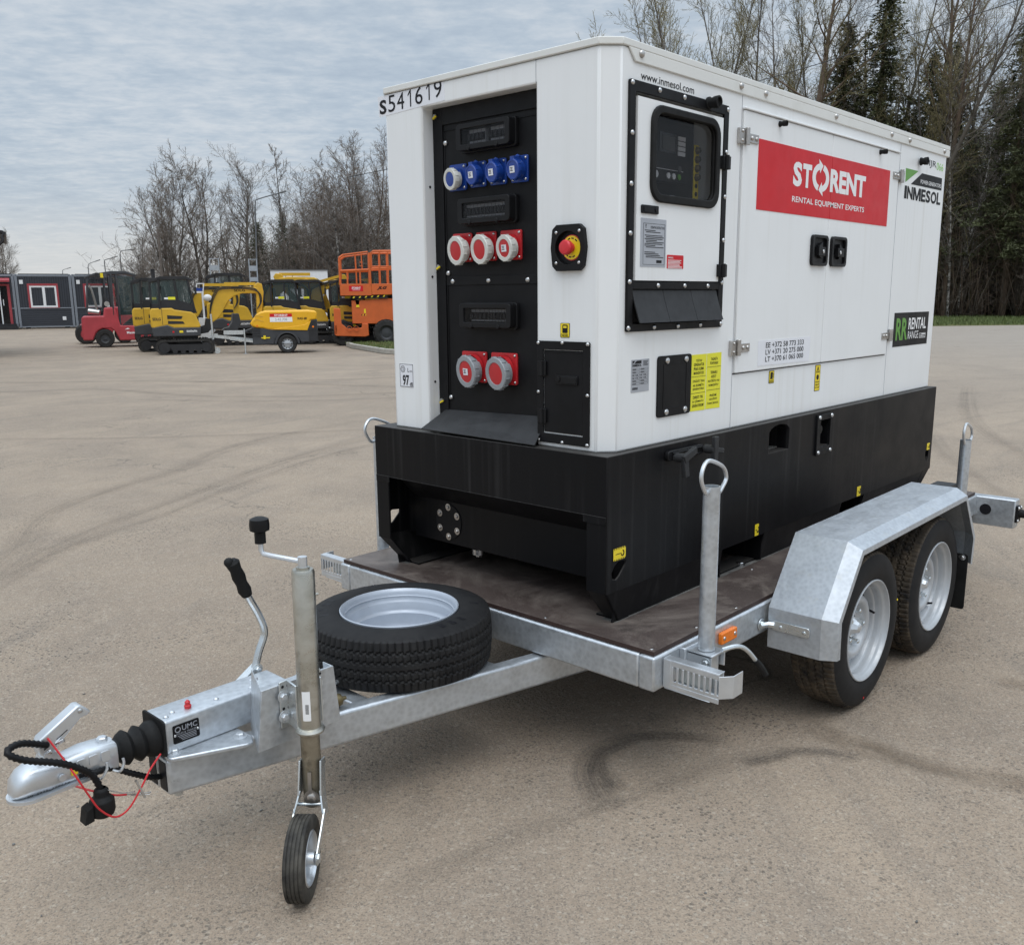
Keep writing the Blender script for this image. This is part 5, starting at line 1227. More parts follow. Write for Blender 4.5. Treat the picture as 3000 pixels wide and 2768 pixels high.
    m = MB(); m.box(-.20, -.10, y0-.004, y0+.0, 1.58, 1.63, 0); m.box(-.10, .10, y0+.012, y0+.016, 1.57, 1.645, 1); obj('window_sticker', m, ['ink_white', 'lime_sticker'], t)
    # boom, arm, bucket, rams and hoses
    ym = .72; m = MB()
    bp2 = [(.92, .92), (.96, 1.14), (1.14, 1.68), (1.26, 1.86), (1.38, 1.93), (2.16, 1.95), (2.46, 1.90), (2.52, 1.80), (2.46, 1.74), (2.0, 1.74), (1.74, 1.66), (1.58, 1.52), (1.34, 1.10), (1.22, .98), (1.0, .84)]
    m.prism(bp2, 'y', ym-.09, ym+.09); bo = obj('boom', m, 'machine_yellow', t, bev=.02)
    m = MB(); side_text(m, 'SDLG', 1.76, 2.08, 1.79, 1.86, ym-.0915, .03); m.prism([(1.66, 1.875), (2.02, 1.88), (2.0, 1.92), (1.70, 1.91)], 'y', ym-.0915, ym-.09); obj('lettering', m, 'ink_black', bo)
    m = MB(); m.prism([(2.34, 1.96), (2.46, 2.06), (2.58, 2.02), (2.62, 1.78), (2.54, 1.20), (2.46, 1.02), (2.38, 1.04), (2.40, 1.70), (2.34, 1.80)], 'y', ym-.075, ym+.075); obj('arm', m, 'machine_yellow', t, bev=.015)
    m = MB(); m.bar((1.50, ym, 2.02), (2.40, ym, 2.02), .09, .09); obj('ram', m, 'machine_yellow', t); m = MB(); m.bar((1.06, ym, .95), (1.62, ym, 1.52), .10, .10, up=(0, 1, 0)); obj('ram', m, 'machine_yellow', t)
    m = MB(); m.bar((1.40, ym, 1.30), (1.66, ym, 1.56), .05, .05, up=(0, 1, 0)); obj('ram_rod', m, 'steel', t); m = MB(); m.bar((2.36, ym, 2.02), (2.48, ym, 2.0), .05, .05); obj('ram_rod', m, 'steel', t)
    m = MB()
    for k, dy in enumerate((-.095, -.11, -.125)):
        m.tube(smooth_path([(1.02, ym+dy, 1.0+.03*k), (1.06+.02*k, ym+dy, 1.4), (1.20+.02*k, ym+dy, 1.78-.03*k), (1.42, ym+dy, 1.92-.03*k), (2.1, ym+dy, 1.93-.03*k), (2.42+.03*k, ym+dy, 1.84-.04*k), (2.5+.02*k, ym+dy, 1.5), (2.40, ym+dy, 1.28)], 5), .011, 6)
    obj('hose', m, 'flap_grey', t)
    m = MB(); m.prism([(2.34, 1.12), (2.52, 1.12), (2.58, .82), (2.44, .58), (2.18, .56), (2.06, .66), (2.20, .70), (2.30, .84)], 'y', ym-.24, ym+.24); m.prism([(2.06, .66), (1.98, .60), (2.16, .57)], 'y', ym-.2, ym+.2); obj('bucket', m, 'machine_grey', t, bev=.012)
    m = MB(); m.prism([(.70, .56), (.94, .60), (1.06, .72), (1.04, 1.0), (.90, 1.02), (.86, .82), (.68, .76)], 'y', ym-.14, ym+.14); obj('swing_post', m, 'machine_black', t, bev=.01)
    return t
ex = make_excavator('complete yellow excavator with black tracks and raised boom, nearest, between red forklift and yellow compressor', (10.79, 23.85), -27.15)
exb = 'yellow mini excavators parked in a row'
copy_thing(ex, (11.20, 25.82, 0), math.radians(-25.5), 'excavator whose yellow rear and tracks stick out left, directly behind the nearest excavator')
c_ = copy_thing(ex, (14.55, 27.30, 0), math.radians(-29.9), 'excavator with louvred side half hidden behind the nearest boom, second cab from left'); c_.scale = (1.1, 1.1, 1.1)
dx = copy_thing(ex, (15.99, 26.24, 0), math.radians(-33.2), 'excavator rising behind the yellow compressor, its cab and raised boom showing over it')
copy_thing(ex, (17.50, 24.50, 0), math.radians(-35.5), 'excavator just left of the orange lift, partly hidden by its lower basket')
wx = copy_thing(ex, (16.85, 26.0, 0), math.radians(-34), 'excavator wedged between the compressor end and the orange lift, mostly hidden')
c_ = copy_thing(ex, (19.5, 26.3, 0), math.radians(-37+180), 'excavator behind the orange lift with its boom pointing left above the compressor'); c_.scale = (1.2, 1.2, 1.2)
for ch in c_.children:
    if ch.name.split('.')[0] in ('arm', 'bucket'):
        R_ = Matrix.Rotation(math.radians(34), 4, 'Y'); pv = Vector((2.46, 0, 2.0)); ch.matrix_basis = Matrix.Translation(pv) @ R_ @ Matrix.Translation(-pv)
for root, deg in ((dx, 15), (wx, 9)):
    for ch in root.children:
        if ch.name.split('.')[0] in ('boom', 'arm', 'bucket', 'ram', 'ram_rod', 'hose'):
            pv = Vector((.97, 0, .95)); ch.matrix_basis = Matrix.Translation(pv) @ Matrix.Rotation(math.radians(-deg), 4, 'Y') @ Matrix.Translation(-pv)
# ---- road compressor
t = machine('towed_compressor', 'yellow and dark grey towed air compressor on two wheels with a red and white sign', 'compressor', (13.25, 21.92), -33.36)
m = MB(); m.prism([(-1.01, .86), (-.93, .98), (-.79, 1.15), (-.70, 1.20), (-.56, 1.235), (.66, 1.245), (.89, 1.22), (.92, 1.16), (.91, .97), (.73, .95), (.60, .65), (-.50, .69), (-.62, .73), (-.82, .745), (-.92, .78)], 'y', 0, 1.25)
hood = obj('hood', m, 'compressor_yellow', t, bev=.05, seg=3)
m = MB(); m.prism([(-.46, .695), (.62, .655), (.74, .94), (.55, .82)], 'y', -.012, .005); obj('hood_step', m, 'compressor_yellow', t, bev=.01)
m = MB(); m.prism([(-.95, .26), (-.95, .76), (-.60, .72), (.60, .65), (.73, .95), (.92, .97), (.92, .34), (.42, .30), (.36, .42), (.22, .56), (.03, .60), (-.17, .56), (-.30, .42), (-.34, .26)], 'y', .02, 1.23); lo = obj('chassis_body', m, 'machine_grey', t, bev=.02)
m = MB(); m.ring([(.03+.36*math.cos(a), .28+.36*math.sin(a)) for a in [PI*k/12 for k in range(13)]], [(.03+.31*math.cos(a), .28+.31*math.sin(a)) for a in [PI*k/12 for k in range(13)]], 'y', -.06, .20); obj('wheel_arch', m, 'machine_grey', t)
for y in (-.03, 1.10):
    m = MB(); m.lathe([(.16, -.01), (.17, -.02), (.24, -.03), (.27, 0), (.275, .09), (.27, .17), (.2, .18)], (.03, y, .275), (0, 1, 0), 28); w_ = obj('wheel', m, 'tyre_far', t)
    m = MB(); m.lathe([(.17, -.012), (.15, .02), (.13, .03), (.05, .0), (.0001, .0)], (.03, y, .275), (0, 1, 0), 24)
    for k in range(10): a = 2*PI*k/10; m.cyl((.03+.12*math.cos(a), y+.012, .275+.12*math.sin(a)), (.03+.12*math.cos(a), y+.02, .275+.12*math.sin(a)), .017, n=8, mi=1)
    obj('rim', m, ['rim_paint', 'machine_black'], w_)
m = MB(); m.prism([(-.43, .91), (.21, .91), (.20, 1.05), (-.43, 1.05)], 'y', -.004, 0, 0); m.prism([(-.43, 1.052), (.20, 1.052), (.20, 1.15), (-.43, 1.15)], 'y', -.004, 0, 1); side_text(m, 'STORENT', -.30, .08, 1.07, 1.13, -.005, .03, 0); side_text(m, 'S-43.708', -.28, .06, .94, 1.02, -.005, 0, 2)
obj('hood_sign', m, ['ink_white', 'red_banner', 'ink_grey'], t)
m = MB(); side_text(m, 'XAS 68', .34, .62, .97, 1.04, -.004, .03, 0); obj('lettering', m, 'ink_black', t)
m = MB(); m.tube(smooth_path([(-.86, -.004, 1.06), (-.78, -.004, 1.10), (-.70, -.004, 1.075), (-.62, -.004, 1.07)], 4), .008, 5); m.tube(smooth_path([(-.90, -.004, .94), (-.80, -.004, .985), (-.70, -.004, .95), (-.60, -.004, .93)], 4), .008, 5); obj('hood_groove', m, 'machine_yellow', t)
m = MB()
for k in range(4): m.box(-.965, -.72, .0, .02, .50+.07*k, .53+.07*k)
obj('grille', m, 'machine_black', t)
m = MB(); m.prism([(.73, .93), (.90, .95), (.90, .66), (.66, .66)], 'y', .0, .02); m.box(.66, .92, .01, 1.23, .34, .655); obj('rear_panel', m, 'machine_black', t)
m = MB(); m.box(-.70, -.46, .0, .02, .44, .47, 0); m.box(-.64, -.58, -.02, .02, .42, .52, 0); m.cyl((.79, -.005, .76), (.79, .01, .76), .03, mi=1); m.cyl((-.80, -.012, .80), (-.80, .01, .80), .03, mi=1); obj('marker', m, ['yellow_sticker', 'amber'], t)
m = MB(); m.bar((-.9, .62, .36), (-2.0, .62, .50), .10, .09); m.bar((-.9, .3, .34), (-1.6, .62, .42), .07, .07); m.bar((-.9, .94, .34), (-1.6, .62, .42), .07, .07); m.box(-2.16, -1.95, .58, .66, .46, .58)
m.bar((-1.75, .1, .62), (-1.2, .1, .62), .05, .12); m.tube([(-1.17, .02, .0), (-1.17, .02, .72)], .022, 8); m.tube([(-2.08, .5, .30), (-2.10, .5, 1.15)], .030, 8); m.cyl((-1.99, .45, .09), (-1.99, .53, .09), .09); m.bar((-2.0, .5, .09), (-2.08, .5, .36), .03, .02)
m.obox((-1.17, .02, .005), (1, 0, 0), (0, 1, 0), .07, .07, .006)
obj('tow_bar', m, 'zinc', t)
# ---- forklifts
def make_forklift(label, xy, yaw):
    t = machine('forklift', label, 'forklift', xy, yaw, 'red forklifts beside the office cabins')
    m = MB(); m.prism([(-.60, .24), (-.63, .40), (-.60, .98), (-.54, 1.04), (.08, 1.04), (.12, 1.31), (.44, 1.33), (.52, 1.05), (.58, .72), (1.5, .70), (1.6, .5), (1.6, .22), (.52, .22), (.40, .52), (.28, .63), (.0, .63), (-.18, .52), (-.30, .24)], 'y', .0, 1.15)
    b_ = obj('body', m, 'forklift_red', t, bev=.04, seg=3)
    m = MB(); side_text(m, 'Manitou', .76, 1.10, .44, .52, -.003, .03); m.prism([(.70, .58), (.80, .64), (.86, .60)], 'y', -.003, 0); obj('lettering', m, 'ink_white', t)
    for x, r in ((.07, .30), (1.35, .36)):
        for y in (-.02, .95):
            m = MB(); m.lathe([(r*.5, 0), (r*.55, -.02), (r*.92, -.02), (r, .02), (r, .18), (r*.9, .22), (r*.5, .22)], (x, y, r), (0, 1, 0), 28); w_ = obj('wheel', m, 'tyre_far', t)
            m = MB(); m.lathe([(r*.52, .0), (r*.4, .03), (r*.2, .03), (r*.16, 0), (.0001, 0)], (x, y, r), (0, 1, 0), 20); obj('rim', m, 'machine_grey', w_)
    m = MB(); m.prism([(-.06, 2.28), (-.06, 2.44), (.42, 2.52), (.90, 2.52), (1.20, 2.40), (1.20, 2.34), (.90, 2.42), (.40, 2.40)], 'y', .02, 1.13)
    for x0, x1, w_ in ((.40, .42, .12), (.60, .58, .07), (1.24, 1.12, .07)):
        for y in (.06, 1.09): m.bar((x0, y, 1.05), (x1, y, 2.42), .06, w_, up=(0, 1, 0))
    m.box(.56, .62, .05, 1.1, .70, 1.3); m.prism([(.62, .72), (1.2, .72), (1.24, 1.1), (1.1, 1.1)], 'y', .05, .09)
    obj('overhead_guard', m, 'machine_grey', t, bev=.015)
    m = MB(); m.add([(.64, .05, .78), (1.20, .05, .78), (1.12, .05, 2.34), (.62, .05, 2.34)], [(0, 1, 2, 3)]); m.add([(1.22, .1, 1.0), (1.22, 1.05, 1.0), (1.13, 1.05, 2.3), (1.13, .1, 2.3)], [(0, 1, 2, 3)]); obj('cab_glazing', m, 'cab_glass', t)
    m = MB(); m.prism([(.62, 1.06), (1.0, 1.06), (.98, 1.2), (.74, 1.2), (.66, 1.75), (.56, 1.75)], 'y', .3, .85); obj('seat', m, 'machine_black', t, bev=.03)
    m = MB(); m.cyl((-.36, .25, 1.20), (-.02, .16, 1.15), .095, n=18); m.tube(smooth_path([(-.10, .3, 1.26), (-.12, .3, 1.45), (-.20, .3, 1.90), (-.28, .3, 2.06)], 4), .035, 10); m.cyl((.22, .1, 1.44), (.22, .24, 1.44), .085, n=18)
    obj('exhaust', m, 'brushed_steel', t)
    m = MB(); m.box(-.06, .05, .01, .3, 2.27, 2.46, 0); m.box(.10, .19, .0, .06, 2.30, 2.45, 1); m.box(.20, .30, .0, .06, 2.30, 2.45, 2); obj('lamp', m, ['machine_black', 'yellow_sticker', 'breaker_grey'], t)
    m = MB()
    for y in (.30, .80): m.box(1.72, 1.82, y-.05, y+.05, .05, 2.6)
    for z in (.3, 1.2, 2.5): m.box(1.70, 1.74, .3, .8, z, z+.1)
    for y in (.28, .82): m.prism([(1.84, .05), (2.95, .05), (2.95, .08), (1.90, .12), (1.90, .7), (1.84, .7)], 'y', y-.05, y+.05)
    obj('mast', m, 'machine_black', t)
    return t
fk = make_forklift('red forklift with bent exhaust pipe and cylinder, left of the nearest excavator', (11.36, 29.94), -23.4)
f2 = copy_thing(fk, (13.7, 33.4, 0), math.radians(-22+180), 'darker forklift mostly hidden directly behind the red forklift with the exhaust pipe')
for ch in list(f2.children):
    if ch.name.split('.')[0] in ('mast', 'exhaust', 'lamp'): bpy.data.objects.remove(ch)
# ---- scissor lift
t = machine('scissor_lift', 'orange scissor lift with railed basket and big black tyres, half behind the generator', 'scissor lift', (17.19, 23.4), -37.82)
m = MB()
def rail(a, b, r=.025): m.tube([a, b], r, 6)
m.prism([(-.65, 1.66), (-.65, 2.04), (.38, 2.04), (.38, 1.66)], 'y', 0, .05); m.prism([(.385, 1.68), (.385, 2.04), (2.2, 2.06), (2.2, 1.72)], 'y', 0, .05); m.prism([(-.65, 1.66), (2.2, 1.70), (2.2, 1.74), (-.65, 1.70)], 'y', .05, 1.6); m.box(-.66, -.62, .05, 1.6, 1.68, 2.04)
pl_ = obj('platform', m, 'lift_orange', t, bev=.01)
m = MB()
for y in (.03, 1.58):
    rail((-.64, y, 2.0), (-.64, y, 2.88), .04); rail((-.64, y, 2.88), (-.50, y, 2.98), .04); rail((-.50, y, 2.98), (.30, y, 3.08)); rail((-.64, y, 2.46), (.34, y, 2.50), .04); rail((-.10, y, 2.05), (-.12, y, 3.0)); rail((.10, y, 2.5), (.08, y, 3.05), .018); rail((-.4, y, 2.04), (-.4, y, 2.46), .03); rail((.02, y, 2.04), (.02, y, 2.46), .03); rail((.34, y, 2.0), (.34, y, 3.05), .045)
    rail((.34, y, 2.52), (2.2, y, 2.60)); rail((.42, y, 2.60), (2.2, y, 2.60)); P = [(.40, y, 2.62), (.40, y, 3.04), (.48, y, 3.10), (2.2, y, 3.12)]; m.tube(P, .035, 6)
    for x in (.68, .95, 1.5, 2.1): rail((x, y, 2.05), (x, y, 3.1), .022)
for z in (2.88, 2.46): rail((-.64, .03, z), (-.64, 1.58, z), .03)
rail((.02, .03, 2.74), (.12, .03, 2.74), .015); rail((.02, .03, 2.62), (.12, .03, 2.62), .015)
obj('guard_rail', m, 'lift_orange', t)
m = MB(); m.prism([(-.30, .74), (-.30, 1.5), (-.18, 1.5), (-.14, 1.34), (-.06, 1.34), (-.04, 1.5), (.78, 1.56), (2.0, 1.56), (2.0, .66), (.78, .72)], 'y', .12, 1.45); m.prism([(-.90, .38), (-.90, 1.26), (-.68, 1.24), (-.66, .74), (-.56, .66), (-.48, .58), (.0, .60), (.02, .74), (.22, .74), (.24, .34), (.10, .30), (-.85, .34)], 'y', .06, .14); m.prism([(-.90, .38), (-.90, .70), (.20, .62), (.24, .34)], 'y', 1.4, 1.5); m.box(-.9, -.8, .06, 1.5, .38, .70)
obj('chassis', m, 'lift_orange', t, bev=.015)
m = MB()
for k in range(12): m.prism([(-.36+.1*k, 1.57+.004*k), (-.31+.1*k, 1.57+.004*k), (-.27+.1*k, 1.63+.004*k), (-.32+.1*k, 1.63+.004*k)], 'y', .03, .05, k % 2)
m.box(-.25, .9, .06, .10, 1.56, 1.66, 2)
for a, b in (((-.2, 1.58), (1.8, 1.66)), ((-.2, 1.66), (1.8, 1.58))): m.bar((a[0], .5, a[1]), (b[0], .5, b[1]), .1, .05, up=(0, 1, 0), mi=2)
for k in range(4): m.prism([(.0+.045*k, 1.0), (.02+.045*k, 1.0), (.045+.045*k, 1.05), (.02+.045*k, 1.05)], 'y', .115, .12, k % 2)
m.box(.10, .16, .115, .12, 1.08, 1.22, 1); m.prism([(-.16, 1.28), (-.04, 1.28), (-.06, 1.36), (-.14, 1.36)], 'y', .10, .12, 1)
obj('hazard_stripe', m, ['ink_black', 'yellow_sticker', 'machine_black'], t)
m = MB(); m.prism([(-.36, 1.80), (.10, 1.80), (.10, 1.98), (-.36, 1.98)], 'y', -.005, 0, 0); side_text(m, 'STORENT', -.27, .02, 1.87, 1.94, -.007, .03, 1); m.box(-.25, .0, -.007, -.005, 1.835, 1.845, 1); side_text(m, 'JLG', .55, .83, 1.84, 1.96, -.004, .05, 2, .25)
obj('platform_sign', m, ['red_banner', 'ink_white', 'ink_black'], t)
for x, y in ((.82, -.12), (-.55, .95), (.82, 1.2), (-.62, .2)):
    m = MB(); r = .43 if x > 0 else .36; m.lathe([(r*.5, 0), (r*.6, -.03), (r*.9, -.02), (r, .03), (r, .27), (r*.9, .30), (r*.5, .3)], (x, y, r), (0, 1, 0), 32)
    for k in range(22): a = 2*PI*k/22; m.obox((x+r*math.cos(a), y+.075, r+r*math.sin(a)), (-math.sin(a), .5, math.cos(a)), (0, 1, 0), .02, .085, .016); m.obox((x+r*math.cos(a+.14), y+.215, r+r*math.sin(a+.14)), (-math.sin(a), -.5, math.cos(a)), (0, 1, 0), .02, .085, .016)
    w_ = obj('wheel', m, 'tyre_far', t); m = MB(); m.lathe([(r*.52, 0), (r*.4, .05), (r*.15, .03), (.0001, .03)], (x, y, r), (0, 1, 0), 20); obj('rim', m, 'machine_grey', w_)
m = MB()
for x in (-.40, .10-.28): m.lathe([(.075, -.01), (.09, -.01), (.09, .01), (.075, .01), (.075, -.01)], (x, .03, .58), (0, 1, 0), 16)
obj('tie_ring', m, 'lift_orange', t)
# ---- dark office cabins
def cabin(label, xy, yaw, x0, x1, win, door=False):
    t = machine('office_cabin', label, 'office cabin', xy, yaw, 'dark grey office cabins in a row')
    m = MB(); m.box(x0+.1, x1-.1, .03, 2.4, 1.14, 2.86); wl = obj('wall', m, 'cladding_upright', t)
    m = MB(); m.box(x0+.1, x1-.1, .03, 2.4, .14, 1.10); obj('lower_wall', m, 'cladding_level', t)
    m = MB(); m.box(x0+.05, x1-.05, .0, 2.42, 2.86, 2.97); m.box(x0, x0+.13, 0, .14, .06, 3.0); m.box(x1-.13, x1, 0, .14, .06, 3.0); m.box(x0+.1, x1-.1, .0, .04, 1.10, 1.16); m.box(x0+.1, x1-.1, .02, 2.4, .08, .14); m.box(x0, x0+.13, 2.3, 2.44, .06, 3.0); m.box(x1-.13, x1, 2.3, 2.44, .06, 3.0)
    obj('frame', m, 'cabin_trim', t, bev=.01)
    m = MB(); m.box(x0+.2, x1-.1, .1, 2.3, 2.97, 3.02); obj('roof', m, 'machine_black', t)
    m = MB(); m.box(x0+.3, x0+.55, .2, .5, 0, .08); m.box(x1-.55, x1-.3, .2, .5, 0, .08); obj('foot_block', m, 'machine_black', t)
    if win:
        a, b, z0, z1 = win
        m = MB(); m.ring([(a-.10, z0-.02), (b+.10, z0-.02), (b+.10, z1+.12), (a-.10, z1+.12)], [(a, z0), (b, z0), (b, z1), (a, z1)], 'y', -.02, .03); wf = obj('window', m, 'cabin_red', t)
        m = MB(); c_ = (a+b)/2
        m.ring([(a, z0), (c_+.05, z0), (c_+.05, z1), (a, z1)], [(a+.09, z0+.10), (c_-.04, z0+.10), (c_-.04, z1-.09), (a+.09, z1-.09)], 'y', -.01, .04); m.ring([(c_+.05, z0), (b, z0), (b, z1), (c_+.05, z1)], [(c_+.10, z0+.10), (b-.09, z0+.10), (b-.09, z1-.09), (c_+.10, z1-.09)], 'y', -.01, .04)
        obj('window_frame', m, 'window_white', wf)
        m = MB(); m.box(a+.05, b-.05, .032, .036, z0+.05, z1-.05); obj('window_pane', m, 'black_gloss', wf)
    m = MB(); m.box(x0+.22, x0+.40, .0, .03, 2.46, 2.68); m.box(x1-.62, x1-.44, .0, .03, .46, .66); obj('vent', m, 'window_white', t)
    return t
cy_ = -20.64; CO = Vector((18.54, 53.70, 0)); cu = Vector((math.cos(math.radians(cy_)), math.sin(math.radians(cy_)), 0))
cabin('dark cabin with a white framed window edged in red, left of the red forklift', (CO.x, CO.y), cy_, -1.34, 1.48, (-.66, .68, 1.17, 2.36))
cabin('dark cabin half hidden behind the red forklift, only its left window edge visible', (CO+cu*2.9).xy[:], cy_, -1.38, 2.6, (-.74, .7, 1.17, 2.36))
t = cabin('dark cabin with a red framed door and steps, cut by the left photo edge', (CO-cu*3.9).xy[:], cy_, -2.6, 2.53, None)
m = MB(); ox = 3.9; m.ring([(-3.05+ox, .28), (-1.62+ox, .28), (-1.62+ox, 2.46), (-3.05+ox, 2.46)], [(-2.92+ox, .28), (-1.75+ox, .28), (-1.75+ox, 2.36), (-2.92+ox, 2.36)], 'y', -.04, .03); d_ = obj('door', m, 'cabin_red', t)
m = MB(); m.box(-2.92+ox, -1.75+ox, -.012, .03, .28, 2.36); obj('door_leaf', m, 'black_gloss', d_); m = MB(); m.tube([(-1.98+ox, -.012, 1.3), (-1.98+ox, -.07, 1.3), (-1.98+ox, -.07, 1.62), (-1.98+ox, -.012, 1.62)], .02, 6); m.box(-2.15+ox, -2.09+ox, -.03, -.01, .28, 2.36); obj('handle', m, 'window_white', d_)
m = MB(); m.prism([(-.02, 2.62), (-.45, 2.56), (-.45, 2.66), (-.02, 2.78)], 'x', -3.2+ox, -1.58+ox); obj('door_canopy', m, 'cabin_red', t)
m = MB(); m.box(-3.2+ox, -1.40+ox, -1.0, .0, 0, .17); m.box(-3.2+ox, -1.46+ox, -.7, .0, .17, .30); obj('step', m, 'machine_black', t)
# ---- small far things
t = machine('white_cabin', 'white site cabin with a small dark window behind the excavators', 'cabin', (20.33, 33.58), -32.7)
m = MB(); m.box(.0, 2.4, 0, 2.3, .1, 2.76); obj('wall', m, 'cabin_white', t); m = MB(); m.box(-.03, 2.43, -.03, 2.33, 2.76, 2.80); obj('roof', m, 'lamp_grey', t); m = MB(); m.box(.17, .39, -.01, .01, 2.47, 2.60); m.ring([(.62, 2.42), (.92, 2.42), (.92, 2.58), (.62, 2.58)], [(.64, 2.44), (.90, 2.44), (.90, 2.56), (.64, 2.56)], 'y', -.01, .01); obj('window', m, 'black_gloss', t)
def sign(label, xy, yaw, x0, x1, zt, panels):
    t = machine('road_sign', label, 'sign', xy, yaw, 'backs of grey framed signs before the trees')
    for x in (x0, x1): m = MB(); m.cyl((x, 0, 0), (x, 0, zt), .024, n=8); obj('post', m, 'sign_grey', t)
    for z0, z1 in panels: m = MB(); m.box(x0-.01, x1+.01, -.035, -.025, z0, z1); m.box(x0, x1, -.025, .0, (z0+z1)/2-.02, (z0+z1)/2+.02); obj('sign_panel', m, 'sign_grey', t)
    for z in (zt-.04, zt-.34): m = MB(); m.box(x0, x1, -.02, .02, z, z+.03); obj('rail', m, 'sign_grey', t)
sign('grey framed sign back above the second excavator cab from left', (19.83, 37.38), -29.5, -.14, .24, 3.38, ((2.84, 3.06), (2.2, 2.5)))
sign('grey sign back beside the leaning tree trunk, left of the white cabin', (21.29, 36.52), -31.7, -.14, .20, 3.36, ((2.82, 3.02), (2.36, 2.54)))
t = machine('windscreen_stand', 'white framed tilted panel between the two foremost excavator cabs', 'panel', (12.58, 25.39), -28.8)
m = MB(); m.bar((-.20, 0, 1.80), (-.12, 0, 2.06), .03, .03); m.bar((.04, 0, 1.80), (.08, 0, 2.06), .03, .03); m.bar((-.12, 0, 2.05), (.09, 0, 2.05), .03, .03); m.bar((-.24, 0, 1.79), (.06, 0, 1.79), .03, .05); m.prism([(-.20, 1.82), (.04, 1.82), (.05, 1.92), (-.15, 1.92)], 'y', -.01, .01, 1); obj('frame', m, ['window_white', 'blue_plastic'], t)
m = MB(); m.cyl((.02, 0, 0), (.02, 0, 1.8), .03, n=8); m.box(-.15, .25, -.1, .3, .0, 1.0); m.sphere((.16, .0, 1.62), .13, sc=(1, .6, .8)); obj('stand', m, 'cabin_white', t)
def far(P, k): P = Vector((P[0], P[1], 0)); c = Vector((CAMP.x, CAMP.y, 0)); return c+(P-c)*k
def lamp(label, P, k, z, arm, yaw, lean=0):
    q = far(P, k); zz = lambda h: 1.585+(h-1.585)*k
    t = machine('street_lamp', label, 'street lamp', (q.x, q.y), yaw, 'street lamps along the road behind the yard')
    top = zz(arm[0][1]); m = MB(); m.tube([(0, 0, 0), (0, 0, top*.5), (arm[0][0]*k, 0, top)], [.048*k, .042*k, .034*k], 8); obj('pole', m, 'lamp_grey', t)
    pts = [(a*k, 0, zz(h)) for a, h in arm]; m = MB(); m.tube(smooth_path(pts, 4), .028*k, 6); obj('arm', m, 'lamp_grey', t)
    e = Vector(pts[-1]); d_ = (e-Vector(pts[-2])).normalized(); m = MB(); m.obox(e+d_*.2, d_, (0, 1, 0), .20*k, .07*k, .035*k); obj('lamp_head', m, 'lamp_grey', t, bev=.02)
lamp('street lamp with bent arm above the cabin roof, leftmost of the three clear ones', (30.82, 76.49), 1.5, 0, [(.02, 4.15), (.05, 4.35), (.19, 4.49), (.66, 4.66)], -23)
lamp('street lamp with straight arm, middle of three above the red forklift', (27.96, 66.83), 1.5, 0, [(-.02, 4.27), (.0, 4.36), (.07, 4.40), (.58, 4.56)], -23.8)
lamp('tall street lamp beside the big bare tree, rightmost of three over the forklift', (26.01, 60.03), 1.5, 0, [(.0, 4.45), (.05, 4.64), (.18, 4.73), (.60, 4.78)], -24.6)
lamp('faint far street lamp showing just above the window cabin roof', (38.27, 100.45), 1.6, 0, [(.05, 4.55), (.09, 4.62), (.2, 4.68), (.58, 4.80)], -21.7)
lamp('street lamp with a long rising arm in front of the leaning tree trunk', (23.04, 38.96), 1.0, 0, [(.10, 5.9), (.13, 6.12), (.26, 6.27), (1.22, 6.56)], -31.9)
t = machine('utility_pole', 'plain wooden utility pole among the bare branches of the big left tree', 'pole', (20.12, 42.89), -26.7); m = MB(); m.tube([(0, 0, 0), (.03, 0, 4.9)], [.075, .06], 8); obj('pole', m, 'wood_pole', t)
t = machine('dark_building', 'dark eave and gutter of a building at the left photo edge', 'building', (7.51, 26.56), -19.2)
m = MB(); m.box(-5, -1.6, .3, 4, 0, 3.34); obj('wall', m, 'cladding_upright', t); m = MB(); m.prism([(-5.2, 3.40), (-.02, 3.40), (-.05, 3.44), (-5.2, 4.2)], 'y', -.4, 4.4); m.box(-5.2, .0, -.42, 4.42, 3.34, 3.40); obj('roof', m, 'machine_black', t)
m = MB(); m.prism([(-.04, 3.31), (.01, 3.33), (.01, 3.40), (-.12, 3.42)], 'y', -.5, 4.4); m.tube(smooth_path([(-.05, -.45, 3.33), (-.09, -.45, 3.27), (-.12, -.45, 3.12), (-.5, -.3, 2.95), (-1.55, .22, 2.8), (-1.58, .24, .0)], 4), .04, 8); obj('gutter', m, 'machine_black', t)
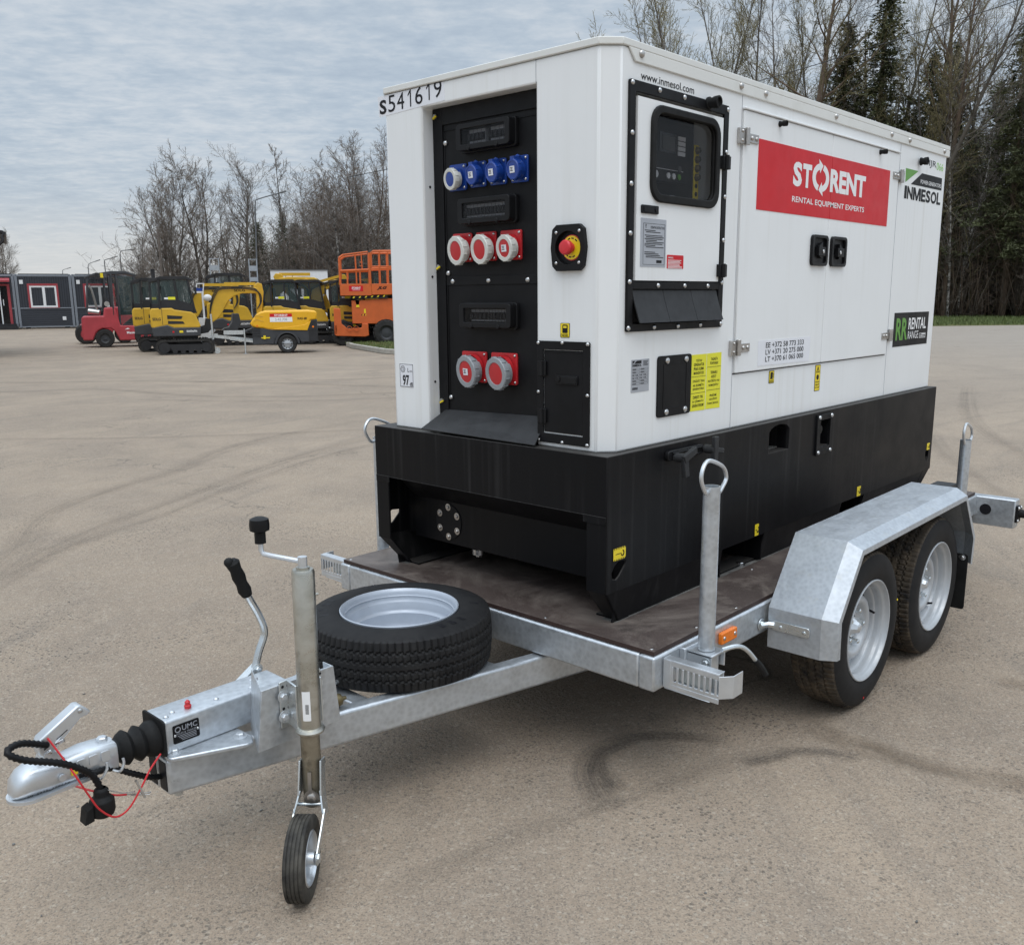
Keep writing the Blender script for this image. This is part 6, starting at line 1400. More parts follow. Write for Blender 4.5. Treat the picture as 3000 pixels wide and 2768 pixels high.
# ================================================================== ground
def dirpx(px):
    # horizontal viewing direction of a column of the photograph
    d = FW+RT*((px-1541.85)/2696.45); d.z = 0; return d.normalized()
def along(px, dist): d = dirpx(px); return Vector((CAMP.x+d.x*dist, CAMP.y+d.y*dist, 0))
def asphalt_mat():
    m, t, b = bsdf('asphalt')
    g = t.nodes.new('ShaderNodeNewGeometry'); P = g.outputs['Position']
    n1 = noisen(t, P, .16, 4, .6); n2 = noisen(t, P, .9, 5, .62, .4); n3 = noisen(t, P, 7, 5, .65)
    base = ramp(t, n1, [(.35, (.304, .239, .179)), (.65, (.378, .296, .219))])
    base = mixc(t, ramp(t, n2, [(.36, .75), (.62, 0)]), base, (.245, .194, .150))
    base = mixc(t, ramp(t, n3, [(.50, 0), (.75, .32)]), base, (.40, .335, .27))
    # the far yard is a greyer, older surface
    s = t.nodes.new('ShaderNodeSeparateXYZ'); t.links.new(P, s.inputs[0])
    fx = mathn(t, 'ADD', mathn(t, 'MULTIPLY', s.outputs[0], .62), mathn(t, 'MULTIPLY', s.outputs[1], -.25))
    base = mixc(t, mathn(t, 'MULTIPLY', ramp(t, mathn(t, 'DIVIDE', fx, 40.0), [(.10, 0), (.45, 1)]), .8), base, (.325, .288, .25))
    # wheel-polished bands sweeping round the yard
    c = t.nodes.new('ShaderNodeVectorMath'); c.operation = 'SUBTRACT'; t.links.new(P, c.inputs[0]); c.inputs[1].default_value = (9, -9, 0)
    s2 = t.nodes.new('ShaderNodeSeparateXYZ'); t.links.new(c.outputs[0], s2.inputs[0])
    rad = mathn(t, 'SQRT', mathn(t, 'ADD', mathn(t, 'MULTIPLY', s2.outputs[0], s2.outputs[0]), mathn(t, 'MULTIPLY', s2.outputs[1], s2.outputs[1])))
    ang = mathn(t, 'ARCTAN2', s2.outputs[1], s2.outputs[0])
    cb = t.nodes.new('ShaderNodeCombineXYZ'); t.links.new(mathn(t, 'MULTIPLY', rad, 3.2), cb.inputs[0]); t.links.new(mathn(t, 'MULTIPLY', ang, 4.0), cb.inputs[1])
    bands = noisen(t, cb.outputs[0], 1.0, 5, .7)
    base = mixc(t, ramp(t, bands, [(.54, 0), (.70, .55)]), base, (.19, .158, .13))
    # a few hairline cracks, and darker damp or oily patches
    vc = t.nodes.new('ShaderNodeTexVoronoi'); vc.feature = 'DISTANCE_TO_EDGE'; vc.inputs['Scale'].default_value = .42
    wob = t.nodes.new('ShaderNodeVectorMath'); wob.operation = 'ADD'; t.links.new(P, wob.inputs[0])
    wn = t.nodes.new('ShaderNodeTexNoise'); wn.inputs['Scale'].default_value = 2.2; wn.inputs['Detail'].default_value = 6; t.links.new(P, wn.inputs['Vector']); t.links.new(wn.outputs['Color'], wob.inputs[1])
    t.links.new(wob.outputs[0], vc.inputs['Vector'])
    crk = mathn(t, 'MULTIPLY', ramp(t, vc.outputs['Distance'], [(0, 1), (.0035, .6), (.007, 0)]), ramp(t, noisen(t, mapping(t, P, loc=(2, 2, 0)), .35, 3), [(.52, 0), (.6, .75)]))
    base = mixc(t, crk, base, (.09, .075, .06))
    oil = ramp(t, noisen(t, mapping(t, P, loc=(11, 3, 0)), .7, 5, .7, .5), [(.62, 0), (.72, .45)])
    base = mixc(t, oil, base, (.17, .14, .11))
    # aggregate: dark and pale stones showing through
    v = t.nodes.new('ShaderNodeTexVoronoi'); v.inputs['Scale'].default_value = 74; t.links.new(P, v.inputs['Vector'])
    sc = t.nodes.new('ShaderNodeSeparateColor'); t.links.new(v.outputs['Color'], sc.inputs[0])
    stone = mathn(t, 'LESS_THAN', v.outputs['Distance'], .46)
    wear = ramp(t, noisen(t, mapping(t, P, loc=(4, 9, 0)), 1.1, 4, .6), [(.47, .04), (.64, 1)])
    dk = mathn(t, 'MULTIPLY', mathn(t, 'MULTIPLY', mathn(t, 'GREATER_THAN', sc.outputs[0], .70), stone), wear)
    lt = mathn(t, 'MULTIPLY', mathn(t, 'GREATER_THAN', sc.outputs[1], .86), stone)
    mid = mathn(t, 'MULTIPLY', mathn(t, 'GREATER_THAN', sc.outputs[2], .55), stone)
    col = mixc(t, mathn(t, 'MULTIPLY', mid, .30), base, (.20, .165, .128))
    col = mixc(t, mathn(t, 'MULTIPLY', dk, .80), col, (.068, .060, .052)); col = mixc(t, mathn(t, 'MULTIPLY', lt, .34), col, (.54, .47, .38))
    v2 = t.nodes.new('ShaderNodeTexVoronoi'); v2.inputs['Scale'].default_value = 230; t.links.new(P, v2.inputs['Vector'])
    sc2 = t.nodes.new('ShaderNodeSeparateColor'); t.links.new(v2.outputs['Color'], sc2.inputs[0])
    col = mixc(t, ramp(t, sc2.outputs[0], [(0, .55), (.42, 0), (1, 0)]), col, (.10, .09, .08)); col = mixc(t, ramp(t, sc2.outputs[1], [(.6, 0), (1, .35)]), col, (.50, .43, .34))
    t.links.new(col, b.inputs['Base Color']); b.inputs['Roughness'].default_value = .85; b.inputs['Specular IOR Level'].default_value = .3
    bp = t.nodes.new('ShaderNodeBump'); bp.inputs['Strength'].default_value = .75; bp.inputs['Distance'].default_value = .006
    hh = mathn(t, 'ADD', mathn(t, 'MULTIPLY', v.outputs['Distance'], -.7), mathn(t, 'MULTIPLY', v2.outputs['Distance'], -.4))
    t.links.new(hh, bp.inputs['Height']); t.links.new(bp.outputs[0], b.inputs['Normal'])
asphalt_mat()
mb = MB(); mb.add([(-600, -600, 0), (700, -600, 0), (700, 700, 0), (-600, 700, 0)], [(0, 1, 2, 3)]); structure(obj('asphalt', mb, 'asphalt'))
def mark_mat(name, col, dens, along_s, across_s, lo, hi):
    # rubber and dirt laid along a wheel path: streaks along the strip, ragged edges
    m, t, b = bsdf(name)
    uv = t.nodes.new('ShaderNodeUVMap').outputs[0]
    s = t.nodes.new('ShaderNodeSeparateXYZ'); t.links.new(uv, s.inputs[0])
    st = noisen(t, mapping(t, uv, scale=(along_s, across_s, 1)), 1.0, 4, .65)
    g = t.nodes.new('ShaderNodeNewGeometry'); pt = noisen(t, g.outputs['Position'], 90, 3, .7); pt2 = noisen(t, g.outputs['Position'], 3.5, 4, .6)
    edge = mathn(t, 'MULTIPLY', mathn(t, 'MULTIPLY', s.outputs[1], mathn(t, 'SUBTRACT', 1, s.outputs[1])), 4, clamp=True)
    ends = mathn(t, 'MULTIPLY', mathn(t, 'MULTIPLY', s.outputs[0], mathn(t, 'SUBTRACT', 1, s.outputs[0])), 9, clamp=True)
    a = mathn(t, 'MULTIPLY', mathn(t, 'MULTIPLY', ramp(t, st, [(lo, 0), (hi, 1)]), edge), mathn(t, 'MULTIPLY', ends, dens))
    a = mathn(t, 'MULTIPLY', a, mathn(t, 'MULTIPLY', ramp(t, pt, [(.35, .35), (.6, 1)]), ramp(t, pt2, [(.3, .45), (.6, 1)])))
    b.inputs['Base Color'].default_value = (*col, 1); b.inputs['Roughness'].default_value = .85
    tr = t.nodes.new('ShaderNodeBsdfTransparent'); mx = t.nodes.new('ShaderNodeMixShader')
    t.links.new(a, mx.inputs[0]); t.links.new(tr.outputs[0], mx.inputs[1]); t.links.new(b.outputs[0], mx.inputs[2])
    o = [n for n in t.nodes if n.type == 'OUTPUT_MATERIAL'][0]; t.links.new(mx.outputs[0], o.inputs[0])
mark_mat('rubber_mark', (.045, .040, .037), .85, 1.6, 16, .34, .62); mark_mat('tyre_track', (.18, .148, .118), .42, 3, 9, .34, .66); mark_mat('mud_mark', (.16, .115, .075), .8, 4, 4, .36, .62)
LAY = [.004]
def mark(name, pts, wd, mat):
    P = smooth_path([(x, y, 0) for x, y in pts], 10); n = len(P); v = []; uv = []; fs = []; z = LAY[0]; LAY[0] += .0008
    W_ = wd if isinstance(wd, (list, tuple)) else (wd, wd)
    for i in range(n):
        d = (P[min(n-1, i+1)]-P[max(0, i-1)]); d.normalize(); s = Vector((-d.y, d.x, 0)); w_ = W_[0]+(W_[1]-W_[0])*i/(n-1)
        for k in (-1, 1): v.append((P[i]+s*k*w_/2+Vector((0, 0, z)))); uv.append((i/(n-1), (k+1)/2))
    fs = [(2*i, 2*i+2, 2*i+3, 2*i+1) for i in range(n-1)]
    mb = MB(); mb.add(v, fs); o = obj(name, mb, mat); me = o.data; l = me.uv_layers.new(name='UVMap')
    for lp in me.loops: l.data[lp.index].uv = uv[lp.vertex_index]
    if o.data.polygons[0].normal.z < 0: o.data.flip_normals()
    structure(o)
mark('tyre_marks', [(-.9, 3.55), (-.42, 4.02), (-.15, 4.27), (.36, 4.57), (.87, 4.81), (1.45, 5.16), (2.29, 5.59), (3.27, 6.02), (5.2, 6.6)], .16, 'tyre_track')
mark('tyre_marks', [(-.6, 3.9), (-.1, 4.42), (.5, 4.85), (1.1, 5.2), (1.9, 5.65), (3.0, 6.2), (4.6, 6.8)], .22, 'tyre_track')
mark('tyre_marks', [(-1.0, 3.6), (-.41, 4.33), (.03, 5.13), (.37, 5.6), (1.05, 6.08), (1.77, 6.43), (2.71, 7.17), (3.75, 7.6), (5.5, 8.0)], .28, 'tyre_track')
mark('tyre_marks', [(.4, 10.4), (1.38, 9.85), (2.0, 9.21), (2.82, 8.47), (3.7, 7.78), (5.2, 6.9)], .2, 'tyre_track')
mark('tyre_marks', [(2.6, 16.6), (3.68, 15.77), (4.81, 15.0), (5.34, 12.66), (6.29, 11.22), (7.51, 10.45), (9, 9.6)], .35, 'tyre_track')
mark('tyre_marks', [(4.0, 18.2), (4.6, 17.35), (6.12, 16.0), (7.49, 13.66), (8.29, 11.4), (9.5, 9.8)], .4, 'tyre_track')
mark('tyre_marks', [(6.5, 15.3), (8.2, 13.6), (10.5, 12.4), (13, 11.2)], .4, 'tyre_track')
mark('tyre_marks', [(4.4, 12.8), (5.4, 11.2), (6.6, 10.1), (8.2, 9.2)], .25, 'tyre_track')
mark('skid_marks', [(-.24, -.20), (-.17, -.09), (-.09, -.0), (.02, .055), (.12, .05), (.21, .03), (.34, -.1), (.42, -.27)], (.15, .07), 'rubber_mark')
mark('skid_marks', [(-.13, -.17), (-.07, -.05), (.02, .03), (.1, .03), (.2, .0)], (.12, .05), 'rubber_mark')
mark('skid_marks', [(.30, -.36), (.42, -.43), (.50, -.46), (.58, -.56), (.61, -.66)], .07, 'rubber_mark')
mark('skid_marks', [(-1.0, .02), (-.79, -.03), (-.52, -.08), (-.31, -.14), (-.05, -.22), (.23, -.31), (.46, -.42), (.55, -.52)], .12, 'tyre_track')
mark('dirt_marks', [(.72, -.40), (.70, -.62), (.71, -.82), (.80, -1.12), (.95, -1.4)], .16, 'mud_mark')
mark('dirt_marks', [(1.62, -.80), (1.7, -1.0), (1.85, -1.2), (2.0, -1.35)], .14, 'mud_mark')
mark('dirt_marks', [(-1.5, .93), (-1.31, .90), (-1.2, .89), (-1.11, .88), (-.9, .86)], .03, 'tyre_track')
mark('tyre_marks', [(5.0, -1.3), (7.0, .2), (10, 1.8), (15, 3.4)], .3, 'tyre_track')
mark('tyre_marks', [(6.0, -1.2), (9.0, .3), (14, 1.5), (20, 2.5)], .45, 'tyre_track')
mark('tyre_marks', [(4.2, -1.2), (5.4, .1), (7.2, 1.2), (9, 2.0)], .22, 'tyre_track')
rnd = random.Random(11); spots = []
mb = MB()
for k in range(40):
    px = rnd.uniform(-100, 3100); d = 2.2+rnd.random()**2*16; p = along(px, d); r = rnd.uniform(.002, .005); q = [rnd.uniform(.6, 1.3) for _ in range(7)]
    st = len(mb.v); mb.sphere((p.x, p.y, r*.5), r, 6, sc=(q[0]*1.2, q[1], .7))
o = obj('pebbles', mb, 'dusty_metal'); o['kind'] = 'stuff'
# grass and soil
def grass_mat(name, c1, c2, c3):
    m, t, b = bsdf(name); g = t.nodes.new('ShaderNodeNewGeometry'); P = g.outputs['Position']
    n = noisen(t, P, 1.2, 6, .7); n2 = noisen(t, P, 14, 4, .7)
    col = mixc(t, ramp(t, n, [(.40, 0), (.62, 1)]), c1, c2); col = mixc(t, ramp(t, n2, [(.52, 0), (.7, .8)]), col, c3)
    t.links.new(col, b.inputs['Base Color']); b.inputs['Roughness'].default_value = .95; b.inputs['Specular IOR Level'].default_value = .1
grass_mat('grass_ground', (.085, .10, .032), (.14, .125, .055), (.05, .065, .02)); grass_mat('forest_floor', (.055, .042, .030), (.085, .062, .042), (.035, .028, .02)); plain('concrete_kerb', (.36, .34, .30), .85, var=.15)
plain('grass_blade', (.095, .125, .035), .7, var=.5, scale=3)
def sheet(name, pts, z, mat): m = MB(); m.prism([p.xy[:] for p in pts], 'z', z-.02, z); return structure(obj(name, m, mat))
sheet('grass_verge', [along(px, 51.5+(px-2700)*.011) for px in (1500, 1900, 2300, 2760, 3000, 3300, 3700)]+[along(px, 90) for px in (3700, 3300, 3000, 2700, 2300, 1900, 1500)], .008, 'grass_ground')
sheet('forest_floor', [along(px, 74+(px-2700)*.006) for px in (1500, 1900, 2300, 2760, 3000, 3300, 3700)]+[along(px, 180) for px in (3700, 3300, 3000, 2700, 2300, 1900, 1500)], .018, 'forest_floor')
sheet('forest_floor', [along(px, d) for px, d in ((520, 60), (700, 46), (900, 42), (1130, 40), (1500, 44))]+[along(px, 140) for px in (1500, 1100, 800, 520)], .018, 'forest_floor')
V0 = [(15.95, 22.25), (14.75, 19.19), (14.6, 17.0), (18.5, 14.0), (24, 20), (18.4, 24.2), (16.6, 23.4)]
mb = MB(); mb.prism(V0, 'z', 0, .12); structure(obj('grass_verge', mb, 'grass_ground'))
kb = machine('kerb', 'pale concrete kerb round the grass island in front of the orange lift', 'kerb', (0, 0), 0)
for a, b in zip(V0[:3]+V0[6:7], V0[1:3]+[V0[2]]+V0[0:1]):
    if a == b: continue
    m = MB(); m.bar((a[0], a[1], .075), (b[0], b[1], .075), .14, .15); obj('kerb_stone', m, 'concrete_kerb', kb, bev=.02)
rnd = random.Random(5); mb = MB()
def blade(p, h, mi=0):
    a = rnd.uniform(0, 2*PI); w_ = h*.14; lx, ly = rnd.uniform(-.5, .5)*h, rnd.uniform(-.5, .5)*h
    mb.add([(p[0]-w_*math.cos(a), p[1]-w_*math.sin(a), p[2]), (p[0]+w_*math.cos(a), p[1]+w_*math.sin(a), p[2]), (p[0]+lx, p[1]+ly, p[2]+h)], [(0, 1, 2)], mi)
for k in range(9000):
    px = rnd.uniform(2660, 3150); d = rnd.uniform(52+(px-2700)*.011, 76); p = along(px, d); blade((p.x, p.y, .006), rnd.uniform(.06, .22))
for k in range(4500):
    u, v_ = rnd.random(), rnd.random(); x = 14.8+u*4.5; y = 17.5+v_*5.8
    if (x-15.0)*.3+ (y-19.5)*-.12 > -.2 and y < 19.4+(x-14.75)*2.4+.0: blade((x, y, .12), rnd.uniform(.03, .09))
o = obj('grass', mb, 'grass_blade'); o['kind'] = 'stuff'
# ================================================================== trees
plain('bark_dark', (.085, .072, .058), .9, var=.4, scale=1.2); plain('bark_grey', (.12, .105, .09), .9, var=.35, scale=1.2); plain('bark_brown', (.125, .088, .062), .9, var=.35, scale=1.0)
plain('twig_brown', (.175, .145, .12), .9, var=.4, scale=.6); plain('twig_olive', (.20, .17, .085), .9, var=.5, scale=.7); plain('twig_grey', (.20, .175, .155), .9, var=.35, scale=.6)
plain('needles', (.072, .080, .034), .8, var=.6, scale=.8); plain('needles_light', (.040, .055, .024), .8, var=.5, scale=.8)
def birch_mat():
    m, t, b = bsdf('birch_bark'); co = objco(t)
    n = noisen(t, mapping(t, co, scale=(3, 3, 5)), 1.0, 4, .7); n2 = noisen(t, co, .5, 3)
    t.links.new(mixc(t, ramp(t, n, [(.44, 0), (.54, 1)]), (.06, .055, .05), (.42, .40, .37)), b.inputs['Base Color']); b.inputs['Roughness'].default_value = .8
birch_mat()
def grow(m, rnd, p, d, L, r, lvl, spec, twigs):
    # one limb: a bending tapered tube that throws side shoots
    seg = spec['seg'][lvl]; sides = spec['sides'][lvl]; path = [p.copy()]; rad = [r]; dirs = []
    for i in range(seg):
        d = (d+Vector((rnd.gauss(0, 1), rnd.gauss(0, 1), rnd.gauss(0, 1)))*spec['bend'][lvl]+Vector((0, 0, spec['up'][lvl]))).normalized()
        p = p+d*L/seg; path.append(p.copy()); dirs.append(d.copy()); rad.append(max(r*(1-(i+1)/seg*(1-spec['tip'][lvl])), spec.get('rmin', .007)))
    (twigs if lvl >= spec['split'] else m).tube(path, rad, sides)
    if lvl+1 >= len(spec['n']): return
    for k in range(spec['n'][lvl+1]):
        t = spec['start'][lvl]+(1-spec['start'][lvl])*(k+rnd.random())/spec['n'][lvl+1]; i = min(seg-1, int(t*seg)); f = t*seg-i
        q = path[i].lerp(path[i+1], f); dd = dirs[i]; s = dd.orthogonal().normalized(); s.rotate(__import__('mathutils').Quaternion(dd, rnd.uniform(0, 2*PI)))
        a = math.radians(rnd.gauss(*spec['ang'][lvl+1])); nd = (dd*math.cos(a)+s*math.sin(a)).normalized()
        ln = L*spec['len'][lvl+1]*rnd.uniform(.65, 1.2)*(1-spec['shrink'][lvl]*t)
        grow(m, rnd, q, nd, ln, max(rad[i]*spec['rad'][lvl+1], .004), lvl+1, spec, twigs)
BASE = dict(seg=[8, 5, 4, 3], sides=[8, 5, 3, 3], bend=[.05, .12, .16, .22], up=[.03, .06, .05, .04], tip=[.05, .08, .15, .3], split=2, n=[1, 22, 10, 8], start=[.30, .2, .15, .1], ang=[(0, 0), (42, 9), (38, 10), (36, 12)], len=[1, .42, .42, .42], rad=[1, .42, .5, .6], shrink=[.55, .3, .2, .2])
def tree_thing(name, label, seed, H, r0, spec, bark, twig, group, stems=1, lean=(0, 0), spread=.0, droop=0):
    t = thing(name, label, 'tree', (0, 0, 0), 0, group); rnd = random.Random(seed); m = MB(); tw = MB()
    sp = dict(BASE); sp.update(spec)
    for s in range(stems):
        a = 2*PI*s/max(1, stems)+rnd.random(); d = Vector((lean[0]+spread*math.cos(a)*rnd.uniform(.5, 1.2), lean[1]+spread*math.sin(a)*rnd.uniform(.5, 1.2), 1)).normalized()
        grow(m, rnd, Vector((.12*math.cos(a)*(stems > 1), .12*math.sin(a)*(stems > 1), 0)), d, H*(1 if s == 0 else rnd.uniform(.75, 1)), r0, 0, sp, tw)
    obj('trunk', m, bark, t, sharp=60); obj('crown', tw, twig, t, sharp=180)
    return t
GL = 'bare trees beyond the machines'; GR = 'bare trees at the wood edge on the right'; GC = 'dark conifers in the wood'; GB = 'pale birches'
t1 = tree_thing('bare_tree', 'broad many stemmed bare tree, biggest and leftmost behind the excavators', 4, 10.2, .12, dict(n=[1, 18, 11, 8], start=[.16, .2, .15, .1], ang=[(0, 0), (34, 8), (34, 9), (34, 12)], len=[1, .46, .42, .40]), 'bark_grey', 'twig_brown', GL, stems=5, spread=.15)
t1.location = along(555, 55); t1.scale = (.88, .88, .81)
t3 = tree_thing('bare_tree', 'tall bare tree with thick trunk leaning left, behind the long armed lamp', 8, 10.4, .24, dict(n=[1, 24, 11, 8], start=[.55, .15, .15, .1], bend=[.035, .13, .17, .22], up=[.012, .08, .05, .04], len=[1, .30, .42, .42], shrink=[.2, .3, .2, .2]), 'bark_grey', 'twig_grey', GL, lean=(-.05, .02))
t3.location = along(764, 55); t3.rotation_euler = (0, 0, math.radians(-35)); t3.scale = (.80, .80, .77)
t2 = tree_thing('bare_tree', 'thin bare tree between the broad tree and the leaning tree', 15, 8.4, .13, dict(n=[1, 18, 9, 7], start=[.35, .2, .15, .1]), 'bark_dark', 'twig_brown', GL, stems=2, spread=.12)
t2.location = along(648, 56)
slim = dict(n=[1, 34, 9, 6], start=[.16, .15, .15, .1], ang=[(0, 0), (34, 7), (30, 9), (32, 12)], len=[1, .21, .42, .42], up=[.02, .10, .06, .02], shrink=[.62, .3, .2, .2], seg=[9, 4, 3, 2])
t4 = tree_thing('birch_tree', 'slender bare birch standing free between leaning tree and right clump', 21, 9.9, .11, slim, 'bark_grey', 'twig_grey', GL)
t4.location = along(888, 57)
t5 = tree_thing('birch_tree', 'white trunked birch left of the orange lift', 23, 9.2, .10, slim, 'birch_bark', 'twig_brown', GL, lean=(-.06, 0)); t5.location = along(1022, 54); t5.rotation_euler = (0, 0, math.radians(-37))
tall = dict(n=[1, 28, 10, 7], start=[.34, .18, .15, .1], len=[1, .30, .40, .42], ang=[(0, 0), (38, 9), (36, 10), (36, 12)], seg=[9, 5, 3, 2])
t6 = tree_thing('bare_tree', 'tall bare tree touching the generator edge, rightmost of the left trees', 31, 11.6, .13, tall, 'bark_brown', 'twig_brown', GL, stems=2, spread=.06); t6.location = along(1108, 57); t6.scale = (.9, .9, .86)
def put(src, px, d, rot, sc, label, group=None): c = copy_thing(src, along(px, d), rot, label, group); c.scale = (sc[0], sc[0], sc[1]) if isinstance(sc, tuple) else (sc, sc, sc); return c
rnd = random.Random(77)
for px, d, src, sc, lb in ((985, 60, t6, .68, 'lower bare tree at the left end of the right clump'), (1045, 62, t6, .78, 'bare tree behind the white trunked birch'), (1075, 58, t4, 1.0, 'slender tree between the white birch and the generator'), (940, 66, t4, .78, 'small thin tree right of the free birch'), (800, 68, t4, .86, 'thin pale tree right of the leaning trunk, farther off'), (720, 66, t2, .9, 'small bare tree just left of the leaning trunk'), (470, 60, t2, .62, 'low bare shrub tree left of the broad tree'), (590, 70, t6, .5, 'small tree behind the broad tree stems'), (850, 64, t2, .72, 'low spreading tree beside the free birch'), (960, 72, t6, .82, 'faint tree between free birch and right clump'), (1120, 64, t6, .92, 'bare tree half cut off by the generator edge')):
    put(src, px, d, rnd.uniform(0, 6.28), sc, lb, GL)
for px, d, src, sc, lb in ((5, 120, t4, .92, 'far bare tree above the cabin at the left photo edge'), (85, 122, t2, 1.0, 'far rounded bare tree above the window cabin'), (62, 122, t2, .9, 'far bare tree left of the rounded one above the cabin'), (108, 118, t4, (.42, .92), 'far narrow poplar above the window cabin roof')):
    put(src, px, d, rnd.uniform(0, 6.28), sc, lb, 'far bare trees above the cabins')
# conifers: whorls of drooping sprays of needles
def conifer(name, label, seed, H, W_, z0, dens, mat, group):
    t = thing(name, label, 'tree', (0, 0, 0), 0, group); rnd = random.Random(seed); m = MB(); m.tube([(0, 0, 0), (0, 0, H*.5), (0, 0, H)], [H*.014, H*.010, .02], 7); obj('trunk', m, 'bark_brown', t)
    f = MB(); n = int(26*dens*H/10)
    for k in range(n*4):
        u = (k+rnd.random())/(n*4); z = z0+(H-z0)*u; R = W_*(1-u)**.8*rnd.uniform(.55, 1.12)+.15; a = rnd.uniform(0, 2*PI); nf = 5+int(7*R)
        c, s = math.cos(a), math.sin(a)
        for j in range(nf):
            q = (j+rnd.random())/nf; r = R*q; zz = z+rnd.gauss(0, .12)-.20*R*q**1.5+.10*R*q**3
            p = Vector((r*c+rnd.gauss(0, .10+.14*q), r*s+rnd.gauss(0, .10+.14*q), zz)); L = rnd.uniform(.13, .36)*(.6+.05*H/2)
            for b_ in range(3):
                dv_ = Vector((c*.7+rnd.gauss(0, .6), s*.7+rnd.gauss(0, .6), rnd.gauss(.05, .35))).normalized(); sd_ = dv_.cross(Vector((rnd.gauss(0, 1), rnd.gauss(0, 1), 1))).normalized()*L*.16
                f.add([p-sd_, p+sd_, p+dv_*L], [(0, 1, 2)])
    obj('crown', f, mat, t, sharp=180); return t
c1 = conifer('spruce', 'tall dark spruce rising out of the photo top, above the red banner', 3, 24, 4.0, 5, 1.9, 'needles', GC); c1.location = along(2503, 73)
c3 = conifer('pine', 'wide dark pine at the right above the generator rear corner', 9, 19, 5.2, 4, 2.0, 'needles', GC); c3.location = along(2885, 72)
put(c1, 2405, 73, 1, (.95, .84), 'dark spruce left of the tall one, its tip below the photo top', GC); put(c3, 2640, 73, 2, (.8, .94), 'dark conifer between the two big trunks at right', GC); put(c3, 3010, 73, 3, (1.0, .86), 'dark pine cut by the right photo edge', GC)
put(c3, 2760, 90, 4, (1.1, .80), 'dark pine low behind the leaning trunk', GC); put(c1, 2950, 88, 5, (1.2, .70), 'dark spruce behind the right pines', GC); put(c3, 2310, 76, 2.5, (.75, .80), 'dark conifer low behind the ivy trunk', GC)
put(c3, 2560, 92, 1.7, (.9, .85), 'dark conifer behind the tall spruce', GC); put(c1, 2830, 92, 4.4, (1.3, .78), 'dark spruce behind the wide pine', GC); put(c3, 2700, 75, 5.5, (.8, .98), 'dark pine between the leaning trunks at right', GC); put(c3, 2950, 77, 1.2, (.85, .80), 'dark pine just left of the right photo edge', GC); put(c3, 2440, 74, 0, (.8, .80), 'dark pine low right of the ivy trunk', GC); put(c3, 3060, 74, .5, (.8, .72), 'dark pine outside the right photo edge', GC)
put(c3, 872, 62, 1, (.34, .36), 'small dark conifer under the free birch', GL); put(c3, 800, 60, 3, (.36, .32), 'small dark conifer behind the leaning trunk', GL); put(c1, 905, 66, 3, (.5, .27), 'small spruce right of the free birch foot', GL)
# wood edge on the right
big = tree_thing('bare_tree', 'thick brown trunked bare tree with ivy collar, above the red banner left end', 41, 25, .48, dict(n=[1, 24, 10, 7], rmin=.0085, start=[.42, .2, .15, .1], len=[1, .34, .42, .42], seg=[9, 6, 4, 3]), 'bark_brown', 'twig_olive', GR); big.location = along(2272, 71); big.rotation_euler = (0, 0, 1.0)
willow = tree_thing('bare_tree', 'pale budding bare tree at the left end of the right wood', 43, 21, .17, dict(n=[1, 34, 10, 7], rmin=.0085, start=[.12, .1, .1, .1], len=[1, .28, .40, .40], ang=[(0, 0), (30, 8), (30, 10), (34, 14)], up=[.02, .1, .08, .05], seg=[9, 5, 3, 2]), 'bark_grey', 'twig_olive', GR, stems=2, spread=.07); willow.location = along(1985, 74); willow.scale = (1.2, 1.2, 1.3)
aspen = tree_thing('bare_tree', 'tall grey trunked bare tree right of the tall spruce', 47, 25, .24, dict(n=[1, 28, 10, 7], rmin=.0085, start=[.38, .2, .15, .1], len=[1, .27, .42, .42], seg=[10, 6, 4, 3]), 'bark_grey', 'twig_grey', GR); aspen.location = along(2567, 74)
leany = tree_thing('bare_tree', 'dark bare tree leaning right across the sky near the right photo edge', 53, 25, .24, dict(n=[1, 22, 10, 7], rmin=.0085, start=[.45, .2, .15, .1], bend=[.03, .12, .16, .22], len=[1, .32, .42, .42], seg=[9, 6, 4, 3]), 'bark_dark', 'twig_brown', GR, lean=(.42, 0)); q_ = along(2530, 70); leany.location = q_; leany.rotation_euler = (0, 0, math.radians(-70))
lab = {}
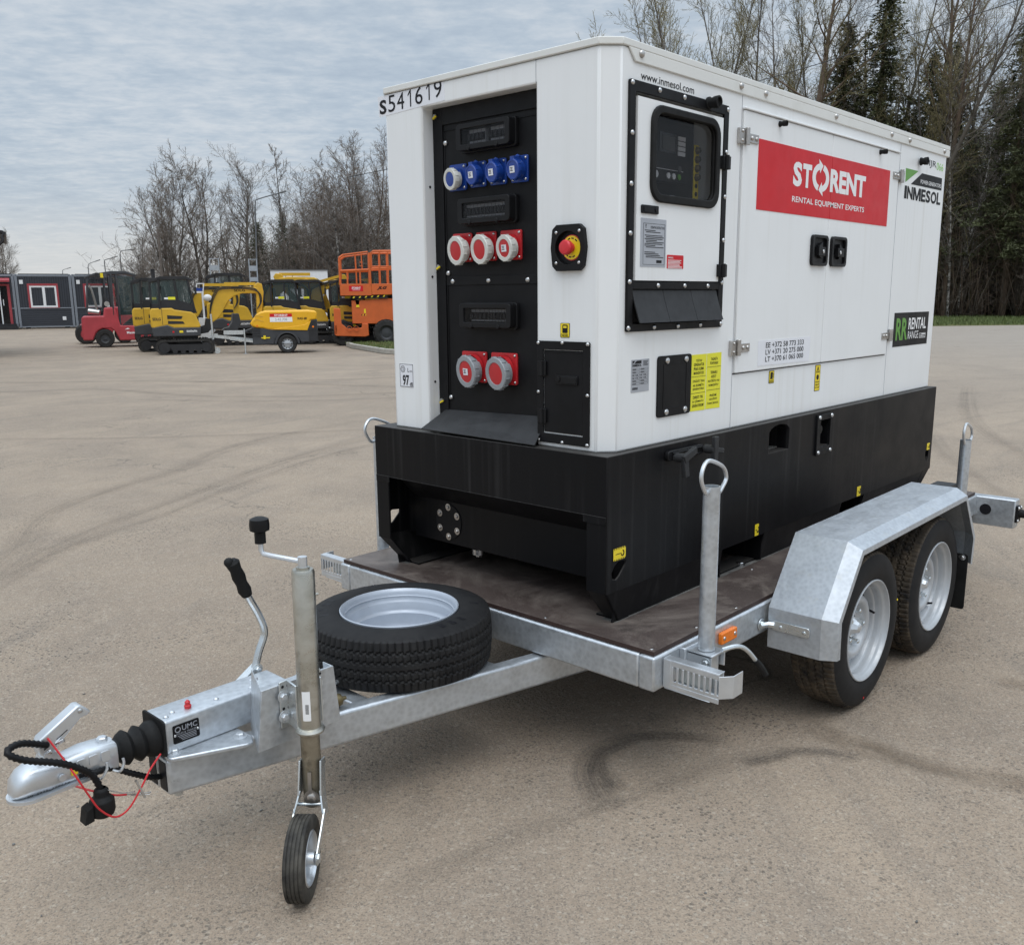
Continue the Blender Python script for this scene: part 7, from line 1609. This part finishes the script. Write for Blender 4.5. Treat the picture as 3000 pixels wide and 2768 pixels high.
for k, (px, d, src, sc, lb) in enumerate((
    (1925, 78, willow, (1.2, 1.22), 'pale budding tree farthest left over the generator roof'), (2050, 76, willow, (1.25, 1.30), 'pale budding tree just left of the ivy trunk group'), (2110, 80, willow, (1.25, 1.32), 'pale budding tree behind, left of the ivy trunk'), (2165, 76, willow, (1.2, 1.25), 'budding tree beside the thick ivy trunk'),
    (2235, 86, aspen, 1.1, 'bare tree behind the ivy trunk, to its left'), (2335, 77, willow, (1.15, 1.1), 'budding tree right of the thick ivy trunk'), (2385, 74, aspen, .96, 'grey leaning trunk between ivy tree and spruce'), (2445, 80, willow, 1.0, 'olive budding tree before the tall spruce'),
    (2530, 73, willow, .84, 'olive budding tree right under the tall spruce'), (2600, 78, big, .98, 'brown trunk just right of the grey trunk'), (2640, 73, willow, .92, 'olive budding tree between the two big trunks'), (2680, 71, big, (.62, 1.0), 'reddish brown trunk right of centre in the right wood'), (2725, 71.5, big, (.6, 1.05), 'second reddish trunk, leaning to the right'),
    (2790, 73, aspen, .72, 'thin pale tree right of the leaning dark trunk'), (2850, 76, willow, .86, 'bare tree in front of the wide pine'), (2920, 73, willow, .78, 'bare tree right of the generator rear edge'), (2990, 75, aspen, .95, 'white spotted trunk at the right photo edge'), (3040, 77, willow, .9, 'bare tree past the right photo edge'),
    (2755, 84, aspen, .9, 'thin bare tree behind the leaning trunk'), (2880, 84, aspen, .85, 'thin bare tree behind the wide pine'), (2480, 88, big, .92, 'bare tree behind the tall spruce'), (2300, 92, willow, 1.05, 'bare tree far behind the ivy trunk'))):
    c = put(src, px, d, rnd.uniform(0, 6.28), sc, lb, GR)
wh = tree_thing('birch_tree', 'thin white stem just above the generator rear roof, left one of the pair', 61, 15, .10, slim, 'birch_bark', 'twig_grey', GB); wh.location = along(2733, 71); put(wh, 2760, 71.5, 2, .98, 'thin white stem above the generator rear roof, right one of the pair', GB)
put(wh, 2988, 73, 1, 1.25, 'spotted white birch trunk at the right photo edge', GB); put(wh, 2975, 70.5, 4, .70, 'thin pale sapling before the wood at the right edge', GB)
put(wh, 2440, 72, 3, 1.15, 'pale stem in front of the spruces over the banner', GB)
# thicket: the mass of stems and twigs that fills the wood below the crowns
def thicket(name, pxr, dr, n, hr, mats, seed, rb, nb):
    rnd = random.Random(seed); m = MB()
    for k in range(n):
        px = rnd.uniform(*pxr); d = rnd.uniform(*dr); p = along(px, d); h = rnd.uniform(*hr); L = Vector((rnd.gauss(0, .16), rnd.gauss(0, .16), 1)).normalized(); mi = rnd.randrange(len(mats)); r = rnd.uniform(*rb)
        pts = [p]; q = p.copy(); dd = L
        for j in range(4): dd = (dd+Vector((rnd.gauss(0, .13), rnd.gauss(0, .13), .05))).normalized(); q = q+dd*h/4; pts.append(q.copy())
        m.tube(pts, [r, r*.85, r*.65, r*.45, .006], 3, mi=mi)
        for j in range(nb):
            i = rnd.randrange(0, 4); a = pts[i].lerp(pts[i+1], rnd.random()); az = rnd.uniform(0, 2*PI); l = h*rnd.uniform(.10, .30); u = rnd.uniform(.1, 1.0)
            e1 = a+Vector((math.cos(az), math.sin(az), u)).normalized()*l*.5; e2 = e1+Vector((math.cos(az+rnd.gauss(0, .4)), math.sin(az+rnd.gauss(0, .4)), u*.8)).normalized()*l*.5
            m.tube([a, e1, e2], [r*.35, r*.25, .005], 3, mi=mi)
            for z_ in range(2):
                b0 = e1.lerp(e2, rnd.random()); az2 = rnd.uniform(0, 2*PI); m.tube([b0, b0+Vector((math.cos(az2), math.sin(az2), rnd.uniform(.2, 1))).normalized()*l*.4], [.010, .004], 3, mi=mi)
    o = obj(name, m, mats, sharp=180); o['kind'] = 'stuff'; return o
thicket('thicket', (1880, 3160), (72, 88), 520, (6, 13), ['twig_brown', 'bark_brown', 'twig_olive', 'bark_dark'], 1, (.03, .06), 20)
thicket('thicket', (1900, 3160), (71, 80), 600, (3, 9), ['twig_brown', 'bark_brown', 'twig_olive'], 7, (.02, .045), 14)
thicket('thicket', (2650, 3150), (70.5, 80), 500, (3, 8), ['bark_brown', 'twig_brown', 'bark_dark'], 2, (.02, .045), 12)
thicket('thicket', (640, 1180), (52, 66), 560, (2.6, 5.6), ['twig_brown', 'bark_brown', 'bark_dark'], 3, (.015, .03), 12)
thicket('thicket', (930, 1180), (54, 66), 330, (4.5, 8.8), ['twig_brown', 'bark_brown', 'twig_grey'], 4, (.015, .03), 18)
thicket('thicket', (400, 660), (54, 60), 130, (2.5, 4.8), ['twig_brown', 'bark_dark'], 5, (.012, .022), 12)
thicket('thicket', (2660, 3200), (86, 120), 420, (8, 15), ['bark_dark', 'bark_brown'], 6, (.06, .12), 12)
# overhead cable
wr = machine('overhead_cable', 'black overhead cable crossing the right trees from the top right corner', 'cable', (0, 0), 0)
A_ = Vector((36.15, 9.09, 11.9)); u_ = Vector((math.cos(math.radians(-74.2)), math.sin(math.radians(-74.2)), 0))
mb = MB(); mb.tube(smooth_path([A_+u_*x+Vector((0, 0, z-11.9)) for x, z in ((6, 13.3), (0, 11.9), (-4.69, 10.93), (-9.27, 10.09), (-18, 8.8), (-30, 7.6))], 6), .016, 5); obj('cable', mb, 'machine_black', wr)
